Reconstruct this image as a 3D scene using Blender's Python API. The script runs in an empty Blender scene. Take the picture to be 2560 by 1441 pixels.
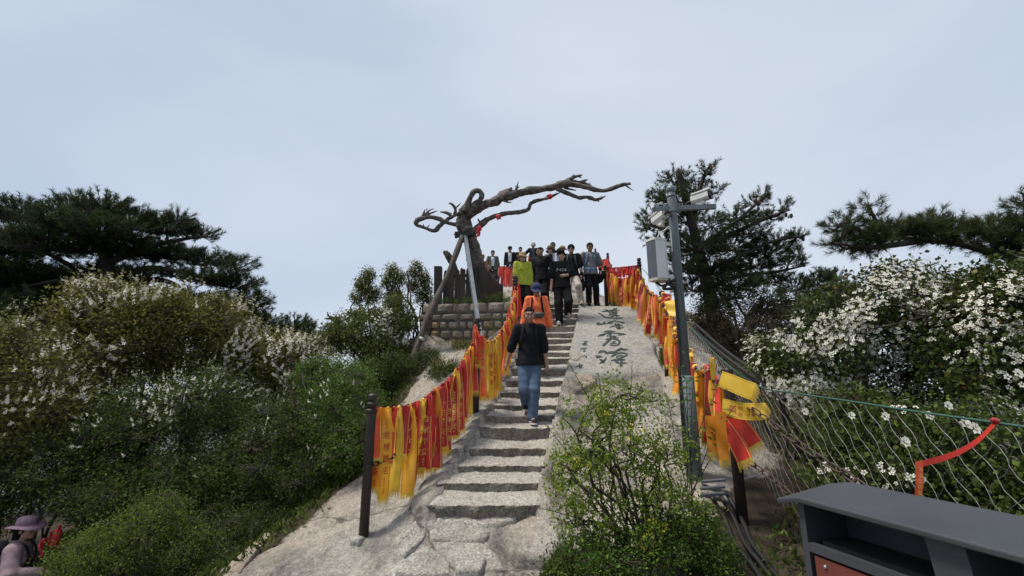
import bpy, bmesh, math, random
import numpy as np
from mathutils import Vector, Matrix, noise

R = math.radians
random.seed(7)
rng = np.random.default_rng(11)
scene = bpy.context.scene
COL = scene.collection

# ------------------------------------------------------------------ camera
FPX, TH, EYE = 1130.0, math.radians(12.5), 1.6          # focal length in photo pixels, upward pitch, eye height
cam_d = bpy.data.cameras.new("camera")
cam_d.sensor_fit = 'HORIZONTAL'; cam_d.sensor_width = 36.0
cam_d.lens = FPX * 36.0 / 2560.0
cam_d.clip_start = 0.05; cam_d.clip_end = 6000.0
cam = bpy.data.objects.new("camera", cam_d)
cam.location = (0, 0, EYE)
cam.rotation_euler = (math.pi / 2 + TH, 0, 0)
COL.objects.link(cam)
scene.camera = cam

# ------------------------------------------------------------------ world: high thin overcast
SUN_EL, SUN_AZ = R(66), R(-95)                             # azimuth from +Y (ahead), negative = to the left
world = bpy.data.worlds.new("World"); scene.world = world
world.use_nodes = True
wn = world.node_tree; wn.nodes.clear()
def wnode(t, **kw):
    n = wn.nodes.new(t)
    for k, v in kw.items(): setattr(n, k, v)
    return n
w_out = wnode('ShaderNodeOutputWorld')
sky = wnode('ShaderNodeTexSky', sky_type='NISHITA', sun_disc=False)
sky.sun_elevation = SUN_EL; sky.sun_rotation = SUN_AZ; sky.altitude = 2000; sky.dust_density = 3.0
bg_sky = wnode('ShaderNodeBackground'); bg_sky.inputs[1].default_value = 0.10
wn.links.new(sky.outputs[0], bg_sky.inputs[0])
tc = wnode('ShaderNodeTexCoord')
mp = wnode('ShaderNodeMapping'); mp.inputs['Scale'].default_value = (0.8, 0.9, 1.7); mp.inputs['Rotation'].default_value = (0.15, 0.35, 0.3)
wn.links.new(tc.outputs['Generated'], mp.inputs[0])
nz = wnode('ShaderNodeTexNoise'); nz.inputs['Scale'].default_value = 1.5; nz.inputs['Detail'].default_value = 4.0
nz.inputs['Roughness'].default_value = 0.46; nz.inputs['Distortion'].default_value = 0.5
wn.links.new(mp.outputs[0], nz.inputs['Vector'])
rmp = wnode('ShaderNodeValToRGB')
rmp.color_ramp.elements[0].position = 0.30; rmp.color_ramp.elements[0].color = (0.560, 0.655, 0.800, 1)
rmp.color_ramp.elements[1].position = 0.70; rmp.color_ramp.elements[1].color = (0.755, 0.825, 0.920, 1)
wn.links.new(nz.outputs[0], rmp.inputs[0])
bg_cl = wnode('ShaderNodeBackground'); bg_cl.inputs[1].default_value = 1.0
wn.links.new(rmp.outputs[0], bg_cl.inputs[0])
wmix = wnode('ShaderNodeMixShader'); wmix.inputs[0].default_value = 0.86
wn.links.new(bg_sky.outputs[0], wmix.inputs[1]); wn.links.new(bg_cl.outputs[0], wmix.inputs[2])
wn.links.new(wmix.outputs[0], w_out.inputs[0])

# ------------------------------------------------------------------ sun through thin cloud
sun_d = bpy.data.lights.new("sun", 'SUN'); sun_d.energy = 4.3; sun_d.angle = R(11); sun_d.color = (1.0, 0.93, 0.80)
sun = bpy.data.objects.new("sun", sun_d); COL.objects.link(sun)
_sd = Vector((math.sin(SUN_AZ) * math.cos(SUN_EL), math.cos(SUN_AZ) * math.cos(SUN_EL), math.sin(SUN_EL)))
sun.rotation_euler = _sd.to_track_quat('Z', 'Y').to_euler()
sun.location = (0, 0, 40)

scene.view_settings.view_transform = 'Standard'
scene.view_settings.look = 'None'
scene.view_settings.exposure = 0.0
scene.view_settings.gamma = 1.0
scene.view_settings.use_curve_mapping = False
scene.render.engine = 'CYCLES'
scene.cycles.max_bounces = 6; scene.cycles.diffuse_bounces = 3; scene.cycles.transparent_max_bounces = 6
scene.cycles.use_denoising = True

# ------------------------------------------------------------------ helpers
CT, ST = math.cos(TH), math.sin(TH)
def P(u, v, d):
    """world point that lies at forward depth d metres on the line of sight through photo pixel (u, v)"""
    a = (u - 1280.0) / FPX; b = -(v - 720.5) / FPX
    return Vector((a * d, d * (CT - b * ST), EYE + d * (b * CT + ST)))
def proj(p):
    y, z = p[1], p[2] - EYE
    d = y * CT + z * ST
    return 1280 + FPX * p[0] / d, 720.5 - FPX * (-y * ST + z * CT) / d, d

def worldloc(o):
    l = Vector((0, 0, 0))
    while o is not None:
        l += Vector(o.location); o = o.parent
    return l

def tag(o, label=None, cat=None, group=None, kind=None):
    if label: o['label'] = label
    if cat: o['category'] = cat
    if group: o['group'] = group
    if kind: o['kind'] = kind
    return o

def empty(name, loc, label=None, cat=None, group=None, kind=None):
    o = bpy.data.objects.new(name, None); COL.objects.link(o)
    o.location = loc; o.empty_display_size = 0.1
    return tag(o, label, cat, group, kind)

def obj_from_mesh(name, me, parent=None, loc=(0, 0, 0), rot=None, scale=None):
    o = bpy.data.objects.new(name, me); COL.objects.link(o)
    o.parent = parent; o.location = loc
    if rot is not None: o.rotation_euler = rot
    if scale is not None: o.scale = scale
    return o

def mesh_data(name, V, Fs, mats=None, smooth=False, mat_idx=None, tint=None):
    """V (n,3); Fs: array (m,k) or a list of index lists"""
    me = bpy.data.meshes.new(name)
    V = np.asarray(V, dtype=np.float32).reshape(-1, 3)
    if isinstance(Fs, np.ndarray) and Fs.ndim == 2:
        m, k = Fs.shape
        me.vertices.add(len(V)); me.vertices.foreach_set('co', V.ravel())
        me.loops.add(m * k); me.loops.foreach_set('vertex_index', Fs.astype(np.int32).ravel())
        me.polygons.add(m)
        me.polygons.foreach_set('loop_start', np.arange(0, m * k, k, dtype=np.int32))
        me.polygons.foreach_set('loop_total', np.full(m, k, dtype=np.int32))
        me.update(calc_edges=True)
    else:
        me.from_pydata([tuple(map(float, p)) for p in V], [], [list(map(int, f)) for f in Fs])
        me.update()
    if mats is not None:
        for mt in (mats if isinstance(mats, (list, tuple)) else [mats]): me.materials.append(mt)
    if mat_idx is not None: me.polygons.foreach_set('material_index', np.asarray(mat_idx, dtype=np.int32))
    if smooth: me.polygons.foreach_set('use_smooth', np.ones(len(me.polygons), dtype=bool))
    if tint is not None:
        at = me.attributes.new('tint', 'FLOAT', 'POINT'); at.data.foreach_set('value', np.asarray(tint, dtype=np.float32))
    return me

def mk(name, V, Fs, mats, parent=None, smooth=False, mat_idx=None, tint=None, origin=None):
    """mesh object from WORLD coordinates; under a parent the vertices are stored relative to it"""
    V = np.asarray(V, dtype=np.float64).reshape(-1, 3)
    base = worldloc(parent) if parent is not None else Vector((0, 0, 0))
    loc = Vector((0, 0, 0))
    if parent is None:
        loc = Vector(origin) if origin is not None else Vector((float(V[:, 0].mean()), float(V[:, 1].mean()), float(V[:, 2].min())))
        base = loc
    me = mesh_data(name, V - np.array(base), Fs, mats, smooth, mat_idx, tint)
    o = obj_from_mesh(name, me, parent, loc)
    return o

class MB:
    """collects primitive shapes (world coordinates) into one mesh"""
    def __init__(s): s.V = []; s.F = []; s.M = []; s.n = 0
    def add(s, V, F, m=0):
        V = np.asarray(V, dtype=float).reshape(-1, 3)
        s.V.append(V); s.F += [[i + s.n for i in f] for f in F]; s.M += [m] * len(F); s.n += len(V)
    def box(s, c, size, rot=None, m=0):
        h = np.array(size, float) / 2
        V = np.array([[x, y, z] for x in (-1, 1) for y in (-1, 1) for z in (-1, 1)], float) * h
        if rot is not None: V = V @ np.array(rot.to_matrix() if hasattr(rot, 'to_matrix') else rot).T
        s.add(V + np.array(c, float), [[0, 1, 3, 2], [4, 6, 7, 5], [0, 4, 5, 1], [2, 3, 7, 6], [0, 2, 6, 4], [1, 5, 7, 3]], m)
    def tube(s, pts, rad, n=8, m=0, cap=True, flat=1.0):
        V, F = tube_vf(pts, rad, n, cap, flat); s.add(V, F, m)
    def lathe(s, c, prof, n=16, m=0, rot=None):
        """prof: list of (radius, z)"""
        V = []
        for r, z in prof:
            for k in range(n):
                a = 2 * math.pi * k / n; V.append((r * math.cos(a), r * math.sin(a), z))
        F = []
        for i in range(len(prof) - 1):
            for k in range(n):
                k2 = (k + 1) % n; F.append([i * n + k, i * n + k2, (i + 1) * n + k2, (i + 1) * n + k])
        F.append(list(range(n))[::-1]); F.append([(len(prof) - 1) * n + k for k in range(n)])
        V = np.array(V)
        if rot is not None: V = V @ np.array(rot.to_matrix() if hasattr(rot, 'to_matrix') else rot).T
        s.add(V + np.array(c, float), F, m)
    def ellipsoid(s, c, r, n=12, rot=None, m=0):
        V = []; rings = max(4, n // 2)
        for i in range(rings + 1):
            t = math.pi * i / rings
            for k in range(n):
                a = 2 * math.pi * k / n
                V.append((r[0] * math.sin(t) * math.cos(a), r[1] * math.sin(t) * math.sin(a), r[2] * math.cos(t)))
        F = []
        for i in range(rings):
            for k in range(n):
                k2 = (k + 1) % n; F.append([i * n + k, (i + 1) * n + k, (i + 1) * n + k2, i * n + k2])
        V = np.array(V)
        if rot is not None: V = V @ np.array(rot.to_matrix() if hasattr(rot, 'to_matrix') else rot).T
        s.add(V + np.array(c, float), F, m)
    def build(s, name, mats, parent=None, smooth=False, origin=None):
        return mk(name, np.vstack(s.V), s.F, mats, parent, smooth, s.M if isinstance(mats, (list, tuple)) else None, None, origin)

def frames(pts):
    pts = np.asarray(pts, float)
    T = np.gradient(pts, axis=0) if len(pts) > 2 else np.repeat((pts[1:] - pts[:1]), 2, axis=0)
    T /= np.linalg.norm(T, axis=1)[:, None] + 1e-12
    ref = np.array([0, 0, 1.0]) if abs(T[0][2]) < 0.9 else np.array([1.0, 0, 0])
    A = []; B = []
    a = np.cross(ref, T[0]); a /= np.linalg.norm(a)
    for t in T:
        a = a - t * np.dot(a, t); a /= np.linalg.norm(a) + 1e-12
        A.append(a); B.append(np.cross(t, a))
    return pts, T, np.array(A), np.array(B)

def tube_vf(pts, rad, n=8, cap=True, flat=1.0):
    pts, T, A, B = frames(pts)
    rad = np.broadcast_to(np.asarray(rad, float), (len(pts),))
    ang = 2 * math.pi * np.arange(n) / n
    V = (pts[:, None, :] + rad[:, None, None] * (np.cos(ang)[None, :, None] * A[:, None, :] + flat * np.sin(ang)[None, :, None] * B[:, None, :])).reshape(-1, 3)
    F = []
    for i in range(len(pts) - 1):
        for k in range(n):
            k2 = (k + 1) % n
            F.append([i * n + k, i * n + k2, (i + 1) * n + k2, (i + 1) * n + k])
    if cap:
        F.append(list(range(n))[::-1]); F.append([(len(pts) - 1) * n + k for k in range(n)])
    return V, F

def spline(pts, n):
    """Catmull-Rom through pts, n samples"""
    p = np.asarray([list(q) for q in pts], float)
    p = np.vstack([2 * p[0] - p[1], p, 2 * p[-1] - p[-2]])
    m = len(p) - 3
    out = []
    for t in np.linspace(0, m - 1e-6, n):
        i = int(t); f = t - i
        a, b, c, d = p[i:i + 4]
        out.append(0.5 * ((2 * b) + (-a + c) * f + (2 * a - 5 * b + 4 * c - d) * f * f + (-a + 3 * b - 3 * c + d) * f ** 3))
    return np.array(out)

def fnoise(V, scale, seed=0.0, octaves=3):
    out = np.empty(len(V))
    for i, p in enumerate(V):
        out[i] = noise.fractal((p[0] * scale + seed, p[1] * scale - seed * 0.7, p[2] * scale + seed * 1.3), 1.0, 2.0, octaves)
    return out

# ------------------------------------------------------------------ materials
def new_mat(name):
    m = bpy.data.materials.new(name); m.use_nodes = True
    nt = m.node_tree
    return m, nt, nt.nodes['Principled BSDF'], nt.nodes['Material Output']

def simple(name, c1, c2=None, scale=8.0, rough=0.7, bump=0.0, bscale=None, metal=0.0, detail=4.0, sheen=0.0, stretch=None, spec=0.5):
    m, nt, b, out = new_mat(name)
    b.inputs['Roughness'].default_value = rough; b.inputs['Metallic'].default_value = metal
    b.inputs['Specular IOR Level'].default_value = spec
    if sheen: b.inputs['Sheen Weight'].default_value = sheen
    c2 = c2 or tuple(x * 0.75 for x in c1)
    t = nt.nodes.new('ShaderNodeTexCoord'); mpn = nt.nodes.new('ShaderNodeMapping')
    if stretch: mpn.inputs['Scale'].default_value = stretch
    nt.links.new(t.outputs['Object'], mpn.inputs[0])
    n = nt.nodes.new('ShaderNodeTexNoise'); n.inputs['Scale'].default_value = scale; n.inputs['Detail'].default_value = detail
    nt.links.new(mpn.outputs[0], n.inputs['Vector'])
    r = nt.nodes.new('ShaderNodeValToRGB')
    r.color_ramp.elements[0].position = 0.3; r.color_ramp.elements[0].color = (*c2, 1)
    r.color_ramp.elements[1].position = 0.7; r.color_ramp.elements[1].color = (*c1, 1)
    nt.links.new(n.outputs[0], r.inputs[0]); nt.links.new(r.outputs[0], b.inputs['Base Color'])
    if bump:
        n2 = nt.nodes.new('ShaderNodeTexNoise'); n2.inputs['Scale'].default_value = bscale or scale * 3; n2.inputs['Detail'].default_value = 5
        nt.links.new(mpn.outputs[0], n2.inputs['Vector'])
        bp = nt.nodes.new('ShaderNodeBump'); bp.inputs['Strength'].default_value = bump; bp.inputs['Distance'].default_value = 0.02
        nt.links.new(n2.outputs[0], bp.inputs['Height']); nt.links.new(bp.outputs[0], b.inputs['Normal'])
    return m

def leafy(name, dark, light, transl=0.35, rough=0.55, extra=None):
    """leaf / petal / cloth material: colour from the per-piece 'tint', partly translucent"""
    m, nt, b, out = new_mat(name)
    at = nt.nodes.new('ShaderNodeAttribute'); at.attribute_name = 'tint'
    r = nt.nodes.new('ShaderNodeValToRGB')
    r.color_ramp.elements[0].color = (*dark, 1); r.color_ramp.elements[1].color = (*light, 1)
    if extra:
        for pos, c in extra:
            e = r.color_ramp.elements.new(pos); e.color = (*c, 1)
    nt.links.new(at.outputs['Fac'], r.inputs[0])
    nt.links.new(r.outputs[0], b.inputs['Base Color'])
    b.inputs['Roughness'].default_value = rough; b.inputs['Specular IOR Level'].default_value = 0.10
    tr = nt.nodes.new('ShaderNodeBsdfTranslucent'); nt.links.new(r.outputs[0], tr.inputs[0])
    mx = nt.nodes.new('ShaderNodeMixShader'); mx.inputs[0].default_value = transl
    nt.links.new(b.outputs[0], mx.inputs[1]); nt.links.new(tr.outputs[0], mx.inputs[2])
    nt.links.new(mx.outputs[0], out.inputs['Surface'])
    return m

def rock_mat(name, pale, tan, dark, stain=0.5, tan_amt=0.5, speck=0.6, bump=0.6, streak=True, lichen=0.0, soil=False):
    m, nt, b, out = new_mat(name)
    L = nt.links.new
    g = nt.nodes.new('ShaderNodeNewGeometry')
    def nz_(scale, detail=6, rough=0.6, vec=None, stretch=None, rot=None):
        mpn = nt.nodes.new('ShaderNodeMapping')
        if stretch: mpn.inputs['Scale'].default_value = stretch
        if rot: mpn.inputs['Rotation'].default_value = rot
        L(g.outputs['Position'], mpn.inputs[0])
        n = nt.nodes.new('ShaderNodeTexNoise'); n.inputs['Scale'].default_value = scale
        n.inputs['Detail'].default_value = detail; n.inputs['Roughness'].default_value = rough
        L(mpn.outputs[0], n.inputs['Vector']); return n
    def ramp(src, p0, p1, c0=(0, 0, 0, 1), c1=(1, 1, 1, 1)):
        r = nt.nodes.new('ShaderNodeValToRGB')
        r.color_ramp.elements[0].position = p0; r.color_ramp.elements[0].color = c0
        r.color_ramp.elements[1].position = p1; r.color_ramp.elements[1].color = c1
        L(src, r.inputs[0]); return r
    def mix(fac, a, bcol, typ='MIX'):
        x = nt.nodes.new('ShaderNodeMix'); x.data_type = 'RGBA'; x.blend_type = typ
        if hasattr(fac, 'is_output'): L(fac, x.inputs[0])
        else: x.inputs[0].default_value = fac
        for s_, i in ((a, 6), (bcol, 7)):
            if hasattr(s_, 'is_output'): L(s_, x.inputs[i])
            else: x.inputs[i].default_value = (*s_, 1)
        return x.outputs[2]
    st = (1.0, 0.45, 0.8) if streak else None
    big = ramp(nz_(0.9, 6, 0.62, stretch=st, rot=(0, 0, R(-25))).outputs[0], 0.42, 0.62)
    c = mix(big.outputs[0], pale, tan)
    if tan_amt < 1: c = mix(1 - tan_amt, c, pale)
    dk = ramp(nz_(1.7, 9, 0.72, stretch=(1.0, 0.35, 1.0) if streak else None, rot=(0, 0, R(-30))).outputs[0], 0.53 - 0.1 * stain, 0.66)
    mth = nt.nodes.new('ShaderNodeMath'); mth.operation = 'MULTIPLY'; mth.inputs[1].default_value = min(1, stain * 1.5)
    L(dk.outputs[0], mth.inputs[0])
    c = mix(mth.outputs[0], c, dark)
    sp = ramp(nz_(48, 4, 0.75).outputs[0], 0.38, 0.64, (0.38, 0.37, 0.36, 1), (1.25, 1.24, 1.22, 1))
    c = mix(speck, c, sp.outputs[0], 'MULTIPLY')
    sp2 = ramp(nz_(16, 6, 0.75).outputs[0], 0.35, 0.65, (0.62, 0.61, 0.60, 1), (1.15, 1.15, 1.15, 1))
    c = mix(0.8, c, sp2.outputs[0], 'MULTIPLY')
    if lichen:
        li = ramp(nz_(5, 5, 0.7).outputs[0], 0.60, 0.68)
        c = mix(li.outputs[0], c, (0.22, 0.22, 0.17))
    if soil:                                           # dirt-filled joints in the bedrock
        dn = nz_(1.3, 5, 0.6); vm = nt.nodes.new('ShaderNodeVectorMath'); vm.operation = 'MULTIPLY_ADD'; vm.inputs[1].default_value = (0.9, 0.9, 0.9)
        L(dn.outputs['Color'], vm.inputs[0]); L(g.outputs['Position'], vm.inputs[2])
        vo = nt.nodes.new('ShaderNodeTexVoronoi'); vo.feature = 'DISTANCE_TO_EDGE'; vo.inputs['Scale'].default_value = 0.62; L(vm.outputs[0], vo.inputs['Vector'])
        cr = ramp(vo.outputs['Distance'], 0.004, 0.016, (0.75, 0.75, 0.75, 1), (0, 0, 0, 1)); c = mix(cr.outputs[0], c, (0.07, 0.06, 0.05))
    if soil:                                           # earth and litter where the 'tint' mask says so, with a ragged edge
        at = nt.nodes.new('ShaderNodeAttribute'); at.attribute_name = 'tint'
        en = nz_(3.5, 7, 0.7)
        ad = nt.nodes.new('ShaderNodeMath'); ad.operation = 'MULTIPLY_ADD'; ad.inputs[1].default_value = 0.9; L(en.outputs[0], ad.inputs[0])
        sb = nt.nodes.new('ShaderNodeMath'); sb.operation = 'SUBTRACT'; sb.inputs[1].default_value = 0.45; L(at.outputs['Fac'], sb.inputs[0]); L(sb.outputs[0], ad.inputs[2])
        sr = ramp(ad.outputs[0], 0.44, 0.56)
        sc = ramp(nz_(6, 6, 0.7).outputs[0], 0.35, 0.65, (0.022, 0.018, 0.012, 1), (0.062, 0.047, 0.033, 1))
        c = mix(sr.outputs[0], c, sc.outputs[0])
    L(c, b.inputs['Base Color']); b.inputs['Roughness'].default_value = 0.9; b.inputs['Specular IOR Level'].default_value = 0.2
    bp = nt.nodes.new('ShaderNodeBump'); bp.inputs['Strength'].default_value = bump; bp.inputs['Distance'].default_value = 0.06
    b1 = nz_(22, 8, 0.7); L(b1.outputs[0], bp.inputs['Height']); L(bp.outputs[0], b.inputs['Normal'])
    return m

M = {}
M['rock'] = rock_mat('granite_bedrock', (0.43, 0.405, 0.375), (0.36, 0.27, 0.20), (0.085, 0.083, 0.085), stain=0.75, tan_amt=0.75, lichen=0.3)
M['ground'] = rock_mat('granite_and_soil', (0.42, 0.397, 0.365), (0.36, 0.295, 0.232), (0.085, 0.083, 0.086), stain=0.85, tan_amt=0.6, lichen=0.3, soil=True)
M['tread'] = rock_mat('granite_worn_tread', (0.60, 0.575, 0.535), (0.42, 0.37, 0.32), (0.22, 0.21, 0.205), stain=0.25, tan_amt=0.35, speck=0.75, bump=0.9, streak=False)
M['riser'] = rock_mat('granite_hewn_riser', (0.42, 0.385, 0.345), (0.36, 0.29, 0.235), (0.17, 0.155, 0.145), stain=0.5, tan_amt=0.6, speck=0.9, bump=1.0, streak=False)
M['slab'] = rock_mat('granite_dressed_slab', (0.385, 0.375, 0.355), (0.37, 0.345, 0.315), (0.21, 0.205, 0.21), stain=0.45, tan_amt=0.25, speck=0.8, bump=0.35, streak=False)
M['soil'] = simple('dark_forest_soil', (0.055, 0.042, 0.030), (0.022, 0.018, 0.013), 3.0, 0.95, 0.6, 9)
# ================================================================== stairs profile and terrain
# risers read off the photograph: (v of riser top, v of riser bottom); each lies 0.36 m beyond the one before
RIS = [(1262, 1294), (1208, 1224), (1165, 1179), (1121, 1137), (1069, 1097), (1040, 1055), (1013, 1024), (981, 994), (952, 965),
       (922, 938), (896, 911), (881, 892), (864, 875), (848, 859), (833, 844), (816, 829), (799, 812), (785, 796), (772, 782), (761, 769)]
ULv = [1300, 1262, 1208, 1165, 1121, 1069, 1040, 1013, 981, 952, 922, 896, 864, 816, 755]
ULu = [1073, 1082, 1112, 1140, 1174, 1195, 1214, 1232, 1248, 1264, 1278, 1288, 1300, 1318, 1340]
URv = [1300, 1208, 1165, 1121, 1069, 1013, 952, 922, 864, 816, 755]
URu = [1335, 1352, 1362, 1373, 1384, 1396, 1410, 1420, 1432, 1442, 1452]
def u_left(v): return float(np.interp(-v, [-x for x in ULv], ULu))
def u_right(v): return float(np.interp(-v, [-x for x in URv], URu))
NR = len(RIS)
RD = [4.6 + 0.36 * k for k in range(NR)]
S_TL = [P(u_left(t), t, d) for (t, b), d in zip(RIS, RD)]        # riser top, left / right ends
S_TR = [P(u_right(t), t, d) for (t, b), d in zip(RIS, RD)]
S_BL = [P(u_left(t), b, d) for (t, b), d in zip(RIS, RD)]
S_BR = [P(u_right(t), b, d) for (t, b), d in zip(RIS, RD)]
ys = np.array([0.5 * (a.y + b.y) for a, b in zip(S_TL, S_BL)])
zt = np.array([0.5 * (a.z + b.z) for a, b in zip(S_TL, S_TR)])
zb = np.array([0.5 * (a.z + b.z) for a, b in zip(S_BL, S_BR)])
xl = np.array([a.x for a in S_TL]); xr = np.array([a.x for a in S_TR])

# dressed slab with the inscription, right of the stairs: a plane, so 1/d is linear over the photo
_c = np.array([[1449, 770, 11.25], [1592, 772, 11.25], [1411, 950, 7.55], [1662, 942, 7.75]])
_A = np.column_stack([np.ones(4), _c[:, 0], _c[:, 1]])
_pl, *_ = np.linalg.lstsq(_A, 1 / _c[:, 2], rcond=None)
def slab_pt(u, v): return P(u, v, 1.0 / (_pl[0] + _pl[1] * u + _pl[2] * v))
SLAB = [slab_pt(*q) for q in ((1449, 770), (1592, 772), (1664, 943), (1411, 950))]

CP = []
def cp(u, v, d): CP.append(tuple(P(u, v, d)))
def cw(x, y, z): CP.append((x, y, z))
for k in range(0, NR, 2):                                        # both banks of the stairs, flush with the nosings
    CP.append((xl[k] - 0.05, ys[k], zt[k] + 0.03)); CP.append((xr[k] + 0.06, ys[k], zt[k] + 0.04))
for s_ in (0.08, 0.5, 0.92):                                      # under the slab
    for t_ in (0.05, 0.5, 0.95):
        a = SLAB[0].lerp(SLAB[1], s_); b = SLAB[3].lerp(SLAB[2], s_); p = a.lerp(b, t_)
        CP.append((p.x, p.y, p.z - 0.03))
# left bank and flank
cp(600, 1425, 4.0); cp(905, 1340, 4.55); cp(760, 1345, 4.6); cp(1010, 1260, 5.0); cp(1000, 1330, 4.5); cp(860, 1230, 5.5)
cp(960, 1130, 6.4); cp(1060, 1130, 6.0); cp(1150, 1000, 6.9); cp(1010, 985, 8.0); cp(1130, 885, 9.3); cp(1220, 900, 8.4)
cp(1200, 850, 9.8); cp(1040, 852, 9.8); cp(1262, 800, 10.0)
cp(1280, 716, 14.0); cp(1265, 706, 17.0); cp(1400, 735, 15.0); cp(1300, 712, 22.0); cp(1275, 716, 30.0); cp(1480, 725, 20.0)
cw(-3.4, 6.0, -0.35); cw(-4.8, 4.9, -1.35); cw(-3.2, 3.4, -0.7); cw(-3.0, 8.5, 0.5); cw(-4.0, 11, 1.3); cw(-7, 8, -1.3); cw(-9, 14, -0.8)
cw(-3.6, 14, 2.2); cw(-6, 20, 1.5); cw(-5, 28, 4.0); cw(-14, 10, -2.0); cw(-14, 20, -1.5); cw(-5.5, 2, -1.6); cw(-9, 3, -2.6)
cw(-1.0, 3.3, 0.02); cw(0.6, 3.4, 0.05); cw(0, 0, 0); cw(-1.5, 0, -0.05); cw(1.6, 0, 0.02); cw(0, -4, -0.2); cw(3, -3, -0.1); cw(-4, -3, -0.8)
# landing below the lowest step
cp(1090, 1302, 4.56); cp(1200, 1302, 4.56); cp(1325, 1302, 4.56); cp(1200, 1370, 4.25); cp(1180, 1440, 3.95); cp(1300, 1440, 3.95)
# right of the stairs
cp(1390, 1400, 4.15); cp(1450, 1250, 4.9); cp(1560, 1300, 4.2); cp(1560, 1080, 6.0); cp(1420, 1090, 6.0); cp(1735, 1185, 4.7)
cp(1640, 1010, 6.8); cp(1820, 1255, 4.35); cp(1700, 960, 7.2); cp(1880, 1080, 6.2); cp(1660, 925, 7.8); cp(1620, 830, 9.6); cp(1600, 776, 11.2)
cp(1512, 765, 12.2); cp(1760, 790, 12.0); cp(1850, 900, 9.0)
cw(1.6, 2.6, 0.10); cw(1.4, 1.4, 0.08); cw(2.6, 2.0, 0.0); cw(3.4, 3.4, 0.15); cw(4.6, 5.0, 0.5); cw(6.5, 7.0, 1.0); cw(8, 11, 1.6); cw(6, 14, 3.0)
cw(7, 4, -0.2); cw(12, 8, -1.0); cw(5, 20, 4.2); cw(14, 18, 0.5); cw(8, 0, -1.2); cw(6, 30, 5.0)
# beyond
cw(0, 40, 6.0); cw(-8, 42, 6); cw(9, 42, 6); cw(0, 70, 2); cw(-30, 30, -12); cw(30, 30, -12); cw(-45, 0, -24); cw(45, 0, -22); cw(-40, 70, -22)
cw(40, 70, -22); cw(0, 95, -12); cw(0, -25, -8); cw(-30, -25, -18); cw(30, -25, -18)
CP = np.array(CP)
_n = len(CP)
def _phi(r2): return 0.5 * r2 * np.log(r2 + 1e-9)
_D2 = ((CP[:, None, :2] - CP[None, :, :2]) ** 2).sum(-1)
_K = np.zeros((_n + 3, _n + 3)); _K[:_n, :_n] = _phi(_D2) + 0.004 * np.eye(_n)
_Q = np.column_stack([np.ones(_n), CP[:, :2]]); _K[:_n, _n:] = _Q; _K[_n:, :_n] = _Q.T
_W = np.linalg.solve(_K, np.concatenate([CP[:, 2], np.zeros(3)]))
def Hraw(x, y):
    x = np.atleast_1d(np.asarray(x, float)); y = np.atleast_1d(np.asarray(y, float))
    d2 = (x[:, None] - CP[None, :, 0]) ** 2 + (y[:, None] - CP[None, :, 1]) ** 2
    return _phi(d2) @ _W[:_n] + _W[_n] + _W[_n + 1] * x + _W[_n + 2] * y
def Hn(x, y):
    """height with relief"""
    h = Hraw(x, y)
    out = np.empty(len(h))
    for i in range(len(h)):
        p = (float(np.atleast_1d(x)[i]), float(np.atleast_1d(y)[i]), 0.0)
        n1 = noise.fractal((p[0] * 0.8, p[1] * 0.55 + 4.0, 0.3), 1.0, 2.0, 4)
        n2 = noise.fractal((p[0] * 4.2 + 9.0, p[1] * 2.6, 1.7), 1.0, 2.0, 4)
        rid = 1.0 - abs(noise.noise((p[0] * 0.9 - p[1] * 0.55, p[0] * 0.35 + p[1] * 0.4, 5.0)))
        out[i] = h[i] + 0.045 * n1 + 0.028 * n2 - 0.06 * max(0.0, rid - 0.93) / 0.07
    return out
def H(x, y): return float(Hn([x], [y])[0])
def hit(u, v, d0=1.5, d1=60.0):
    """where the line of sight through a photo pixel meets the ground"""
    ds = np.concatenate([np.arange(d0, 16, 0.08), np.arange(16, d1, 0.5)])
    a = (u - 1280.0) / FPX; b = -(v - 720.5) / FPX
    X = a * ds; Y = ds * (CT - b * ST); Z = EYE + ds * (b * CT + ST)
    below = np.nonzero(Z < Hraw(X, Y))[0]
    i = int(below[0]) if len(below) else len(ds) - 1
    return Vector((X[i], Y[i], Z[i]))

def stair_z(y): return float(np.interp(y, ys, zt))

def seg(a, b, n): return np.linspace(a, b, n, endpoint=False)
gx = np.concatenate([seg(-60, -16, 22), seg(-16, -5, 34), seg(-5, -2.6, 24), seg(-2.6, 3.6, 124), seg(3.6, 7, 28), seg(7, 18, 30), np.linspace(18, 60, 21)])
gy = np.concatenate([seg(-25, 0, 16), seg(0, 3.2, 14), seg(3.2, 7.5, 96), seg(7.5, 13, 90), seg(13, 20, 36), seg(20, 40, 40), np.linspace(40, 95, 26)])
GX, GY = np.meshgrid(gx, gy)
fx, fy = GX.ravel(), GY.ravel()
fz = Hn(fx, fy)
# cut the stair trench and the bed under the slab
lx = np.interp(fy, ys, xl); rx = np.interp(fy, ys, xr); sz = np.interp(fy, ys, np.minimum(zt, zb + 0.02))
ins = (fy > ys[0] - 0.02) & (fy < ys[-1] + 0.2) & (fx > lx + 0.02) & (fx < rx - 0.02)
fz = np.where(ins, np.minimum(fz, sz - 0.20), fz)
fr = (fy > ys[0] - 0.28) & (fy <= ys[0] - 0.02) & (fx > lx - 0.05) & (fx < rx + 0.05)
fz = np.where(fr, np.minimum(fz, zb[0] - 0.01 - 0.10 * (ys[0] - fy)), fz)
nxg = len(gx)
I = np.arange(len(fx)).reshape(GX.shape)
Fq = np.column_stack([I[:-1, :-1].ravel(), I[:-1, 1:].ravel(), I[1:, 1:].ravel(), I[1:, :-1].ravel()])
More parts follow.
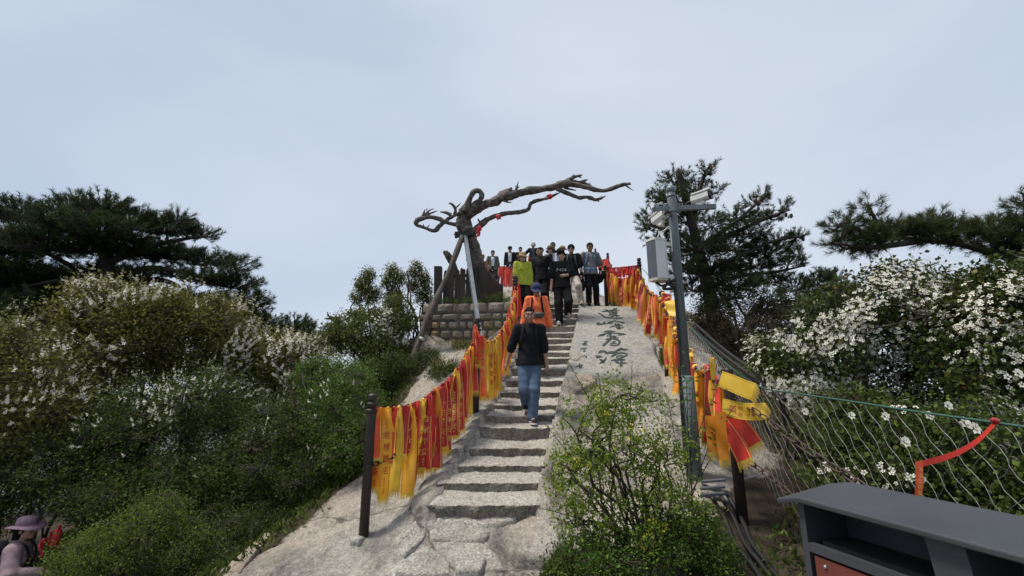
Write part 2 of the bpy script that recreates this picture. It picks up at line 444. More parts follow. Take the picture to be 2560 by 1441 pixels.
# bare rock on the ridge, soil under the shrubs
edge = np.array([noise.fractal((a * 0.9, b * 0.9, 2.2), 1, 2, 3) for a, b in zip(fx, fy)]) * 0.5
leftlim = np.interp(fy, [-30, 3, 4.2, 5.5, 7, 9, 10.5, 12, 16, 40], [-3, -2.9, -2.75, -2.2, -1.9, -1.7, -2.6, -2.4, -3.5, -6])
rightlim = np.interp(fy, [-30, 2.0, 3.2, 4.2, 5.2, 7, 9, 12, 16, 40], [1.2, 1.25, 1.3, 1.6, 2.8, 3.4, 3.9, 5.2, 5.5, 7])
soil = np.clip(0.5 + np.maximum(leftlim + 0.5 * edge - fx, fx - rightlim - 0.6 * edge) / 0.5, 0, 1)
ter = mk('granite_ridge_ground', np.column_stack([fx, fy, fz]), Fq, M['ground'], smooth=True, tint=soil, origin=(0, 0, 0))
tag(ter, kind='structure')
va = simple('valley_forest', (0.045, 0.06, 0.045), (0.025, 0.035, 0.028), 0.02, 0.95)
vg = mk('valley_ground', [(-2500, -2500, -30), (2500, -2500, -30), (2500, 2500, -30), (-2500, 2500, -30)], [[0, 1, 2, 3]], va, origin=(0, 0, -30))
tag(vg, kind='structure')

# ------------------------------------------------------------------ stone stairs: every step a rough hewn block
stairs = empty('stone_stairs', (0, float(ys[0]), float(zb[0])), kind='structure')
stairs['label'] = 'narrow flight of rough hewn granite steps cut into the ridge'
for k in range(NR):
    tl, tr, bl, br = S_TL[k], S_TR[k], S_BL[k], S_BR[k]
    if k + 1 < NR: nl, nr = S_BL[k + 1], S_BR[k + 1]
    else: nl, nr = tl + Vector((0.05, 0.9, 0.22)), tr + Vector((0.05, 0.9, 0.22))
    e = 0.09
    nu = 46
    prof = []                                      # (left pt, right pt, is_riser)
    drop = 0.16
    for f in (0.0, 0.35, 0.55, 0.72, 0.86, 0.95): prof.append((bl.lerp(tl, f) - Vector((0, 0, drop * (1 - min(1, f * 3)))), br.lerp(tr, f) - Vector((0, 0, drop * (1 - min(1, f * 3)))), 1))
    for f in (0.03, 0.08, 0.16, 0.28, 0.42, 0.56, 0.7, 0.84, 1.0, 1.12): prof.append((tl.lerp(nl, f), tr.lerp(nr, f), 0))
    V = []; mi = []
    for j, (a, b, isr) in enumerate(prof):
        w = (b - a)
        for i in range(nu):
            t = -e / w.length + (1 + 2 * e / w.length) * i / (nu - 1)
            p = a + w * t
            n1 = noise.fractal((p.x * 7 + k * 3.1, p.y * 7, p.z * 7), 1.0, 2.0, 4)
            n2 = noise.fractal((p.x * 2.0 + k * 1.7, p.y * 2.0, p.z * 2.0 + 7), 1.0, 2.0, 2)
            n3 = noise.fractal((p.x * 22 + k, p.y * 22, p.z * 22), 1.0, 2.0, 2)
            if isr: p = p + Vector((0, 0.030 * n1 + 0.02 * n2 + 0.010 * n3, 0.012 * n1))
            else:
                dip = -0.022 * max(0, 1 - (2 * (t - 0.5)) ** 2) * (1 - abs(2 * (j - 6) / 9 - 1) * 0.4)
                p = p + Vector((0, 0.02 * n2 * (j < 8), 0.010 * n1 + 0.014 * n2 + dip + 0.006 * n3 - (0.012 if j == 6 else 0)))
            V.append(p)
    Fs = []
    for j in range(len(prof) - 1):
        for i in range(nu - 1):
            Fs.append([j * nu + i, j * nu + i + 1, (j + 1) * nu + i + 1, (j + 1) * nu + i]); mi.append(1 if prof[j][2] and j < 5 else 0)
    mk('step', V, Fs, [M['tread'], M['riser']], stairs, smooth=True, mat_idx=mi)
# ================================================================== dressed slab and carved inscription
M['ink'] = simple('dark_green_carving_paint', (0.008, 0.026, 0.023), (0.022, 0.042, 0.037), 30, 0.75, 0.3, 60)
def slab_grid(nu=40, nv=46, lift=0.03):
    V = []
    for j in range(nv):
        for i in range(nu):
            s, t = i / (nu - 1), j / (nv - 1)
            jl = 0.012 * noise.noise((t * 9, 3.1, 0)); jr = 0.05 * noise.noise((t * 7, 8.1, 0))
            a = SLAB[0].lerp(SLAB[3], t); b = SLAB[1].lerp(SLAB[2], t)
            p = a.lerp(b, min(1.03, max(-0.03, s + jl * (1 - s) + jr * s)))
            n = noise.fractal((p.x * 5, p.y * 5, 4.0), 1.0, 2.0, 4)
            g = 0
            for gl in (0.37, 0.93): g = max(g, max(0, 1 - abs(s - gl) / 0.012))     # chiselled column lines
            ed = min(1.0, min(s, 1 - s, t, 1 - t) / 0.012)
            V.append(p + Vector((0, 0, lift + 0.045 + 0.003 * n - 0.006 * g - 0.035 * (1 - ed) ** 2)))
    base = len(V)
    F = [[j * nu + i, (j + 1) * nu + i, (j + 1) * nu + i + 1, j * nu + i + 1] for j in range(nv - 1) for i in range(nu - 1)]
    # skirt
    rim = [i for i in range(nu)] + [j * nu + nu - 1 for j in range(1, nv)] + [(nv - 1) * nu + i for i in range(nu - 2, -1, -1)] + [j * nu for j in range(nv - 2, 0, -1)]
    for r in rim: V.append(V[r] - Vector((0, 0, 0.30)))
    m_ = len(rim)
    for q in range(m_):
        F.append([rim[q], rim[(q + 1) % m_], base + (q + 1) % m_, base + q])
    return V, F
V, F = slab_grid()
slab = mk('dressed_rock_slab', V, F, M['slab'], smooth=True)
tag(slab, kind='structure'); slab['label'] = 'smooth dressed granite slab right of the steps carrying the inscription'

STROKES = {
 'a': [[(790,208,8),(840,205,16),(900,200,18),(960,190,14),(1130,183,6)], [(850,182,10),(915,180,16)], [(870,215,8),(905,185,14)],
       [(1010,155,10),(1070,160,18),(1000,185,18),(910,230,12)], [(930,225,10),(1000,222,18),(1095,212,14)], [(960,240,12),(940,275,18),(925,270,8)],
       [(985,245,14),(1060,225,16),(1090,222,10)], [(960,270,14),(1050,250,16),(1090,248,10)], [(965,300,14),(1000,300,18),(1060,275,16),(1080,262,10)],
       [(1060,290,12),(1140,288,12)], [(1070,262,14),(1075,320,16)], [(720,240,6),(775,258,14),(810,290,20),(860,318,18),(960,333,12),(1080,340,14),(1220,327,6)]],
 'b': [[(690,450,14),(730,445,30),(780,455,18),(800,462,8)], [(790,462,10),(830,435,20),(860,405,16)], [(820,455,10),(880,440,14)], [(890,445,14),(960,432,18),(1010,432,12)],
       [(1060,378,10),(1030,395,12),(960,408,16),(900,430,10)], [(1040,385,14),(1070,405,14),(1140,412,10),(1235,425,12)], [(1160,430,12),(1235,425,10)],
       [(1070,440,12),(1030,462,14)], [(1040,465,12),(1120,455,16),(1140,450,8)], [(945,520,12),(985,500,14),(1090,485,12),(1190,478,12)],
       [(1120,455,16),(1125,500,22),(1130,545,16)], [(1055,515,12),(1120,510,14),(1140,505,8)], [(1070,530,10),(1215,520,14)], [(1080,548,8),(1160,548,10)]],
 'c': [[(830,608,8),(880,597,22),(960,597,26),(1055,597,12)], [(920,608,16),(950,640,34),(960,690,30),(985,735,24)],
       [(720,690,10),(790,662,22),(880,640,14),(1000,632,10),(1140,635,16),(1255,650,8)], [(1255,648,10),(1100,668,14)], [(760,685,8),(850,668,14)], [(890,695,14),(920,675,18)],
       [(990,690,14),(1075,690,16)], [(1000,715,16),(1120,720,10)], [(860,752,10),(910,745,20),(1000,728,14)], [(985,730,22),(900,800,26),(830,865,30),(815,880,12)],
       [(1000,745,14),(1080,755,18),(1130,790,26),(1120,840,24),(1060,868,14),(940,858,12)], [(1000,795,8),(1060,790,14)], [(960,830,10),(1000,822,18),(1080,828,14)]],
 'd': [[(730,1020,10),(770,988,26),(850,985,22),(885,985,10)], [(670,1072,14),(740,1085,30),(810,1085,14)], [(690,1100,16),(720,1110,20)],
       [(750,1215,10),(800,1190,26),(850,1150,22),(880,1095,14)], [(750,1130,14),(820,1180,34),(830,1215,20)],
       [(850,1025,14),(930,1008,30),(1040,1000,28),(1100,960,24),(1160,925,16),(1200,930,10)], [(1090,960,14),(1180,945,24),(1295,950,14)],
       [(970,1090,14),(1020,1060,26),(1090,1025,20),(1180,1015,18),(1260,1030,20),(1265,1060,18),(1190,1100,12)],
       [(1075,1110,16),(1090,1080,16),(1170,1068,14),(1200,1090,18),(1150,1115,16),(1090,1118,14)], [(970,1165,10),(1050,1145,20),(1140,1145,16),(1240,1145,20)],
       [(1040,1170,10),(1090,1205,18),(1130,1210,20)], [(1180,1130,18),(1170,1190,28),(1160,1250,34),(1195,1265,10)], [(1050,1195,8),(1110,1165,14)], [(1180,1215,16),(1275,1205,12)]],
 'e': [[(440,798,8),(535,790,12)], [(415,835,8),(515,822,10)], [(485,795,10),(470,840,14),(430,862,8)], [(430,862,8),(515,855,12)]],
 'f': [[(385,945,8),(430,930,10),(520,918,10)], [(430,925,8),(460,955,10),(490,940,8)], [(440,980,8),(490,985,10)], [(470,960,8),(455,985,8)]],
 'g': [[(470,1050,10),(455,1080,10)], [(480,1080,8),(505,1085,14),(490,1110,8)]],
 'h': [[(305,1283,8),(360,1270,14),(440,1262,12)], [(375,1215,14),(375,1255,20),(370,1295,18),(360,1305,10)], [(375,1300,10),(430,1300,14)], [(400,1250,10),(430,1235,8)]]}
ins_ = empty('carved_inscription', slab_pt(1530, 860), 'dark green carved calligraphy of four large characters on the granite slab', 'inscription')
for key in 'abcdefgh':
    V = []; F = []
    for st in STROKES[key]:
        a = np.array(st, float)
        n = 6 * (len(a) - 1) + 1
        c = spline(a, n) if len(a) > 2 else np.array([a[0] + (a[1] - a[0]) * t for t in np.linspace(0, 1, n)])
        T = np.gradient(c[:, :2], axis=0); T /= np.linalg.norm(T, axis=1)[:, None] + 1e-9
        Nn = np.column_stack([-T[:, 1], T[:, 0]])
        w = np.maximum(c[:, 2], 6) * 0.82 * (0.9 + 0.2 * rng.random(len(c)))
        w[0] *= 0.5; w[-1] *= 0.3
        b0 = len(V)
        for i in range(n):
            for sg in (1, -1):
                q = c[i, :2] + sg * Nn[i] * w[i]
                V.append(slab_pt(1400 + q[0] * 0.13183, 760 + q[1] * 0.13183) + Vector((0, 0, 0.082)))
            if i: F.append([b0 + 2 * i - 2, b0 + 2 * i - 1, b0 + 2 * i + 1, b0 + 2 * i])
    mk('carved_character' if key in 'abcd' else 'signature_character', V, F, M['ink'], ins_)

# ------------------------------------------------------------------ loose flat stones at the foot of the stairs
def flat_stone(poly, label, thick=0.12, lift=0.02, mat='tread'):
    pts = [hit(u, v) for u, v in poly]
    c = sum(pts, Vector()) / len(pts)
    bm = bmesh.new()
    fine = []
    for i in range(len(pts)):
        a, b = pts[i], pts[(i + 1) % len(pts)]
        for t in np.linspace(0, 1, 5, endpoint=False):
            p = a.lerp(b, t); n = noise.noise((p.x * 5, p.y * 5, 1)); p = p + (p - c) * 0.05 * n; fine.append(p)
    rings = []
    for sc, dz in ((1.0, lift - thick), (1.0, lift - 0.02), (0.965, lift), (0.8, lift + 0.006), (0.5, lift + 0.004), (0.2, lift)):
        rings.append([bm.verts.new((c.x + (p.x - c.x) * sc, c.y + (p.y - c.y) * sc,
                      c.z + (p.z - c.z) * sc + dz + 0.010 * noise.fractal((p.x * 6 * sc, p.y * 6, sc * 3), 1, 2, 3))) for p in fine])
    n = len(fine)
    for r in range(len(rings) - 1):
        for i in range(n): bm.faces.new((rings[r][i], rings[r][(i + 1) % n], rings[r + 1][(i + 1) % n], rings[r + 1][i]))
    bm.faces.new(rings[-1])
    bmesh.ops.recalc_face_normals(bm, faces=bm.faces)
    me = bpy.data.meshes.new('flat_stone'); bm.to_mesh(me); bm.free(); me.materials.append(M[mat])
    for p in me.polygons: p.use_smooth = True
    for vtx in me.vertices: vtx.co -= c
    o = obj_from_mesh('flat_stone', me, None, c)
    return tag(o, label, 'stone', 'flat stones at the foot of the stairs')
flat_stone([(1090, 1303), (1318, 1303), (1278, 1318), (1232, 1345), (1216, 1362), (1150, 1372), (1078, 1362), (1068, 1335)], 'broad flat stone directly below the lowest step', 0.2, 0.065)
flat_stone([(1078, 1372), (1120, 1378), (1205, 1372), (1240, 1400), (1262, 1438), (1130, 1448), (1128, 1410), (1100, 1392)], 'pale slab with tan stain below the broad landing stone', 0.2, 0.055)
flat_stone([(1060, 1378), (1098, 1398), (1124, 1420), (1122, 1455), (960, 1455), (1000, 1418)], 'pale pitted stone left of the tan stained slab', 0.2, 0.055)
flat_stone([(1240, 1372), (1290, 1330), (1330, 1312), (1392, 1322), (1400, 1380), (1370, 1430), (1290, 1420)], 'big rounded cracked stone at the foot of the bush', 0.3, 0.085, 'rock')
flat_stone([(985, 1385), (1040, 1325), (1066, 1330), (1062, 1368), (1010, 1415), (990, 1412)], 'narrow wedge stone left of the landing', 0.25, 0.09)
flat_stone([(1132, 1402), (1175, 1396), (1215, 1420), (1200, 1450), (1140, 1450)], 'flat grey cement patch among the pale stones', 0.2, 0.075, 'slab')
flat_stone([(872, 1352), (905, 1336), (925, 1340), (918, 1352), (895, 1368), (876, 1366)], 'small flat cement footing under the lowest left post', 0.15, 0.05, 'slab')
flat_stone([(548, 1441), (600, 1398), (640, 1362), (668, 1340), (676, 1348), (640, 1390), (600, 1441)], 'long pale rock rib at the lower left edge', 0.25, 0.045, 'rock')
flat_stone([(1424, 972), (1452, 950), (1480, 948), (1492, 968), (1462, 985), (1436, 992)], 'jagged broken rock block below the inscribed slab', 0.2, 0.10, 'rock')
flat_stone([(1140, 905), (1170, 884), (1198, 880), (1200, 900), (1165, 925), (1146, 925)], 'pale rock wedge left of the ribbon fence', 0.25, 0.12, 'rock')

# ================================================================== retaining wall of single stones
M['wallstone'] = rock_mat('wall_stone', (0.40, 0.36, 0.30), (0.34, 0.25, 0.16), (0.13, 0.12, 0.11), stain=0.5, tan_amt=0.5, speck=0.5, bump=0.9, streak=False)
M['wallstone2'] = rock_mat('wall_stone_tan', (0.42, 0.32, 0.19), (0.36, 0.24, 0.13), (0.15, 0.12, 0.10), stain=0.4, tan_amt=0.9, speck=0.5, bump=0.9, streak=False)
M['mortar'] = simple('wall_mortar', (0.17, 0.155, 0.135), (0.09, 0.085, 0.08), 12, 0.95, 0.5, 40)
W0, W1 = P(1056, 757, 10.15), P(1280, 757, 9.85)
wtop = 0.5 * (W0.z + W1.z)
wall = empty('stone_retaining_wall', (W0 + W1) / 2 - Vector((0, 0, 1.0)), 'low mortared stone retaining wall under the picket fence', 'wall')
wd = (W1 - W0); wd.z = 0; WL = wd.length; wd.normalize(); wnrm = Vector((wd.y, -wd.x, 0))
mb = MB()
ctr = (W0 + W1) / 2
rotw = Matrix.Rotation(math.atan2(wd.y, wd.x), 3, 'Z')
mb.box((ctr.x - wnrm.x * 0.24, ctr.y - wnrm.y * 0.24, wtop - 0.66), (WL - 0.04, 0.42, 1.26), rotw)
mb.build('mortar', M['mortar'], wall)
def stone_mesh(p0, w, h, seed, roundness):
    n = 7
    V = []
    for j in range(n):
        for i in range(n):
            a, b = i / (n - 1) * 2 - 1, j / (n - 1) * 2 - 1
            rr = max(abs(a), abs(b)); dome = (1 - rr ** 4) * 0.012 + (0.018 if rr < 0.99 else -0.05)
            k = 1.0 - roundness * (abs(a) * abs(b)) ** 2
            a2, b2 = a * k, b * k
            pos = p0 + wd * (a2 * w / 2) + Vector((0, 0, b2 * h / 2))
            nn = noise.fractal((pos.x * 6 + seed, pos.y * 6, pos.z * 6), 1, 2, 3)
            V.append(pos + wnrm * (dome + 0.014 * nn) + wd * (0.012 * nn * (rr > 0.6)) + Vector((0, 0, 0.012 * nn * (rr > 0.6))))
    F = [[j * n + i, j * n + i + 1, (j + 1) * n + i + 1, (j + 1) * n + i] for j in range(n - 1) for i in range(n - 1)]
    return V, F
zc = wtop
random.seed(5)
for row, hgt in enumerate((0.24, 0.16, 0.20, 0.21, 0.2, 0.2)):
    x = 0.0 if row % 2 == 0 else -0.08
    while x < WL:
        w = random.uniform(0.20, 0.42) if row < 2 else random.uniform(0.16, 0.27)
        w = min(w, WL + 0.03 - x)
        if w > 0.08:
            q = W0 + wd * (x + w / 2); q.z = zc - hgt / 2
            if q.z + hgt > H(q.x, q.y - 0.1) - 0.05:
                V, F = stone_mesh(q, w - 0.014, hgt - 0.014, row * 7.7 + x * 3, 0.05 if row < 2 else 0.22)
                mk('stone', V, F, M['wallstone2'] if (row > 1 and random.random() < 0.25) else M['wallstone'], wall, smooth=True)
        x += w
    zc -= hgt
# terrace of earth behind the wall
mb = MB(); tz = wtop - 0.02
cc = ctr - wnrm * 1.25
mb.box((cc.x, cc.y, tz - 0.5), (WL + 0.2, 1.9, 1.0), rotw)
t_ = mb.build('earth_terrace', M['soil']); tag(t_, kind='structure')

# ================================================================== picket fence round the dead tree
M['darkwood'] = simple('dark_brown_painted_wood', (0.024, 0.013, 0.011), (0.012, 0.007, 0.006), 6, 0.7, 0.4, 30, stretch=(6, 6, 0.6))
fA, fB, fC = P(1096, 745, 10.45), P(1204, 745, 10.3), P(1253, 742, 11.9)
fA.z = fB.z = fC.z = tz - 0.02
pf = empty('picket_fence', (fA + fB) / 2, 'dark brown wooden picket fence around the dead tree', 'fence')
def post_block(p, h, w, lean=0.0):
    m_ = MB()
    V = [(sx * w / 2 + lean * z, sy * w / 2, z) for z in (0, h) for sx in (-1, 1) for sy in (-1, 1)]
    m_.add(np.array(V) + np.array(p), [[0, 1, 3, 2], [4, 6, 7, 5], [0, 4, 5, 1], [2, 3, 7, 6], [0, 2, 6, 4], [1, 5, 7, 3]])
    return m_.build('post', M['darkwood'], pf)
post_block(fA, 0.97, 0.17, -0.03); post_block(fB, 1.02, 0.13)
post_block(fC, 0.88, 0.10)
def pickets(a, b, n, h0, h1, w):
    dr = (b - a); dr.z = 0; ln = dr.length; dr.normalize(); nm = Vector((dr.y, -dr.x, 0))
    for i in range(n):
        t = (i + 0.6) / n; c = a + dr * ln * t + nm * 0.02; h = h0 + (h1 - h0) * t + random.uniform(-0.03, 0.02); tl = random.uniform(-0.02, 0.02)
        V = []
        for off in (-0.012, 0.012):
            for x, z in ((-w / 2, 0.02), (w / 2, 0.02), (w / 2, h - 0.05), (0, h), (-w / 2, h - 0.05)):
                V.append(c + dr * (x + tl * z) + nm * off + Vector((0, 0, z)))
        F = [[0, 1, 2, 3, 4], [9, 8, 7, 6, 5]] + [[k, k + 5, (k + 1) % 5 + 5, (k + 1) % 5] for k in range(5)]
        mk('picket', V, F, M['darkwood'], pf)
    for hz in (0.18, (h0 + h1) / 2 - 0.17):
        m_ = MB(); c = (a + b) / 2 - nm * 0.02
        m_.box((c.x, c.y, a.z + hz), (ln, 0.035, 0.07), Matrix.Rotation(math.atan2(dr.y, dr.x), 3, 'Z')); m_.build('rail', M['darkwood'], pf)
pickets(fA + Vector((0.10, 0, 0)), fB - Vector((0.05, 0, 0)), 13, 0.90, 0.93, 0.066)
pickets(fB + Vector((0.02, 0.08, 0)), fC, 16, 0.97, 0.86, 0.085)

# ================================================================== dead tree and its props
M['deadwood'] = simple('weathered_dead_wood', (0.20, 0.172, 0.150), (0.036, 0.030, 0.027), 9, 0.9, 1.0, 26, stretch=(1.2, 1.2, 2.2))
M['ragred'] = simple('faded_red_cloth', (0.55, 0.03, 0.025), (0.42, 0.02, 0.02), 10, 0.7)
DT = 11.0
tree = empty('dead_tree', P(1190, 735, DT), 'bare gnarled dead tree reaching sideways over the path', 'tree')
def limb(pts, name, dd=0.0, rough=0.16, n=8, mat='deadwood', parent=None, dvar=0.0, curv=5):
    a = np.array([[*P(u, v, DT + dd + dvar * i), r * DT / FPX] for i, (u, v, r) in enumerate(pts)])
    c = spline(a, max(8, curv * len(a)))
    Vv, Ff = tube_vf(c[:, :3], np.maximum(c[:, 3], 0.006), n)
    Vv = Vv.copy()
    rr = np.repeat(np.maximum(c[:, 3], 0.006), n)
    cen = np.repeat(c[:, :3], n, axis=0)
    k = np.array([noise.fractal((p[0] * 3.5, p[1] * 3.5, p[2] * 3.5), 1, 2, 3) for p in Vv])
    k2 = np.array([noise.fractal((p[0] * 11, p[1] * 11, p[2] * 11), 1, 2, 2) for p in Vv])
    Vv = cen + (Vv - cen) * (1 + rough * 2.2 * k[:, None] + rough * 1.3 * k2[:, None])
    return mk(name, Vv, Ff, M[mat], parent or tree, smooth=True)
trk = limb([(1196, 745, 25), (1193, 712, 23), (1190, 672, 20), (1186, 632, 17), (1182, 604, 15), (1172, 582, 15), (1163, 565, 16), (1158, 548, 17), (1164, 530, 18), (1176, 518, 15)], 'trunk', n=14, rough=0.22)
limb([(1170, 540, 12), (1178, 528, 14), (1186, 516, 12), (1196, 510, 9)], 'knot', dd=-0.12, rough=0.3, parent=trk)
limb([(1152, 552, 9), (1150, 562, 10), (1160, 572, 9), (1158, 584, 5)], 'knot', dd=-0.2, rough=0.35, parent=trk)
limb([(1150, 578, 12), (1158, 590, 12), (1170, 592, 10)], 'knot', dd=-0.05, rough=0.3, parent=trk)
big = limb([(1172, 530, 13), (1196, 519, 12), (1220, 509, 11), (1245, 500, 12), (1264, 489, 13), (1287, 485, 10.5), (1325, 477, 9), (1375, 470, 8.5), (1412, 460, 9.5), (1440, 463, 6.5), (1470, 470, 6), (1510, 477, 5), (1540, 468, 5), (1562, 461, 4), (1578, 461, 1.5)], 'branch', n=10, dvar=-0.03, rough=0.2)
for pts in ([(1415, 458, 6), (1424, 450, 5.5), (1433, 444, 4), (1446, 440, 3), (1456, 438, 1)], [(1433, 446, 3), (1432, 440, 1.5), (1436, 436, .6)], [(1444, 441, 2), (1450, 443, 1.5), (1454, 446, .6)],
            [(1428, 452, 4), (1448, 457, 4), (1462, 452, 3), (1470, 449, .8)], [(1452, 456, 3), (1466, 460, 2.5), (1476, 464, 2), (1482, 467, .6)], [(1472, 462, 1.5), (1476, 457, .6)],
            [(1288, 482, 5), (1292, 470, 4), (1294, 462, 2), (1296, 453, .6)], [(1292, 470, 2), (1288, 465, .7)], [(1293, 470, 2), (1299, 468, .7)], [(1272, 476, 4), (1280, 470, 2.5)],
            [(1562, 461, 2), (1570, 468, 1.6), (1584, 477, .6)], [(1566, 460, 2), (1576, 456, .6)], [(1538, 466, 2), (1542, 461, .7)], [(1258, 502, 3), (1270, 506, 2), (1280, 506, .6)],
            [(1410, 470, 3), (1428, 474, 2.2), (1441, 477, .7)]):
    limb(pts, 'twig', n=6, parent=big, dd=-0.2, rough=0.15)
low = limb([(1392, 472, 6), (1420, 484, 5.5), (1445, 494, 5), (1468, 493, 5), (1488, 500, 4.5), (1502, 496, 4), (1515, 490, 1)], 'branch', n=8, dd=-0.25)
for pts in ([(1470, 494, 2), (1472, 501, .7)], [(1494, 500, 3), (1497, 506, 1)], [(1505, 496, 2), (1502, 490, .8)]): limb(pts, 'twig', n=6, parent=low, dd=-0.25)
thin = limb([(1180, 590, 8), (1188, 576, 8), (1202, 562, 7), (1228, 545, 6.5), (1258, 535, 5.5), (1300, 531, 5), (1321, 523, 4.5), (1326, 510, 4.5), (1340, 503, 4.5), (1368, 496, 3.5), (1386, 488, 3), (1400, 482, 1)], 'branch', n=8, dd=-0.1)
for pts in ([(1202, 560, 4), (1196, 550, 2), (1194, 547, .8)], [(1216, 552, 4), (1219, 544, 2.5)], [(1372, 494, 2), (1374, 486, 1)], [(1388, 487, 2), (1390, 482, .8)]): limb(pts, 'twig', n=6, parent=thin, dd=-0.1)
limb([(1162, 530, 9), (1170, 512, 8.5), (1176, 494, 7.5), (1183, 482, 7), (1192, 477.5, 7), (1201, 481, 7), (1204, 491, 7), (1199, 501, 7), (1190, 508, 8), (1180, 516, 8)], 'branch', n=10, dd=-0.15, rough=0.1)
lf = limb([(1158, 548, 9), (1140, 561, 5), (1115, 556, 6), (1096, 547, 6), (1072, 543, 5), (1048, 549, 6), (1040, 558, 6), (1044, 564, 4), (1062, 570, 4), (1085, 577, 5), (1098, 566, 5), (1114, 553, 5), (1134, 541, 5), (1152, 532, 6)], 'branch', n=8, dd=-0.1)
for pts in ([(1136, 541, 6), (1139, 526, 4.5), (1134, 515, 4), (1126, 509, 3), (1122, 511, 1)], [(1138, 522, 2), (1146, 514, 1.5), (1152, 508, .6)], [(1128, 538, 5), (1114, 532, 3), (1100, 530, 1.5)],
            [(1054, 547, 4), (1060, 532, 2.5), (1062, 524, .8)], [(1062, 540, 4), (1072, 528, 2), (1084, 522, .8)], [(1070, 536, 3), (1082, 532, 2), (1094, 527, .8)], [(1066, 527, 1.5), (1068, 520, .6)],
            [(1060, 568, 2), (1058, 560, .8)], [(1068, 570, 2.5), (1074, 562, .8)], [(1040, 556, 3), (1039, 545, .8)]): limb(pts, 'twig', n=6, parent=lf, dd=-0.1)
limb([(1150, 742, 12), (1144, 706, 10), (1134, 668, 8), (1122, 645, 7), (1112, 632, 5), (1108, 629, 2)], 'dead_stump', dd=0.1, n=8)
limb([(1140, 690, 8), (1134, 660, 6), (1126, 640, 4), (1116, 627, 2)], 'dead_stump', dd=0.0, n=7)
def rag(cu, cv, dl, label, lay=1):
    m_ = MB(); rr = random.Random(cu)
    c = P(cu, cv, DT - 0.3)
    m_.lathe(c, [(0.058, -0.05), (0.066, -0.02), (0.060, 0.0), (0.068, 0.025), (0.056, 0.05)], 10, rot=Matrix.Rotation(R(70), 3, 'Y'))
    for k in range(3 + lay):
        a = rr.uniform(-0.05, 0.06); L = dl * rr.uniform(0.6, 1)
        V = []; F = []
        for j in range(6):
            t = j / 5; x = a + 0.06 * math.sin(3 * t + k) * t; w = 0.028 * (1 - 0.4 * t)
            for sg in (-1, 1): V.append(c + Vector((x + sg * w, -0.09 - 0.01 * k, -L * t)))
            if j: F.append([2 * j - 2, 2 * j - 1, 2 * j + 1, 2 * j])
        m_.add(V, F)
    o = m_.build('red_rag', M['ragred'], None, smooth=False, origin=c); return tag(o, label, 'ribbon')
rag(1198, 572, 0.30, 'bright red rag knotted round the thin branch fork above the trunk', 2)
rag(1246, 543, 0.12, 'short red cloth tied halfway along the thin dead branch', 1)
rag(1374, 492, 0.06, 'pinkish red cloth tied near the tip of the thin dead branch', 0)
# props
M['log'] = simple('grey_barkless_log', (0.115, 0.095, 0.080), (0.038, 0.031, 0.027), 4, 0.85, 0.8, 18, stretch=(3, 3, 0.7))
M['galv'] = simple('galvanised_steel', (0.36, 0.38, 0.40), (0.25, 0.265, 0.28), 9, 0.45, 0.1, 40, metal=0.6)
pr = empty('timber_prop', P(1030, 905, 9.0), 'leaning grey wooden log propping up the dead tree', 'prop')
a = P(1156, 590, 10.75); b = P(1026, 912, 9.0)
pts = [a.lerp(b, t) + Vector((0.03 * math.sin(7 * t), 0, 0.02 * math.sin(9 * t))) for t in np.linspace(0, 1, 26)]
mb = MB(); mb.tube(pts, [0.055 + 0.030 * t + 0.012 * math.sin(13 * t) - 0.05 * max(0, t - 0.62) * (1 if t < 0.8 else 0.4) for t in np.linspace(0, 1, 26)], 12); mb.build('log', M['log'], pr, smooth=True)
c = a.lerp(b, 0.83); mb = MB(); mb.lathe(c, [(0.072, -0.03), (0.075, 0), (0.072, 0.03)], 12, rot=(b - a).to_track_quat('Z', 'Y').to_matrix()); mb.build('white_band', simple('white_plastic_band', (0.6, 0.6, 0.57)), pr, smooth=True)
st_ = empty('steel_prop', P(1207, 842, 8.9), 'slanting galvanised square steel prop under the dead tree', 'prop')
a = P(1163, 592, 10.75); b = P(1210, 836, 8.8); b.z = H(b.x, b.y) - 0.05
mb = MB(); mb.box((a + b) / 2, (0.078, 0.078, (b - a).length), (b - a).to_track_quat('Z', 'X').to_matrix()); mb.build('tube', M['galv'], st_)
mb = MB(); mb.box(P(1158, 588, 10.78), (0.36, 0.10, 0.08), Matrix.Rotation(R(-6), 3, 'Y')); mb.box(P(1140, 588, 10.7), (0.05, 0.1, 0.14)); mb.build('bracket', simple('black_iron', (0.02, 0.02, 0.022), None, 8, 0.6), st_)
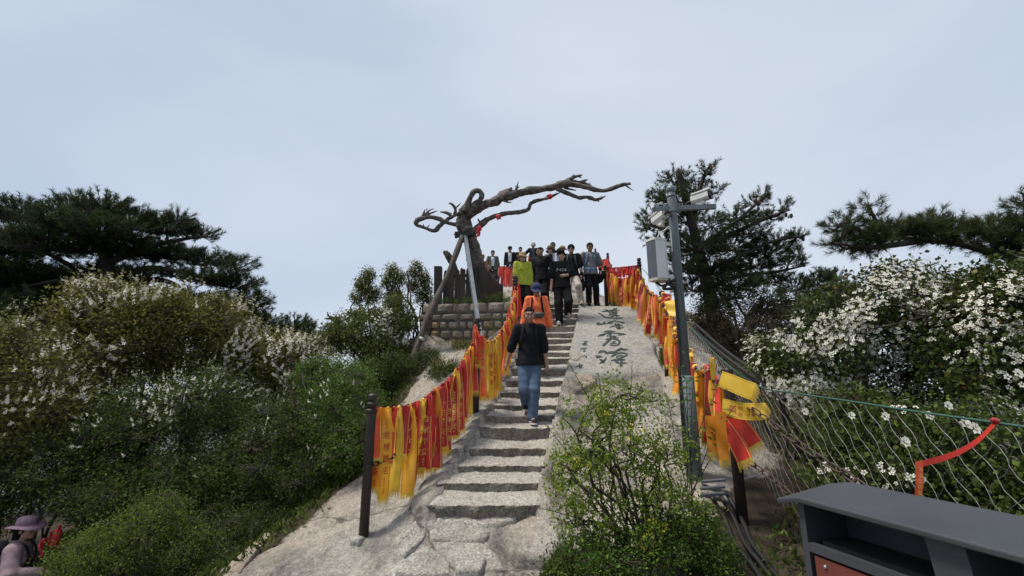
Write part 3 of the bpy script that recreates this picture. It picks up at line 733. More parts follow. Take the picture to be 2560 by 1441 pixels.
# ================================================================== fence posts, chains and prayer ribbons
M['post'] = simple('dark_brown_iron_post', (0.030, 0.018, 0.016), (0.016, 0.011, 0.010), 9, 0.55, 0.3, 40)
M['chain'] = simple('black_iron_chain', (0.022, 0.020, 0.020), (0.012, 0.011, 0.011), 20, 0.5, 0.2, 60, metal=0.3)
M['rust'] = simple('rusty_chain', (0.075, 0.045, 0.036), (0.035, 0.022, 0.018), 20, 0.75, 0.3, 60)
POSTS = {}
def fence_post(key, u, vtop, d, label, r=0.049, hmin=1.0):
    top = P(u, vtop, d)
    gz = H(top.x, top.y)
    h = max(hmin, top.z - gz)
    o = empty('fence_post', (top.x, top.y, top.z - h), label, 'post', 'posts of the ribbon fences')
    b = Vector((top.x, top.y, top.z - h))
    mb = MB(); mb.lathe(b, [(r, -0.25), (r, h - 0.21), (r * 0.98, h - 0.20)], 14); mb.build('shaft', M['post'], o, smooth=True)
    mb = MB(); mb.lathe(b + Vector((0, 0, h - 0.20)), [(r, 0), (r * 1.25, 0.012), (r * 1.25, 0.035), (r * 0.8, 0.05), (r * 1.1, 0.075), (r * 1.18, 0.10), (r * 0.72, 0.115), (r * 0.70, 0.128), (r * 1.0, 0.14), (r * 1.02, 0.185), (r * 0.75, 0.2), (r * 0.1, 0.205)], 10)
    mb.build('finial', M['post'], o, smooth=False)
    POSTS[key] = (b, h)
    return o
fence_post('A', 932, 985, 4.85, 'dark iron post at the lower end of the left ribbon fence')
fence_post('B', 1193, 796, 6.7, 'second dark post up the left ribbon fence, wrapped in red at its top')
fence_post('C', 1288, 690, 9.4, 'third dark post up the left fence beside the yellow jacketed woman')
fence_post('D', 1298, 648, 12.4, 'dark post of the left fence behind the yellow jacketed woman')
fence_post('R1', 1818, 921, 4.4, 'dark iron post right of the grey camera pole, behind the yellow flags')
fence_post('R2', 1654, 728, 7.8, 'dark post of the right fence left of the grey pole, hung with ribbons')
fence_post('R3', 1597, 646, 11.0, 'dark post with bulb finial at the upper corner of the right fence')
fence_post('R4', 1512, 664, 12.2, 'short dark post right of the grey shirted man')
fence_post('R5', 1519, 633, 16.0, 'thin far post of the right fence against the sky', 0.045)
fence_post('R6', 1488, 622, 20.0, 'farthest thin post of the right fence on the skyline', 0.045)
fence_post('L5', 1246, 660, 17.0, 'far post of the left fence right of the picket fence', 0.045)

LINK = None
def link_mesh(L=0.075, W=0.040, r=0.0062):
    pts = []
    for k in range(14):
        a = 2 * math.pi * k / 14
        x = (L - W) / 2 * (1 if math.cos(a) > 0 else -1) + W / 2 * math.cos(a); y = W / 2 * math.sin(a)
        pts.append((x, y, 0))
    V = []; F = []
    n = len(pts)
    for k in range(n):
        p = Vector(pts[k]); t = (Vector(pts[(k + 1) % n]) - Vector(pts[k - 1])).normalized(); nn = Vector((-t.y, t.x, 0))
        for j in range(5):
            b = 2 * math.pi * j / 5; V.append(p + nn * r * math.cos(b) + Vector((0, 0, r * math.sin(b))))
    for k in range(n):
        for j in range(5): F.append([k * 5 + j, k * 5 + (j + 1) % 5, ((k + 1) % n) * 5 + (j + 1) % 5, ((k + 1) % n) * 5 + j])
    return np.array([list(v) for v in V]), F
def chain(pts, label, mat='chain', L=0.075, W=0.040, r=0.0062):
    V, F = link_mesh(L, W, r)
    me = mesh_data('chain_link', V, F, M[mat], smooth=True)
    c = spline(pts, 400)
    s = np.concatenate([[0], np.cumsum(np.linalg.norm(np.diff(c, axis=0), axis=1))])
    o = empty('iron_chain', Vector(c[0]), label, 'chain', 'chains of the ribbon fences')
    n = int(s[-1] / (L - 2.6 * r))
    for k in range(n):
        q = np.array([np.interp((k + 0.5) / n * s[-1], s, c[:, i]) for i in range(3)])
        q2 = np.array([np.interp(min(s[-1], (k + 0.7) / n * s[-1]), s, c[:, i]) for i in range(3)])
        t = Vector(q2 - q).normalized()
        rot = t.to_track_quat('X', 'Z').to_matrix() @ Matrix.Rotation(R(90 if k % 2 else 12), 3, 'X')
        obj_from_mesh('link', me, o, Vector(q) - Vector(c[0]), rot.to_euler())
    return c
def PL(lst): return [P(*q) for q in lst]
CH = {}
CH['AB'] = chain(PL([(935, 1022, 4.85), (1000, 1020, 5.08), (1050, 1005, 5.32), (1092, 975, 5.6), (1132, 940, 5.95), (1162, 900, 6.3), (1182, 862, 6.6), (1193, 838, 6.7)]), 'black chain of the lowest left span, upper strand under the ribbons')
chain(PL([(919, 1166, 4.64), (945, 1158, 4.72), (975, 1145, 4.85), (1005, 1130, 5.02), (1035, 1114, 5.2), (1080, 1085, 5.6), (1130, 1040, 6.1), (1190, 970, 6.7)]), 'black chain hanging low from the lowest left post')
CH['BC'] = chain(PL([(1196, 840, 6.7), (1216, 856, 7.0), (1240, 850, 7.4), (1260, 822, 7.9), (1276, 785, 8.5), (1286, 745, 9.1), (1289, 715, 9.4)]), 'black chain of the second left span among red and gold ribbons')
CH['CD'] = chain(PL([(1289, 715, 9.4), (1293, 700, 10.4), (1296, 684, 11.4), (1298, 668, 12.4)]), 'black chain of the third left span beside the yellow jacket')
CH['DL'] = chain(PL([(1298, 668, 12.4), (1280, 672, 14.0), (1262, 668, 15.6), (1246, 668, 17.0)]), 'dark chain running back from the left fence to the far post', L=0.10, W=0.05)
CH['R43'] = chain(PL([(1512, 676, 12.2), (1530, 692, 12.0), (1555, 698, 11.6), (1580, 692, 11.2), (1597, 676, 11.0)]), 'chain between the two upper right posts under big ribbons')
CH['R43u'] = chain(PL([(1512, 668, 12.3), (1535, 671, 12.1), (1560, 669, 11.7), (1597, 665, 11.1)]), 'taut upper chain between the upper right posts with red tags')
CH['R32'] = chain(PL([(1597, 672, 11.0), (1604, 700, 10.2), (1618, 728, 9.3), (1636, 742, 8.5), (1654, 746, 7.8)]), 'chain dropping from the upper right corner post')
CH['R21'] = chain(PL([(1654, 746, 7.8), (1668, 790, 7.1), (1688, 845, 6.3), (1718, 900, 5.6), (1762, 942, 5.0), (1816, 960, 4.45)]), 'chain passing behind the grey pole among knotted ribbons')
CH['R54'] = chain(PL([(1519, 645, 16.0), (1524, 660, 14.6), (1526, 668, 13.4), (1512, 668, 12.3)]), 'chain from the far right post with faded red tags', L=0.10, W=0.05)
CH['R65'] = chain(PL([(1488, 632, 20.0), (1500, 648, 18.6), (1512, 650, 17.2), (1519, 645, 16.0)]), 'farthest chain of the right fence on the skyline', L=0.10, W=0.05)
chain(PL([(1822, 985, 4.4), (1905, 1040, 3.9), (1960, 1082, 3.5), (2040, 1140, 3.1), (2120, 1190, 2.8), (2210, 1252, 2.5)]), 'rusty long link chain sloping down behind the mesh fence', 'rust', 0.13, 0.045, 0.0065)
chain(PL([(1822, 1130, 4.4), (1880, 1160, 4.1), (1940, 1205, 3.8), (2000, 1260, 3.45)]), 'lower rusty chain from the right iron post', 'rust', 0.10, 0.04, 0.006)

GLY = {}
def glyph(ch):
    if ch not in GLY:
        cu = bpy.data.curves.new('g', 'FONT'); cu.body = ch; cu.size = 1.0; cu.resolution_u = 2
        o = bpy.data.objects.new('g', cu); COL.objects.link(o)
        me = bpy.data.meshes.new_from_object(o)
        V = np.array([v.co[:2] for v in me.vertices]); F = [list(p.vertices) for p in me.polygons]
        bpy.data.objects.remove(o); bpy.data.curves.remove(cu); bpy.data.meshes.remove(me)
        if len(V): V = V - (V.max(0) + V.min(0)) / 2
        GLY[ch] = (V, F)
    return GLY[ch]

def cloth(name, c, rough=0.42, transl=0.22):
    m, nt, b, out = new_mat(name)
    t = nt.nodes.new('ShaderNodeTexCoord')
    n = nt.nodes.new('ShaderNodeTexNoise'); n.inputs['Scale'].default_value = 9; n.inputs['Detail'].default_value = 3
    nt.links.new(t.outputs['Object'], n.inputs['Vector'])
    r = nt.nodes.new('ShaderNodeValToRGB')
    r.color_ramp.elements[0].position = 0.3; r.color_ramp.elements[0].color = (*[x * 0.78 for x in c], 1)
    r.color_ramp.elements[1].position = 0.7; r.color_ramp.elements[1].color = (*c, 1)
    nt.links.new(n.outputs[0], r.inputs[0]); nt.links.new(r.outputs[0], b.inputs['Base Color'])
    b.inputs['Roughness'].default_value = rough; b.inputs['Sheen Weight'].default_value = 0.2
    tr = nt.nodes.new('ShaderNodeBsdfTranslucent'); nt.links.new(r.outputs[0], tr.inputs[0])
    mx = nt.nodes.new('ShaderNodeMixShader'); mx.inputs[0].default_value = transl
    nt.links.new(b.outputs[0], mx.inputs[1]); nt.links.new(tr.outputs[0], mx.inputs[2]); nt.links.new(mx.outputs[0], out.inputs['Surface'])
    return m
RC = {'crimson': cloth('satin_crimson', (0.52, 0.026, 0.026)), 'red': cloth('satin_red', (0.74, 0.040, 0.024)), 'orangered': cloth('satin_orange_red', (0.92, 0.125, 0.035)),
      'gold': cloth('satin_gold', (0.90, 0.44, 0.022)), 'yellow': cloth('satin_yellow', (0.90, 0.58, 0.05)), 'amber': cloth('satin_amber', (0.88, 0.31, 0.016)),
      'pink': cloth('faded_pink_red', (0.66, 0.14, 0.10))}
RC['fringe'] = cloth('yellow_fringe', (0.78, 0.50, 0.05), 0.7)
RC['ink_red'] = simple('printed_red_ink', (0.50, 0.045, 0.02), None, 20, 0.6)
RC['ink_gold'] = simple('printed_gold_ink', (0.85, 0.55, 0.12), None, 20, 0.5)
RC['edge_gold'] = simple('gold_edge_stripe', (0.80, 0.50, 0.12), None, 20, 0.5)
RC['edge_red'] = simple('thin_brown_edge_stripe', (0.60, 0.28, 0.03), None, 20, 0.5)
ORD = lambda n: '%d%s' % (n, 'th' if 10 <= n % 100 <= 20 else {1: 'st', 2: 'nd', 3: 'rd'}.get(n % 10, 'th'))
COLWORD = {'crimson': 'crimson', 'red': 'red', 'orangered': 'orange red', 'gold': 'golden', 'yellow': 'yellow', 'amber': 'amber', 'pink': 'faded pink red'}

def ribbon(top, L, w, az, col, text='', label='', group=None, blow=(0, 0, 0), seed=0, fringe=True, gather=0.55, small='', amp=0.024, rows=14, txt0=0.28, name='prayer_ribbon', twist=0.0, knot=True, tsize=None, cols=9, fold=True):
    rr = random.Random(seed)
    ph = rr.uniform(0, 6.28); ph2 = rr.uniform(0, 6.28); k1 = rr.uniform(1.6, 2.8); sway = rr.uniform(-0.04, 0.04); lat = rr.uniform(-0.09, 0.09)
    top = np.array(top, float); blow = np.array(blow, float)
    def S(s, t):
        s = np.asarray(s, float); t = np.asarray(t, float)
        g = gather + (1 - gather) * np.clip(t / 0.28, 0, 1) ** 0.8
        a = az + twist * t
        ex, ey = np.cos(a), np.sin(a)                       # lateral
        nx, ny = np.sin(a), -np.cos(a)                      # normal (az = 0 faces -Y, the viewer)
        lx_ = s * (w / 2) * g + lat * t * L + 0.010 * np.sin(5 * t + ph2)
        nd = amp * np.sin(k1 * s + ph + 2.5 * t) * (0.6 + 0.8 * (1 - t)) + 0.5 * amp * np.sin(9 * t + ph2) + sway * L * t ** 1.5 + 0.012
        p = np.empty(np.broadcast(s, t).shape + (3,))
        p[..., 0] = top[0] + lx_ * ex + nd * nx + blow[0] * L * t ** 1.4
        p[..., 1] = top[1] + lx_ * ey + nd * ny + blow[1] * L * t ** 1.4
        p[..., 2] = top[2] + 0.012 - L * t + blow[2] * L * t ** 1.4 - 0.25 * w * twist * s * t
        return p
    ss = np.array([-1, -0.88, -0.78, -0.4, 0, 0.4, 0.78, 0.88, 1]) if cols == 9 else np.linspace(-1, 1, cols)
    tt = np.linspace(0, 1, rows)
    SS, TT = np.meshgrid(ss, tt)
    V = S(SS, TT).reshape(-1, 3)
    nc = len(ss)
    I_ = np.arange(len(V)).reshape(rows, nc)
    Fq_ = np.column_stack([I_[:-1, :-1].ravel(), I_[:-1, 1:].ravel(), I_[1:, 1:].ravel(), I_[1:, :-1].ravel()])
    mi = np.zeros((rows - 1, nc - 1), int)
    if cols == 9: mi[:, 1] = 1; mi[:, 6] = 1
    isred = col in ('crimson', 'red', 'orangered', 'pink')
    o = mk(name, V, Fq_, [RC[col], RC['edge_gold'] if isred else RC['edge_red']], None, smooth=True, mat_idx=mi.ravel(), origin=Vector(top))
    tag(o, label, 'ribbon', group)
    if fringe:
        nf = 12; fl = rr.uniform(0.05, 0.085)
        V = []; F = []
        e0 = S(np.linspace(-1, 1, nf + 1), np.ones(nf + 1)); dn = e0 - S(np.linspace(-1, 1, nf + 1), np.full(nf + 1, 0.97)); dn /= np.linalg.norm(dn, axis=1)[:, None] + 1e-9
        band = e0 + dn * 0.012
        for i in range(nf):
            b_ = len(V); q = fl * rr.uniform(0.7, 1.05)
            c0 = (band[i] + band[i + 1]) / 2 + (dn[i]) * q + np.array([rr.uniform(-.01, .01), rr.uniform(-.008, .008), 0])
            V += [e0[i], e0[i + 1], band[i + 1], band[i], c0 + 0.18 * (e0[i + 1] - e0[i]), c0 - 0.18 * (e0[i + 1] - e0[i])]
            F += [[b_, b_ + 1, b_ + 2, b_ + 3], [b_ + 3, b_ + 2, b_ + 4, b_ + 5]]
        mk('fringe', V, F, RC['fringe'], o)
    if text:
        ink = RC['ink_gold'] if isred else RC['ink_red']
        size = tsize or w * 0.62; stp = min((0.90 - txt0) / max(1, len(text)), 1.45 * size / L)
        for i, ch in enumerate(text):
            gv, gf = glyph(ch)
            if not len(gv): continue
            tcen = txt0 + stp * (i + 0.5)
            s_ = gv[:, 0] * size / (w / 2); t_ = tcen - gv[:, 1] * size / L
            e1 = S(s_, t_); ds = S(s_ + 0.02, t_) - e1; dt = S(s_, t_ + 0.01) - e1
            nn = np.cross(dt, ds); nn /= np.linalg.norm(nn, axis=1)[:, None] + 1e-12
            cdir = np.array([0, 0, EYE]) - e1
            nn *= np.sign((nn * cdir).sum(1))[:, None]
            mk('printed_character', e1 + nn * 0.004, gf, ink, o)
        if small:
            V = []; F = []; n = 0
            for i, ch in enumerate(small):
                gv, gf = glyph(ch)
                if not len(gv): continue
                sz_ = w * 0.2
                tcen = txt0 + stp * len(text) + 0.03 + 1.2 * sz_ / L * i
                if tcen > 0.97: break
                s_ = gv[:, 0] * sz_ / (w / 2); t_ = tcen - gv[:, 1] * sz_ / L
                e1 = S(s_, t_); V.append(e1 + (np.array([0, 0, EYE]) - e1) * 0.0010 + 0); F += [[q + n for q in f] for f in gf]; n += len(gv)
            if V: tag(mk('small_print', np.vstack(V), F, ink, o), kind='stuff')
    if knot:
        m_ = MB(); q = 0.017 + 0.008 * rr.random()
        m_.ellipsoid(np.array(top) + np.array([0, -0.006, 0.006]), (q * 0.9, q * 0.8, q), 8)
        Vk = np.vstack(m_.V); ce = np.array(top)
        Vk = ce + (Vk - ce) * (1 + 0.45 * np.array([noise.noise((p[0] * 45 + seed, p[1] * 45, p[2] * 45)) for p in Vk]))[:, None]
        m_.V = [Vk]
        m_.build('knot', RC[col], o, smooth=True)
        if fold and rr.random() < 0.45:                      # the short loose end of the tie
            V = []; F = []; fl = rr.uniform(0.12, 0.3); dx = rr.uniform(-0.09, 0.09)
            for j in range(5):
                t = j / 4
                for sg in (-1, 1): V.append(ce + np.array([dx * t + sg * (0.014 + 0.014 * t), -0.035 - 0.02 * math.sin(3 * t), -fl * t + 0.02 * math.sin(3.1 * t)]))
                if j: F.append([2 * j - 2, 2 * j - 1, 2 * j + 1, 2 * j])
            mk('loose_end', V, F, RC[col], o, smooth=True)
    return o

def along(c, f):
    s = np.concatenate([[0], np.cumsum(np.linalg.norm(np.diff(c, axis=0), axis=1))])
    return np.array([np.interp(f * s[-1], s, c[:, i]) for i in range(3)])

rr = random.Random(3)
# ---- lowest left span: ribbons read one by one from the photograph (colour, text, length)
AB = [('orangered', '', .55), ('amber', '身體健康', .86), ('gold', '金榜題名', .98), ('red', '', .62), ('yellow', '', .92), ('crimson', '', .55), ('gold', '', 1.0), ('crimson', '大吉大利', .90), ('red', '', .45), ('yellow', '平安如意', .88),
      ('crimson', '合家平安', .86), ('red', '', .92), ('crimson', '', .95), ('amber', '', .80), ('crimson', '', .85), ('crimson', '一生平安', .82), ('crimson', '土地神佑福', .90), ('red', '', .84), ('crimson', '全家健康平安', .80), ('yellow', '', .82),
      ('gold', '', .84), ('crimson', '財寶年年', .86), ('red', '', .82), ('crimson', '', .80), ('gold', '一生平安', .85), ('orangered', '', .78), ('yellow', '學業有成', .86), ('crimson', '', .8),
      ('gold', '步步高升', .84), ('red', '', .72), ('gold', '事業有成', .86), ('amber', '', .80)]
for i, (c, t, L) in enumerate(AB):
    f = (i + 0.55) / len(AB)
    p = along(CH['AB'], f) + np.array([rr.uniform(-.01, .01), -0.02 - 0.02 * (i % 3), 0])
    ribbon(p, L * 0.93, rr.uniform(.12, .15) if c != 'red' else 0.085, R(rr.uniform(0, 42)), c, t, '%s ribbon%s, %s from the lowest left post' % (COLWORD[c], ' with printed characters' if t else '', ORD(i + 1)),
           'ribbons on the lowest left span', blow=(rr.uniform(-.05, .04), rr.uniform(-.06, .02), 0), seed=100 + i, small='願你平安順遂' if t else '', txt0=0.24, twist=rr.uniform(-.25, .25))
# ---- second span
BC = ['orangered', 'gold', 'yellow', 'gold', 'crimson', 'gold', 'yellow', 'gold', 'amber', 'red', 'crimson', 'gold', 'red', 'orangered', 'gold', 'crimson', 'red', 'gold', 'crimson', 'orangered', 'gold', 'red', 'crimson', 'gold', 'orangered', 'red']
TX = ['事業有成', '心想事成', '', '平安健康', '', '萬事如意', '', '吉祥如意', '']
for i, c in enumerate(BC):
    f = (i + 0.4) / len(BC)
    p = along(CH['BC'], f) + np.array([rr.uniform(-.02, .02), -0.02 - 0.02 * (i % 3), 0])
    t = TX[i % 9]
    ribbon(p, rr.uniform(.74, .88) if f < 0.55 else rr.uniform(.85, 1.05), rr.uniform(.115, .145), R(rr.uniform(-15, 40)), c, t, '%s ribbon%s, %s up the left fence from the second post' % (COLWORD[c], ' with printed characters' if t else '', ORD(i + 1)),
           'ribbons on the second left span', blow=(rr.uniform(-.06, .04), rr.uniform(-.06, .02), 0), seed=200 + i, txt0=0.2)
for i, c in enumerate(['red', 'orangered', 'red']):          # cloth wound round the top of the second post
    b, h = POSTS['B']
    ribbon(b + Vector((0.02 * (i - 1), -0.07, h - 0.14 - 0.05 * i)), 0.45, 0.09, R(-20 + 25 * i), c, '', '%s cloth strip, %s wound round the second left post' % (COLWORD[c], ORD(i + 1)), 'cloth on the second left post', seed=260 + i, gather=0.7, amp=0.03)
CDc = ['red', 'orangered', 'red', 'pink', 'orangered', 'red', 'orangered', 'red', 'pink', 'red', 'orangered', 'red', 'gold', 'red']
for i, c in enumerate(CDc):
    p = along(CH['CD'], (i + 0.5) / len(CDc)) + np.array([rr.uniform(-.05, .05), -0.02 * (i % 3), 0])
    ribbon(p, rr.uniform(.55, .85), 0.10, R(rr.uniform(-40, 40)), c, '', '%s ribbon, %s up the left fence from the third post' % (COLWORD[c], ORD(i + 1)), 'ribbons on the third left span', seed=300 + i, rows=9, cols=5, fringe=False)
# ---- upper right corner
RA = ['gold', 'crimson', 'yellow', 'pink', 'orangered', 'gold', 'yellow', 'yellow', 'crimson', 'gold', 'red', 'crimson', 'gold', 'gold', 'amber', 'crimson', 'red', 'gold']
for i, c in enumerate(RA):
    p = along(CH['R43'], (i + 0.5) / len(RA)) + np.array([rr.uniform(-.03, .03), -0.03 * (i % 3), 0])
    t = TX[(i * 2) % 9]
    ribbon(p, rr.uniform(.66, .86), 0.15, R(rr.uniform(-35, 25)), c, t, '%s ribbon, %s from the short post on the upper right span' % (COLWORD[c], ORD(i + 1)), 'ribbons on the upper right span',
           seed=400 + i, blow=(rr.uniform(-.05, .05), 0, 0), amp=0.03, rows=10)
for i in range(26):
    c = rr.choice(['red', 'crimson', 'red', 'crimson', 'orangered'])
    p = along(CH['R43u'], (i + 0.5) / 26) + np.array([0, -0.01 * (i % 2), 0])
    ribbon(p, rr.uniform(.20, .36), 0.065, R(rr.uniform(-60, 60)), c, '', 'short red tag, %s along the taut upper chain at the right' % ORD(i + 1), 'red tags on the taut upper right chain', seed=450 + i, rows=5, cols=3, fringe=False, fold=False)
# ---- right span toward the grey pole
RB = ['gold', 'red', 'yellow', 'crimson', 'gold', 'gold', 'pink', 'amber', 'gold', 'crimson', 'yellow', 'crimson', 'gold', 'red', 'crimson', 'orangered', 'gold', 'crimson']
for i, c in enumerate(RB):
    f = (i + 0.5) / len(RB)
    p = along(CH['R32'], f) + np.array([rr.uniform(-.04, .04), -0.03 * (i % 3), 0])
    t = TX[(i * 2 + 1) % 9]
    ribbon(p, rr.uniform(.68, .86) if f < .6 else rr.uniform(.75, 1.0), 0.125, R(rr.uniform(-40, 15)), c, t, '%s ribbon, %s down from the upper right corner post' % (COLWORD[c], ORD(i + 1)), 'ribbons below the upper right corner post',
           seed=500 + i, blow=(rr.uniform(-.10, .06), rr.uniform(-.05, .05), 0.05 if i % 5 else 0.25), amp=0.03, rows=10)
RD_ = ['red', 'gold', 'crimson', 'gold', 'pink', 'gold', 'red', 'gold', 'amber', 'gold', 'crimson', 'gold', 'amber', 'red', 'gold', 'yellow', 'gold', 'crimson', 'gold', 'amber', 'crimson', 'gold', 'red', 'gold']
for i, c in enumerate(RD_):
    f = (i + 0.5) / len(RD_)
    p = along(CH['R21'], f) + np.array([rr.uniform(-.04, .04), -0.03 * (i % 3), rr.uniform(-.02, .05)])
    t = TX[(i * 2) % 9]
    ribbon(p, rr.uniform(.62, .80), 0.12, R(rr.uniform(-55, 5)), c, t, '%s ribbon, %s toward the right iron post past the grey pole' % (COLWORD[c], ORD(i + 1)), 'ribbons beside the grey pole',
           seed=550 + i, blow=(rr.uniform(-.06, .08), rr.uniform(-.05, .05), 0.03), amp=0.03, txt0=0.3)
    if i % 2 == 0:                                              # bulky bows: short loops of cloth
        m_ = MB(); ce = Vector(p) + Vector((rr.uniform(-.02, .04), -0.07, 0.01))
        for lp in range(4):
            a0 = rr.uniform(0, 6.28); tl_ = rr.uniform(0.06, 0.12); wd_ = rr.uniform(0.02, 0.035); up = rr.uniform(-0.2, 0.9)
            dr = Vector((math.cos(a0), -0.35 * abs(math.sin(a0)), up)).normalized(); sd = dr.cross(Vector((0.3, 1, 0.2))).normalized(); th_ = sd.cross(dr)
            V = []; F = []
            for j in range(11):
                q = j / 10; ang_ = 2 * math.pi * q
                c_ = ce + dr * (tl_ * (1 - math.cos(ang_)) / 2) + sd * (0.35 * tl_ * math.sin(ang_)) + th_ * 0.012 * math.sin(3 * ang_ + lp)
                for sg in (-1, 1): V.append(c_ + th_ * sg * wd_ * (0.4 + 0.6 * math.sin(math.pi * q)))
                if j: F.append([2 * j - 2, 2 * j - 1, 2 * j + 1, 2 * j])
            m_.add(V, F, lp % 2)
        c1_ = rr.choice(['gold', 'yellow', 'red', 'crimson'])
        bo = m_.build('cloth_bow', [RC[c1_], RC[rr.choice(['gold', 'yellow', 'pink'])]], None, smooth=True)
        tag(bo, 'looped cloth bow, %s down the chain beside the grey pole' % ORD(i // 2 + 1), 'bow', 'bows on the right chain')
# ---- big wind blown ones at the right iron post
def flag(u, v, d, u2, v2, d2, w, col, label, text='', seed=0, sag=0.06, tsize=None):
    """strip streaming from (u,v,d) to (u2,v2,d2)"""
    a = np.array(P(u, v, d)); b = np.array(P(u2, v2, d2)); ax = b - a; L = np.linalg.norm(ax); ax /= L
    side = np.cross(ax, np.array(P(u, v, 1)) - np.array([0, 0, EYE])); side /= np.linalg.norm(side); nn = np.cross(side, ax)
    if nn[1] > 0: nn = -nn
    if side[2] < 0: side = -side
    def S(s, t):
        s = np.asarray(s, float)[..., None]; t = np.asarray(t, float)[..., None]
        return a + ax * L * t + side * (s * w / 2) + nn * (0.016 * np.sin(7 * t + s * 1.6 + seed) * (0.4 + t)) + side * (0.006 * np.sin(5 * t + seed)) - np.array([0, 0, 1.0]) * sag * np.sin(np.pi * t) * L
    ss = np.array([-1, -0.88, -0.80, -0.4, 0, 0.4, 0.80, 0.88, 1]); tt = np.linspace(0, 1, 14)
    SS, TT = np.meshgrid(ss, tt); V = S(SS, TT).reshape(-1, 3); I_ = np.arange(len(V)).reshape(14, 9)
    mi = np.zeros((13, 8), int); mi[:, 1] = 1; mi[:, 6] = 1
    isred = col in ('crimson', 'red', 'orangered')
    o = mk('prayer_ribbon', V, np.column_stack([I_[:-1, :-1].ravel(), I_[:-1, 1:].ravel(), I_[1:, 1:].ravel(), I_[1:, :-1].ravel()]), [RC[col], RC['edge_gold' if isred else 'edge_red']], None, smooth=True, mat_idx=mi.ravel(), origin=Vector(a))
    tag(o, label, 'ribbon')
    V = []; F = []
    for i in range(16):
        s0, s1 = -1 + i / 8, -1 + (i + 1) / 8
        e0, e1 = S(s0, 1.0), S(s1, 1.0); dn = np.array([0, 0, -1.0]) * 0.75 + ax * 0.5; q = 0.07 * random.uniform(.7, 1.1)
        k = len(V); V += [e0, e1, e1 + dn * q - (e1 - e0) * .3, e0 + dn * q + (e1 - e0) * .3]; F.append([k, k + 1, k + 2, k + 3])
    mk('fringe', V, F, RC['fringe'], o)
    if text:
        for ch, s0, t0, sz in text:
            gv, gf = glyph(ch)
            mk('printed_character', S(s0 - gv[:, 0] * sz / (w / 2), t0 - gv[:, 1] * sz / L) + nn * 0.004, gf, RC['ink_red' if not isred else 'ink_gold'], o)
    return o
flag(1800, 948, 4.25, 1884, 978, 4.05, 0.155, 'yellow', 'plain yellow ribbon blown sideways from the right iron post', sag=0.02)
flag(1806, 1018, 4.2, 1912, 1030, 4.0, 0.150, 'yellow', 'yellow ribbon with red characters blown sideways below the plain one', seed=2, sag=0.03,
     text=[('成', 0.0, 0.24, .075), ('姓', -0.45, 0.42, .045), ('名', 0.35, 0.42, .045), ('福', 0.4, 0.62, .032), ('如', 0.0, 0.62, .032), ('意', -0.4, 0.62, .032), ('平', 0.4, 0.74, .032), ('安', 0.0, 0.74, .032), ('康', -0.4, 0.74, .032)])
flag(1822, 1030, 4.25, 1886, 1112, 4.1, 0.15, 'red', 'red ribbon with gold edge slanting down right of the iron post', seed=4, sag=-0.05)
flag(1800, 1050, 4.22, 1862, 1150, 4.05, 0.14, 'red', 'red satin ribbon slanting down across the right iron post', seed=5, sag=-0.04)
flag(1800, 1030, 4.15, 1810, 1150, 4.1, 0.095, 'amber', 'deep golden ribbon with yellow fringe hanging before the right iron post', seed=6, sag=0.0)
flag(1782, 1040, 4.25, 1786, 1130, 4.2, 0.13, 'amber', 'amber ribbon hanging left of the right iron post', seed=7, sag=0.0)
flag(1668, 735, 7.6, 1660, 790, 7.5, 0.16, 'crimson', 'dark crimson ribbon knotted on the post left of the grey pole', seed=8, sag=0.0)
flag(1690, 790, 6.8, 1672, 752, 7.0, 0.16, 'yellow', 'yellow ribbon folded upward left of the grey pole', seed=9, sag=0.0)
flag(1786, 950, 4.6, 1778, 895, 4.6, 0.05, 'yellow', 'thin twisted yellow ribbon standing up beside the mesh fence', seed=10, sag=0.0)
# ---- far red tags
def tags_on(key, n, L0, L1, label, group, w=0.09, cols=('red', 'orangered', 'red', 'crimson', 'pink')):
    for i in range(n):
        p = along(CH[key], (i + 0.5) / n)
        ribbon(p, rr.uniform(L0, L1), w, R(rr.uniform(-70, 70)), rr.choice(cols), '', label % ORD(i + 1), group, seed=600 + i + hash(key) % 97 * 0, rows=5, cols=3, fringe=False, fold=False, knot=False, amp=0.03)
tags_on('DL', 26, .25, .8, 'red tag, %s along the far chain behind the picket fence', 'red tags on the far left chain')
tags_on('R54', 28, .3, .6, 'red tag, %s down the far right chain above the grey shirted man', 'red tags on the far right chain')
tags_on('R65', 24, .3, .6, 'red tag, %s along the farthest right chain on the skyline', 'red tags on the farthest right chain', w=0.08)
# ================================================================== grey pole with cameras and antenna
M['polegrey'] = simple('grey_painted_steel', (0.150, 0.175, 0.195), (0.125, 0.148, 0.165), 5, 0.38, 0.05, 60)
M['camwhite'] = simple('white_camera_plastic', (0.66, 0.66, 0.64), (0.58, 0.58, 0.56), 6, 0.4)
M['camdark'] = simple('dark_camera_glass', (0.012, 0.013, 0.015), (0.008, 0.008, 0.01), 6, 0.12)
M['greyplastic'] = simple('slate_grey_plastic', (0.085, 0.095, 0.115), (0.075, 0.083, 0.10), 6, 0.5)
M['cable'] = simple('black_cable', (0.012, 0.012, 0.013), None, 8, 0.5)
M['beige'] = simple('beige_end_cap', (0.50, 0.44, 0.38), None, 6, 0.5)
pb = P(1735, 1185, 4.7); pb.z = min(pb.z, H(pb.x, pb.y))
PX, PY = pb.x, pb.y
def polez(v):                                         # height on the pole axis seen at photo row v
    lo, hi = 0.0, 6.0
    for _ in range(40):
        m_ = (lo + hi) / 2
        if proj((PX, PY, m_))[1] > v: lo = m_
        else: hi = m_
    return lo
pole = empty('camera_pole', (PX, PY, pb.z), 'tall grey steel pole with ball top carrying two security cameras', 'pole')
mb = MB(); zs = polez(945); zt_ = polez(500)
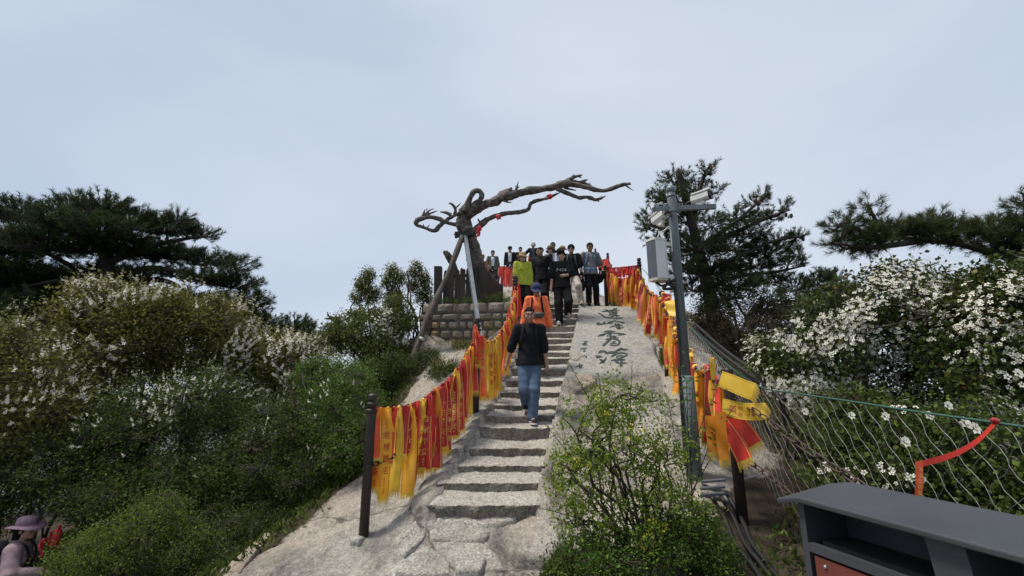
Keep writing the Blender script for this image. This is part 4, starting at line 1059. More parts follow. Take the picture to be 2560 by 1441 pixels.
mb.lathe((PX, PY, 0), [(0.053, zs - 0.05), (0.050, zt_), (0.050, polez(494))], 24); mb.build('shaft', M['polegrey'], pole, smooth=True)
mb = MB(); mb.lathe((PX, PY, 0), [(0.082, pb.z - 0.25), (0.082, zs), (0.060, zs + 0.02), (0.055, zs + 0.025)], 24); mb.build('sleeve', M['polegrey'], pole, smooth=True)
zc_ = polez(494)
mb = MB(); mb.lathe((PX, PY, zc_), [(0.050, 0), (0.058, 0.004), (0.058, 0.02), (0.040, 0.035), (0.046, 0.045), (0.040, 0.055), (0.030, 0.06)], 20)
bc = Vector((PX, PY, zc_ + 0.10)); mb.ellipsoid(bc, (0.055, 0.055, 0.055), 18); mb.build('ball_finial', M['polegrey'], pole, smooth=True)
za = polez(521)
mb = MB(); mb.lathe((PX, PY, za), [(0.062, -0.055), (0.062, 0.055)], 20)
mb.box((PX + 0.075, PY, za), (0.035, 0.035, 0.11)); mb.box((PX - 0.075, PY, za), (0.035, 0.035, 0.11)); mb.build('clamp', M['polegrey'], pole)
for sx in (-1, 1):
    for sz in (-1, 1):
        mb = MB(); mb.ellipsoid((PX + sx * 0.075, PY - 0.022, za + sz * 0.04), (0.011, 0.009, 0.011), 8); mb.build('bolt', M['galv'], pole, smooth=True)
mb = MB(); mb.box((PX + 0.27, PY - 0.03, za - 0.003), (0.44, 0.045, 0.055), Matrix.Rotation(R(-6), 3, 'Z')); mb.build('crossarm', M['polegrey'], pole)
mb = MB(); lr = Matrix.Rotation(R(38), 3, 'Z'); mb.box((PX - 0.18, PY - 0.13, za - 0.06), (0.30, 0.045, 0.05), Matrix.Rotation(R(38), 3, 'Z') @ Matrix.Rotation(R(-18), 3, 'Y')); mb.build('crossarm', M['polegrey'], pole)

def cctv(c, rot, label, L=0.30):
    o = empty('security_camera', c, label, 'camera', 'security cameras on the grey pole')
    def loc(V): return np.array(V) @ np.array(rot).T + np.array(c)
    # body: rounded box section along local x
    def sect(x, w, h, zo=0.0, ch=0.022):
        return [(x, -w / 2 + ch, -h / 2 + zo), (x, w / 2 - ch, -h / 2 + zo), (x, w / 2, -h / 2 + ch + zo), (x, w / 2, h / 2 - ch + zo), (x, w / 2 - ch, h / 2 + zo), (x, -w / 2 + ch, h / 2 + zo), (x, -w / 2, h / 2 - ch + zo), (x, -w / 2, -h / 2 + ch + zo)]
    def loft(secs, name, mat, cap=(1, 1)):
        V = sum(secs, []); n = 8; F = [[i * n + k, i * n + (k + 1) % n, (i + 1) * n + (k + 1) % n, (i + 1) * n + k] for i in range(len(secs) - 1) for k in range(n)]
        if cap[0]: F.append(list(range(n))[::-1])
        if cap[1]: F.append([(len(secs) - 1) * n + k for k in range(n)])
        return mk(name, loc(V), F, mat, o)
    loft([sect(-L / 2, 0.085, 0.085, ch=0.025), sect(-L / 2 + 0.03, 0.105, 0.10), sect(L / 2 - 0.03, 0.105, 0.10)], 'housing', M['camwhite'])
    loft([sect(-L / 2 + 0.02, 0.116, 0.025, 0.053, 0.008), sect(L / 2 + 0.005, 0.116, 0.025, 0.053, 0.008)], 'sunshield', M['camwhite'])
    loft([sect(L / 2 - 0.03, 0.100, 0.096), sect(L / 2, 0.108, 0.106), sect(L / 2 + 0.004, 0.085, 0.085)], 'front_bezel', M['camdark'])
    mb = MB(); mb.lathe((0, 0, 0), [(0.028, -0.005), (0.030, 0.008), (0.022, 0.012)], 14, rot=Matrix.Rotation(R(90), 3, 'Y'))
    mk('lens', loc(np.vstack(mb.V) + np.array([L / 2 + 0.004, 0, 0.01])), mb.F, M['camdark'], o, smooth=True)
    mb = MB(); mb.box((-0.02, 0, -0.075), (0.10, 0.05, 0.04)); mb.lathe((-0.02, 0, -0.115), [(0.035, 0), (0.035, 0.03)], 12); mk('mount', loc(np.vstack(mb.V)), mb.F, M['camwhite'], o)
    pts = spline([(-L / 2, 0, -0.01), (-L / 2 - 0.05, 0, -0.01), (-L / 2 - 0.10, 0.01, -0.05), (-L / 2 - 0.11, 0.02, -0.11)], 12)
    V, F = tube_vf(pts, 0.012, 8); mk('cable', loc(V), F, M['cable'], o, smooth=True)
    return o
cctv(Vector((PX + 0.345, PY - 0.03, za + 0.125)), Matrix.Rotation(R(-42), 3, 'Z') @ Matrix.Rotation(R(-4), 3, 'Y'), 'white bullet camera on the right arm of the grey pole', 0.235)
cctv(Vector((PX - 0.12, PY + 0.14, za - 0.07)), Matrix.Rotation(R(112), 3, 'Z') @ Matrix.Rotation(R(10), 3, 'Y'), 'white bullet camera behind the grey pole pointing away left', 0.22)
# white panel antenna
def panel(c, w, d, h, rz):
    o = empty('panel_antenna', c, 'white and slate panel antenna fixed to the left of the grey pole', 'antenna')
    rot = Matrix.Rotation(rz, 3, 'Z')
    def sec(z, s=1.0): return [(x * s, y * s, z) for x, y in ((-w / 2, d / 2), (-w / 2, -d * 0.15), (-w * 0.40, -d * 0.42), (-w * 0.2, -d / 2), (w * 0.2, -d / 2), (w * 0.42, -d * 0.40), (w / 2, -d * 0.1), (w / 2, d / 2))]
    n = 8
    V = np.array(sec(-h / 2) + sec(h / 2)) @ np.array(rot).T + np.array(c)
    F = [[k, (k + 1) % n, n + (k + 1) % n, n + k] for k in range(n)]
    mi = [1, 1, 0, 0, 0, 0, 0, 1]
    mk('radome', V, F, [M['camwhite'], M['greyplastic']], o, mat_idx=mi)
    for z0, z1, m_ in ((h / 2, h / 2 + 0.025, 'camwhite'), (-h / 2 - 0.03, -h / 2, 'beige')):
        V = np.array(sec(z0, 1.04) + sec(z1, 1.04)) @ np.array(rot).T + np.array(c)
        mk('end_cap', V, F + [list(range(n))[::-1], list(range(n, 2 * n))], M[m_], o)
    for z0 in (-h / 2 + 0.03, h / 2 - 0.02):
        mb = MB(); a = Vector(c) + Vector((w * 0.42, 0.02, z0)); b = Vector((PX - 0.03, PY, c[2] + z0))
        mb.box((a + b) / 2, ((b - a).length, 0.03, 0.035), (b - a).to_track_quat('X', 'Z').to_matrix()); mb.build('bracket', M['camwhite'], o)
    return o
pc = P(1649, 651, 5.15)
panel(Vector((PX - 0.225, PY - 0.05, pc.z)), 0.20, 0.14, 0.44, R(24))
def cable(pts, r, label, mat='cable', n=60):
    V, F = tube_vf(spline(pts, n), r, 6)
    o = mk('cable', V, F, M[mat], None, smooth=True); return tag(o, label, 'cable')
for i, (dx, dz) in enumerate(((-0.02, 0), (0.03, 0.02))):
    cable([(PX - 0.20 + dx, PY - 0.02, pc.z + 0.25), (PX - 0.16 + dx, PY - 0.05, pc.z + 0.33 + dz), (PX - 0.07, PY - 0.05, pc.z + 0.38 + dz), (PX - 0.055, PY - 0.04, pc.z + 0.30), (PX - 0.055, PY - 0.04, pc.z + 0.1)], 0.006,
          ['thin pale cable loop at the left above the panel antenna', 'thin pale cable loop nearest the pole above the panel antenna'][i], 'camwhite')
zb_ = polez(712)
cable([(PX - 0.26, PY - 0.02, pc.z - 0.25), (PX - 0.20, PY - 0.03, zb_ - 0.02), (PX - 0.10, PY - 0.06, zb_ - 0.0), (PX - 0.065, PY - 0.05, zb_ - 0.12), (PX - 0.065, PY - 0.04, zb_ - 0.8), (PX - 0.085, PY - 0.04, zs), (PX - 0.10, PY - 0.05, pb.z + 0.1)], 0.014, 'thick black cable running down the left of the grey pole')
cable([(PX - 0.22, PY - 0.05, zb_ + 0.05), (PX - 0.12, PY - 0.08, zb_ + 0.03), (PX - 0.2, PY - 0.07, zb_ - 0.06), (PX - 0.07, PY - 0.06, zb_ - 0.05), (PX - 0.16, PY - 0.09, zb_ + 0.0), (PX - 0.06, PY - 0.06, zb_ + 0.04)], 0.017, 'tangled black cable bundle below the panel antenna')

# black pipes and cables on the ground to the right
for i, pts in enumerate(([(1700, 800, 9.0), (1760, 850, 7.6), (1840, 912, 6.4), (1910, 962, 5.6), (1960, 1000, 5.0)], [(1720, 812, 8.9), (1790, 872, 7.3), (1860, 930, 6.2), (1935, 985, 5.4)], [(1740, 812, 8.7), (1800, 866, 7.4), (1880, 925, 6.3), (1990, 1000, 5.2)])):
    w_ = [P(*q) for q in pts]; w_ = [Vector((p.x, p.y, max(p.z, H(p.x, p.y) + 0.03))) for p in w_]
    cable(w_, 0.028, ['lower', 'middle', 'upper'][i] + ' black pipe beside the mesh fence beyond the grey pole')
for i, (u0, du) in enumerate(((1838, 0), (1862, 1), (1880, 2))):
    w_ = [hit(u0 - 60, 1250), hit(u0 - 25, 1310), hit(u0, 1370), hit(u0 + 45, 1430), hit(u0 + 90, 1500)]
    cable([p + Vector((0, 0, 0.04)) for p in w_], 0.022, ['left', 'middle', 'right'][i] + ' black hose on the ground left of the bin')

# ================================================================== wire mesh fence along the right side
M['wire'] = simple('steel_wire', (0.48, 0.48, 0.46), (0.30, 0.30, 0.30), 30, 0.4, metal=0.5)
M['wiredark'] = simple('dull_steel_wire', (0.14, 0.14, 0.145), (0.09, 0.09, 0.09), 30, 0.6)
M['greenrope'] = simple('green_rope', (0.035, 0.11, 0.085), (0.02, 0.07, 0.055), 60, 0.8)
rope = spline(PL([(1606, 672, 10.9), (1650, 722, 9.4), (1714, 803, 7.6), (1790, 886, 6.0), (1890, 962, 4.65), (2000, 985, 4.0), (2140, 1006, 3.4), (2300, 1031, 2.9), (2480, 1056, 2.5), (2700, 1088, 2.15)]), 300)
rs = np.concatenate([[0], np.cumsum(np.linalg.norm(np.diff(rope, axis=0), axis=1))])
mf = empty('wire_mesh_fence', Vector(rope[150]) - Vector((0, 0, 1.2)), 'wavy steel wire mesh fence hanging from a green rope', 'fence')
V, F = tube_vf(rope, 0.008, 6); mk('top_rope', V, F, M['greenrope'], mf, smooth=True)
RL = rs[-1]
def mesh_pt(s, h):
    s = min(max(s, 0), RL)
    p = np.array([np.interp(s, rs, rope[:, k]) for k in range(3)])
    bulge = 0.05 * math.sin(s * 1.3) * math.sin(min(1, h) * 3)
    return p + np.array([0.10 * h + bulge, 0.02 * h, -h])
sp = 0.125; HM = 1.15
k = 0; s0 = 1.2
while s0 < RL:
    for fam in (1, -1):
        pts = []
        m_ = 26
        for j in range(m_ + 1):
            h = HM * j / m_
            s = s0 + fam * h * 0.62
            s += fam * 0.017 * math.sin(2 * math.pi * h / (sp * 1.6) + k * math.pi) 
            if s > RL or s < 0.3: break
            pts.append(mesh_pt(s, h))
        if len(pts) > 3:
            V, F = tube_vf(np.array(pts), 0.0019 if fam == 1 else 0.0016, 4, cap=False)
            mk('wire', V, F, M['wire' if fam == 1 else 'wiredark'], mf, smooth=True)
    s0 += sp; k += 1
# red ribbon threaded through the mesh
def strip(pts, w, side, col, label, n=24, text=''):
    c = spline(pts, n); V = []; F = []
    for i, p in enumerate(c):
        for sg in (-1, 1): V.append(Vector(p) + Vector(side[min(i * len(side) // n, len(side) - 1)]) * sg * w / 2)
        if i: F.append([2 * i - 2, 2 * i - 1, 2 * i + 1, 2 * i])
    return mk('prayer_ribbon', V, F, RC[col], None, smooth=True, origin=Vector(c[0]))
o = strip([P(2488, 1058, 2.47), P(2440, 1105, 2.5), P(2380, 1138, 2.53), P(2298, 1162, 2.55)], 0.034, [(0.2, 0, 1)], 'red', '', 16)
tag(o, 'thin red ribbon stretched from the green rope above the bin', 'ribbon')
c0 = P(2298, 1160, 2.54); c1 = P(2292, 1262, 2.5)
V = [c0 + Vector((-0.022, 0, 0.01)), c0 + Vector((0.024, 0, 0.02)), c0.lerp(c1, .5) + Vector((0.024, -.01, 0)), c0.lerp(c1, .5) + Vector((-0.022, -.01, 0)), c1 + Vector((0.02, 0, 0)), c1 + Vector((-0.02, 0, 0))]
mk('hanging_end', V, [[0, 1, 2, 3], [3, 2, 4, 5]], RC['orangered'], o)
for i, ch in enumerate('平安吉祥如意'):
    gv, gf = glyph(ch); cc_ = c0.lerp(c1, 0.14 + 0.14 * i)
    mk('printed_character', np.array([cc_ + Vector((g[0] * 0.028 - 0.001, -0.016, g[1] * 0.028)) for g in gv]), gf, RC['ink_gold'], o)
mb = MB(); kq = P(2489, 1053, 2.45); mb.ellipsoid(kq, (0.020, 0.014, 0.018), 10); mb.V = [np.array(kq) + (np.vstack(mb.V) - np.array(kq)) * (1 + 0.7 * np.array([noise.noise((q[0] * 70, q[1] * 70, q[2] * 70)) for q in np.vstack(mb.V)]))[:, None]]; mb.build('knot', RC['crimson'], o, smooth=True)
# flat metal strip lying behind the right iron post
mb = MB(); a = P(1848, 1200, 4.3); b = P(1908, 1186, 4.2); mb.box((a + b) / 2, ((b - a).length, 0.05, 0.008), (b - a).to_track_quat('X', 'Z').to_matrix()); o = mb.build('metal_strip', M['galv']); tag(o, 'short flat galvanised strip behind the right iron post', 'metal strip')
mb = MB()
for q in range(3):
    a = P(1752, 1205 + 17 * q, 4.55 - .12 * q); b = P(1812, 1200 + 17 * q, 4.5 - .12 * q); mb.box((a + b) / 2, ((b - a).length, 0.07, 0.02), (b - a).to_track_quat('X', 'Z').to_matrix())
o = mb.build('metal_grate', M['greyplastic']); tag(o, 'small dark slatted metal grate at the foot of the grey pole', 'grate')

# ================================================================== double litter bin in the lower right corner
M['bingrey'] = simple('slate_grey_powder_coat', (0.046, 0.051, 0.061), (0.029, 0.032, 0.040), 2.5, 0.5, 0.12, 120)
M['binred'] = simple('brick_red_panel', (0.155, 0.036, 0.024), (0.11, 0.028, 0.02), 4, 0.5, 0.08, 90)
M['bindark'] = simple('black_bin_liner', (0.010, 0.010, 0.011), None, 6, 0.8)
O = Vector((1.335, 2.28, 1.120)); ba = 0.28
be = Vector((math.sin(ba), -math.cos(ba), 0)); bn = Vector((math.cos(ba), math.sin(ba), 0)); bz = Vector((0, 0, 1))
brot = Matrix((bn, be, bz)).transposed()               # local (q depth, t along, z)
binn = empty('litter_bin', Vector((O.x, O.y, 0.0)) + bn * 0.2 + be * 0.6, 'slate grey double litter bin with red panels at the right corner', 'litter bin')
def bl_(q, t, z): return O + bn * q + be * t + bz * z
def bbox(name, q0, q1, t0, t1, z0, z1, mat, bev=0.0):
    V = [bl_(q, t, z) for q in (q0, q1) for t in (t0, t1) for z in (z0, z1)]
    return mk(name, V, [[0, 1, 3, 2], [4, 6, 7, 5], [0, 4, 5, 1], [2, 3, 7, 6], [0, 2, 6, 4], [1, 5, 7, 3]], M[mat], binn)
gz_ = H(O.x, O.y) - O.z
LT = 1.30
# lid: flat top rising to the back, both ends bent down
prof = [(-0.035, -0.010), (0.30, 0.040), (0.30, 0.018), (-0.035, -0.034)]
V = []; stations = [(-0.085, -0.030), (0.035, 0.0), (LT - 0.035, 0.0), (LT + 0.085, -0.030)]
for t, dz in stations:
    for q, z in prof: V.append(bl_(q, t, z + dz))
F = []
for i in range(3):
    for k_ in range(4): F.append([i * 4 + k_, i * 4 + (k_ + 1) % 4, (i + 1) * 4 + (k_ + 1) % 4, (i + 1) * 4 + k_])
F += [[3, 2, 1, 0], [12, 13, 14, 15]]
lid = mk('lid', V, F, M['bingrey'], binn)
bv = lid.modifiers.new('bevel', 'BEVEL'); bv.width = 0.006; bv.segments = 2; bv.limit_method = 'ANGLE'
bbox('side_panel', 0.0, 0.27, 0.0, 0.03, gz_, -0.031, 'bingrey'); bbox('side_panel', 0.0, 0.27, LT - 0.03, LT, gz_, -0.035, 'bingrey')
bbox('back_panel', 0.245, 0.27, 0.03, LT - 0.03, gz_ + 0.05, -0.01, 'bingrey')
# slanted divider between the two openings
V = [bl_(q, t, z) for q in (0.004, 0.244) for t, z in ((0.52, -0.037), (0.64, -0.037), (0.66, -0.215), (0.54, -0.215))]
mk('divider', V, [[0, 1, 2, 3], [7, 6, 5, 4], [0, 4, 5, 1], [1, 5, 6, 2], [2, 6, 7, 3], [3, 7, 4, 0]], M['bingrey'], binn)
bbox('front_rail', -0.002, 0.03, 0.031, LT - 0.031, -0.238, -0.203, 'bingrey')
bbox('floor_tray', 0.03, 0.243, 0.032, LT - 0.032, -0.25, -0.232, 'bindark')
for t0, t1 in ((0.05, 0.53), (0.66, LT - 0.05)):
    bbox('red_panel', 0.004, 0.02, t0, t1, gz_ + 0.10, -0.25, 'binred')
bbox('centre_stile', -0.001, 0.025, 0.535, 0.655, gz_ + 0.06, -0.24, 'bingrey')
bbox('kick_plate', 0.006, 0.24, 0.031, LT - 0.031, gz_, gz_ + 0.095, 'bingrey')
for t0 in (0.10, 0.50, 0.70, LT - 0.10):
    mb = MB(); mb.ellipsoid(bl_(0.002, t0, -0.28), (0.008, 0.008, 0.008), 8); mb.build('rivet', M['galv'], binn, smooth=True)
for t0 in (0.49, 0.71):
    mb = MB(); mb.lathe(bl_(-0.002, t0, -0.35), [(0.013, -0.004), (0.013, 0.004)], 10, rot=Matrix.Rotation(R(90), 3, 'Y')); mb.build('panel_lock', M['galv'], binn)
for t0, t1 in ((0.06, 0.50), (0.68, LT - 0.07)):
    bbox('liner', 0.05, 0.22, t0, t1, gz_ + 0.12, -0.19, 'bindark')
# ================================================================== vegetation
M['bark'] = simple('dark_bark', (0.050, 0.040, 0.034), (0.020, 0.016, 0.014), 12, 0.9, 0.7, 40)
M['twig'] = simple('grey_brown_twigs', (0.075, 0.060, 0.050), (0.035, 0.028, 0.024), 15, 0.9)
M['needle'] = leafy('pine_needles', (0.014, 0.026, 0.013), (0.075, 0.105, 0.036), 0.25, 0.6)
M['needle2'] = leafy('pine_needles_near', (0.018, 0.030, 0.014), (0.095, 0.120, 0.040), 0.3, 0.55)
M['olive'] = leafy('olive_leaves', (0.036, 0.042, 0.010), (0.235, 0.225, 0.060), 0.42, 0.5)
M['sage'] = leafy('mid_green_leaves', (0.030, 0.048, 0.011), (0.190, 0.220, 0.055), 0.42, 0.5)
M['dark'] = leafy('dark_green_leaves', (0.020, 0.040, 0.009), (0.125, 0.165, 0.036), 0.3, 0.5)
M['green'] = leafy('fresh_green_leaves', (0.028, 0.068, 0.012), (0.145, 0.245, 0.045), 0.35, 0.5)
M['lime'] = leafy('yellow_green_leaves', (0.045, 0.070, 0.012), (0.220, 0.280, 0.050), 0.4, 0.5)
M['bushleaf'] = leafy('bright_bush_leaves', (0.060, 0.110, 0.014), (0.30, 0.40, 0.060), 0.5, 0.45)
M['bronze'] = leafy('green_and_bronze_leaves', (0.026, 0.045, 0.010), (0.15, 0.180, 0.040), 0.3, 0.4, [(0.86, (0.080, 0.105, 0.030)), (0.93, (0.16, 0.085, 0.022))])
M['brownleaf'] = leafy('brown_olive_leaves', (0.028, 0.026, 0.014), (0.105, 0.085, 0.042), 0.3, 0.6)
M['petal'] = leafy('white_petals', (0.66, 0.63, 0.52), (0.90, 0.89, 0.83), 0.3, 0.5)
M['cream'] = leafy('cream_buds', (0.50, 0.45, 0.28), (0.80, 0.76, 0.58), 0.25, 0.6)
M['yellowfl'] = leafy('yellow_blossom', (0.50, 0.40, 0.03), (0.80, 0.68, 0.08), 0.3, 0.5)
M['cone'] = simple('brown_pine_cone', (0.075, 0.045, 0.030), (0.03, 0.02, 0.015), 40, 0.9, 0.8, 60)

def unit(a): return a / (np.linalg.norm(a, axis=-1, keepdims=True) + 1e-9)
def rand_unit(n): return unit(rng.normal(size=(n, 3)))
def segs(A, B, ra, rb, n=4):
    """straight tapered sticks, vectorised"""
    A, B = np.asarray(A), np.asarray(B); m = len(A)
    T = unit(B - A); ref = np.where(np.abs(T[:, 2:3]) < 0.9, np.array([[0, 0, 1.0]]), np.array([[1.0, 0, 0]]))
    X = unit(np.cross(ref, T)); Y = np.cross(T, X)
    ang = 2 * math.pi * np.arange(n) / n
    ring = np.cos(ang)[None, :, None] * X[:, None] + np.sin(ang)[None, :, None] * Y[:, None]
    V = np.concatenate([A[:, None] + ring * np.asarray(ra)[:, None, None], B[:, None] + ring * np.asarray(rb)[:, None, None]], axis=1).reshape(-1, 3)
    k = np.arange(n); q = np.column_stack([k, (k + 1) % n, (k + 1) % n + n, k + n])
    F = (np.arange(m)[:, None, None] * 2 * n + q[None]).reshape(-1, 4)
    return V, F
def leaf_quads(pos, dr, size, wid=0.5, curl=0.25):
    """one folded diamond per leaf: base, side, tip, side"""
    n = len(pos); size = np.broadcast_to(size, (n,))[:, None]
    T = unit(dr); Sd = unit(np.cross(T, rand_unit(n))); N = np.cross(T, Sd)
    V = np.stack([pos, pos + T * size * 0.5 + Sd * size * wid * 0.5 + N * size * curl * 0.4, pos + T * size - N * size * curl * 0.3, pos + T * size * 0.5 - Sd * size * wid * 0.5 + N * size * curl * 0.4], axis=1).reshape(-1, 3)
    F = np.arange(4 * n).reshape(n, 4)
    return V, F
def flower_quads(pos, nrm, size, petals=5):
    """open blossoms: petals as quads round the centre"""
    n = len(pos); nrm = unit(nrm); X = unit(np.cross(nrm, rand_unit(n))); Y = np.cross(nrm, X)
    size = np.broadcast_to(size, (n,))
    out = []
    for k in range(petals):
        a = 2 * math.pi * k / petals + rng.uniform(-.15, .15, n); da = 0.50
        def rad(ang, r, lift): return pos + (np.cos(ang)[:, None] * X + np.sin(ang)[:, None] * Y) * (size * r)[:, None] + nrm * (size * lift)[:, None]
        out.append(np.stack([rad(a, 0.08, 0.0), rad(a - da, 0.36, 0.10), rad(a, 0.52, 0.06), rad(a + da, 0.36, 0.10)], axis=1))
    V = np.stack(out, axis=1).reshape(-1, 3)
    return V, np.arange(len(V)).reshape(-1, 4)
def EL(u, v, ru, rv, d, dr=None):
    """crown ellipsoid from its photo outline and real depth"""
    c = P(u, v, d); s = d / FPX
    return (np.array(c), np.array([ru * s, dr if dr else 0.55 * (ru + rv) * s, rv * s]))
def sample_el(els, n, rmin=0.35, power=0.5):
    w = np.array([np.prod(e[1]) ** (2 / 3) for e in els]); w /= w.sum()
    idx = rng.choice(len(els), n, p=w)
    C = np.array([e[0] for e in els])[idx]; Rr = np.array([e[1] for e in els])[idx]
    dr = rand_unit(n); r = rmin + (1 - rmin) * rng.random(n) ** power
    bump = 1 + 0.22 * np.array([noise.noise((d_[0] * 2.3 + k, d_[1] * 2.3, d_[2] * 2.3)) for d_, k in zip(dr, idx * 3.7)])
    return C + dr * Rr * (r * bump)[:, None], dr, r
def ground_clip(pts, z=0.03):
    h = Hraw(pts[:, 0], pts[:, 1]) + z
    pts[:, 2] = np.maximum(pts[:, 2], h); return pts

def shrub(name, label, cat, base, els, n_tips, n_br, leaf, leaves_per, mat, group=None, flowers=None, stem_r=0.03, wid=0.55, rmin=0.35, up=0.35, tipleaf=0.5, trunkname='stem', bend=0.15, n_main=5, twigmat='twig', lo=0.35, sprig=0.16):
    base = np.array(base, float)
    o = empty(name, Vector(base), label, cat, group)
    tips, dr, rr_ = sample_el(els, n_tips, rmin)
    wild = (rng.random(n_tips) < sprig) & (dr[:, 2] > 0.0)           # stray sprigs break the outline
    tips = tips + (dr * 0.6 + np.array([0, 0, 0.7])) * (wild * rng.uniform(0.08, 0.30, n_tips) * np.median([e[1][2] for e in els]))[:, None]
    tips = ground_clip(tips)
    nodes, _, _ = sample_el(els, n_br, 0.15, 0.8); nodes = ground_clip(nodes)
    mains, _, _ = sample_el([(e[0], e[1] * 0.5) for e in els], n_main, 0.2, 0.8); mains = ground_clip(mains)
    bases = base + np.column_stack([rng.normal(0, 0.10, n_main), rng.normal(0, 0.10, n_main), np.zeros(n_main) - 0.05])
    V0 = []; F0 = []; k0 = 0
    def addv(V, F):
        nonlocal k0
        V0.append(V); F0.append(np.asarray(F) + k0); k0 += len(V)
    def curve(A, B, ra, rb, m=4, wob=None):
        wob = bend if wob is None else wob
        n = len(A); L = np.linalg.norm(B - A, axis=1)[:, None]
        prev = A; off = rng.normal(size=(n, 3)) * L * wob
        for j in range(1, m + 1):
            t = j / m
            cur = A + (B - A) * t + off * math.sin(math.pi * t) + rng.normal(size=(n, 3)) * L * 0.02 * (j < m) + np.array([0, 0, 1.0]) * L * 0.06 * math.sin(math.pi * t)
            addv(*segs(prev, cur, ra + (rb - ra) * (j - 1) / m, ra + (rb - ra) * t)); prev = cur
    one = np.ones
    curve(bases, mains, one(n_main) * stem_r, one(n_main) * stem_r * 0.6, 6)
    mi = np.argmin(((nodes[:, None] - mains[None]) ** 2).sum(-1), axis=1)
    curve(mains[mi], nodes, one(n_br) * stem_r * 0.5, one(n_br) * stem_r * 0.25, 4)
    ni = np.argmin(((tips[:, None] - nodes[None]) ** 2).sum(-1), axis=1)
    curve(nodes[ni], tips, one(n_tips) * max(0.0022, stem_r * 0.17), one(n_tips) * 0.0014, 3)
    mk(trunkname, np.vstack(V0), np.vstack(F0), M[twigmat], o, smooth=True)
    # leaves along the outer part of every twig
    t = rng.uniform(lo, 1.05, (n_tips, leaves_per)) ** 0.8
    sp_ = np.linalg.norm(tips - nodes[ni], axis=1)[:, None, None] * 0.10 + leaf * 0.7
    pos = nodes[ni][:, None] + (tips - nodes[ni])[:, None] * t[..., None] + rng.normal(size=(n_tips, leaves_per, 3)) * sp_
    pos = ground_clip(pos.reshape(-1, 3), 0.01)
    dl = unit(np.repeat(tips - nodes[ni], leaves_per, axis=0)) * 0.6 + rand_unit(len(pos)) + np.array([0, 0, up])
    clump = np.repeat(rng.random(n_tips), leaves_per)
    V, F = leaf_quads(pos, dl, leaf * rng.uniform(0.6, 1.2, len(pos)), wid)
    tint = np.clip(0.55 * rng.random(len(pos)) + 0.45 * clump, 0, 1)
    mk('foliage', V, F, M[mat], o, tint=np.repeat(tint, 4))
    if flowers:
        kind, frac, size, topbias = flowers[:4]
        c = np.array([e[0] for e in els]).mean(0); zlo, zhi = tips[:, 2].min(), tips[:, 2].max()
        score = (rr_ > 0.72) * (1 - topbias + topbias * (tips[:, 2] - zlo) / (zhi - zlo + 1e-6)) * (0.35 + 0.65 * (dr[:, 1] < 0.35))
        if len(flowers) > 4:                                # flowers gathered in patches
            pn = np.array([noise.noise((p[0] * flowers[4], p[1] * flowers[4], p[2] * flowers[4])) for p in tips]); score = score * np.clip(0.5 + 2.2 * pn, 0.02, 1)
        pick = np.argsort(-score * rng.uniform(0.3, 1, n_tips))[:int(frac * n_tips)]
        fp = tips[pick]; out = unit(tips[pick] - c) + np.array([0, -0.25, 0.5])
        if kind == 'raceme':
            k = 9
            ax = unit(out + rng.normal(size=out.shape) * 0.25 + np.array([0, 0, 0.4])); L = size * rng.uniform(1.6, 3.4, len(fp))
            tt = np.linspace(0, 1, k)[None, :, None]
            pos = (fp[:, None] + ax[:, None] * (L[:, None, None] * tt) + rng.normal(size=(len(fp), k, 3)) * size * 0.22 * (1.2 - tt)).reshape(-1, 3)
            sz = (size * (1.05 - 0.65 * tt[..., 0]) * rng.uniform(.7, 1.1, (len(fp), k))).ravel()
            V, F = flower_quads(pos, np.repeat(out, k, 0) + rand_unit(len(pos)) * 0.7, sz, 4)
            tn = np.repeat(rng.random(len(pos)), 16)
            half = (np.repeat(np.tile(np.arange(k), len(fp)), 16) >= 6)
            mk('flowers', V, F, [M['petal'], M['cream']], o, mat_idx=half.reshape(-1, 4)[:, 0].astype(int), tint=tn)
        else:
            k = 8
            pos = (fp[:, None] + rng.normal(size=(len(fp), k, 3)) * size * 0.95 + out[:, None] * 0.02).reshape(-1, 3)
            V, F = flower_quads(pos, np.repeat(out, k, 0) + rand_unit(len(pos)) * 0.6, size * rng.uniform(.7, 1.15, len(pos)), 5)
            mk('flowers', V, F, M['petal'] if kind == 'blossom' else M['yellowfl'], o, tint=np.repeat(rng.random(len(pos)), 20))
            if kind == 'blossom':
                nb = len(fp) * 5; pos = np.repeat(fp, 5, 0) + rng.normal(size=(nb, 3)) * size * 1.5 + np.array([0, 0, size])
                V, F = flower_quads(pos, rand_unit(nb), size * 0.30 * rng.uniform(.7, 1.2, nb), 4); mk('buds', V, F, M['cream'], o, tint=np.repeat(rng.random(nb), 16))
    return o

def shoots_mesh(pos, dr, L, n_need, nl, nw):
    """bottle-brush pine shoots; returns needle triangles and shoot sticks"""
    m = len(pos); dr = unit(dr)
    t = rng.random((m, n_need)) ** 0.7
    A = unit(np.cross(dr, rand_unit(m))); B = np.cross(dr, A)
    ang = rng.uniform(0, 2 * math.pi, (m, n_need))
    rad = np.cos(ang)[..., None] * A[:, None] + np.sin(ang)[..., None] * B[:, None]
    base = pos[:, None] + dr[:, None] * (L[:, None] * t)[..., None]
    nd = unit(dr[:, None] * rng.uniform(0.45, 1.1, (m, n_need, 1)) + rad * 0.8)
    ln = (nl * rng.uniform(.7, 1.1, (m, n_need)))[..., None]
    tip = base + nd * ln
    side = unit(np.cross(nd, rand_unit(m * n_need).reshape(m, n_need, 3))) * nw / 2
    V = np.stack([base - side, base + side, tip], axis=2).reshape(-1, 3)
    F = np.arange(len(V)).reshape(-1, 3)
    tint = np.repeat(np.clip(0.5 * rng.random((m, 1)) + 0.5 * rng.random((m, n_need)) * 1.0, 0, 1).ravel(), 3)
    return V, F, tint
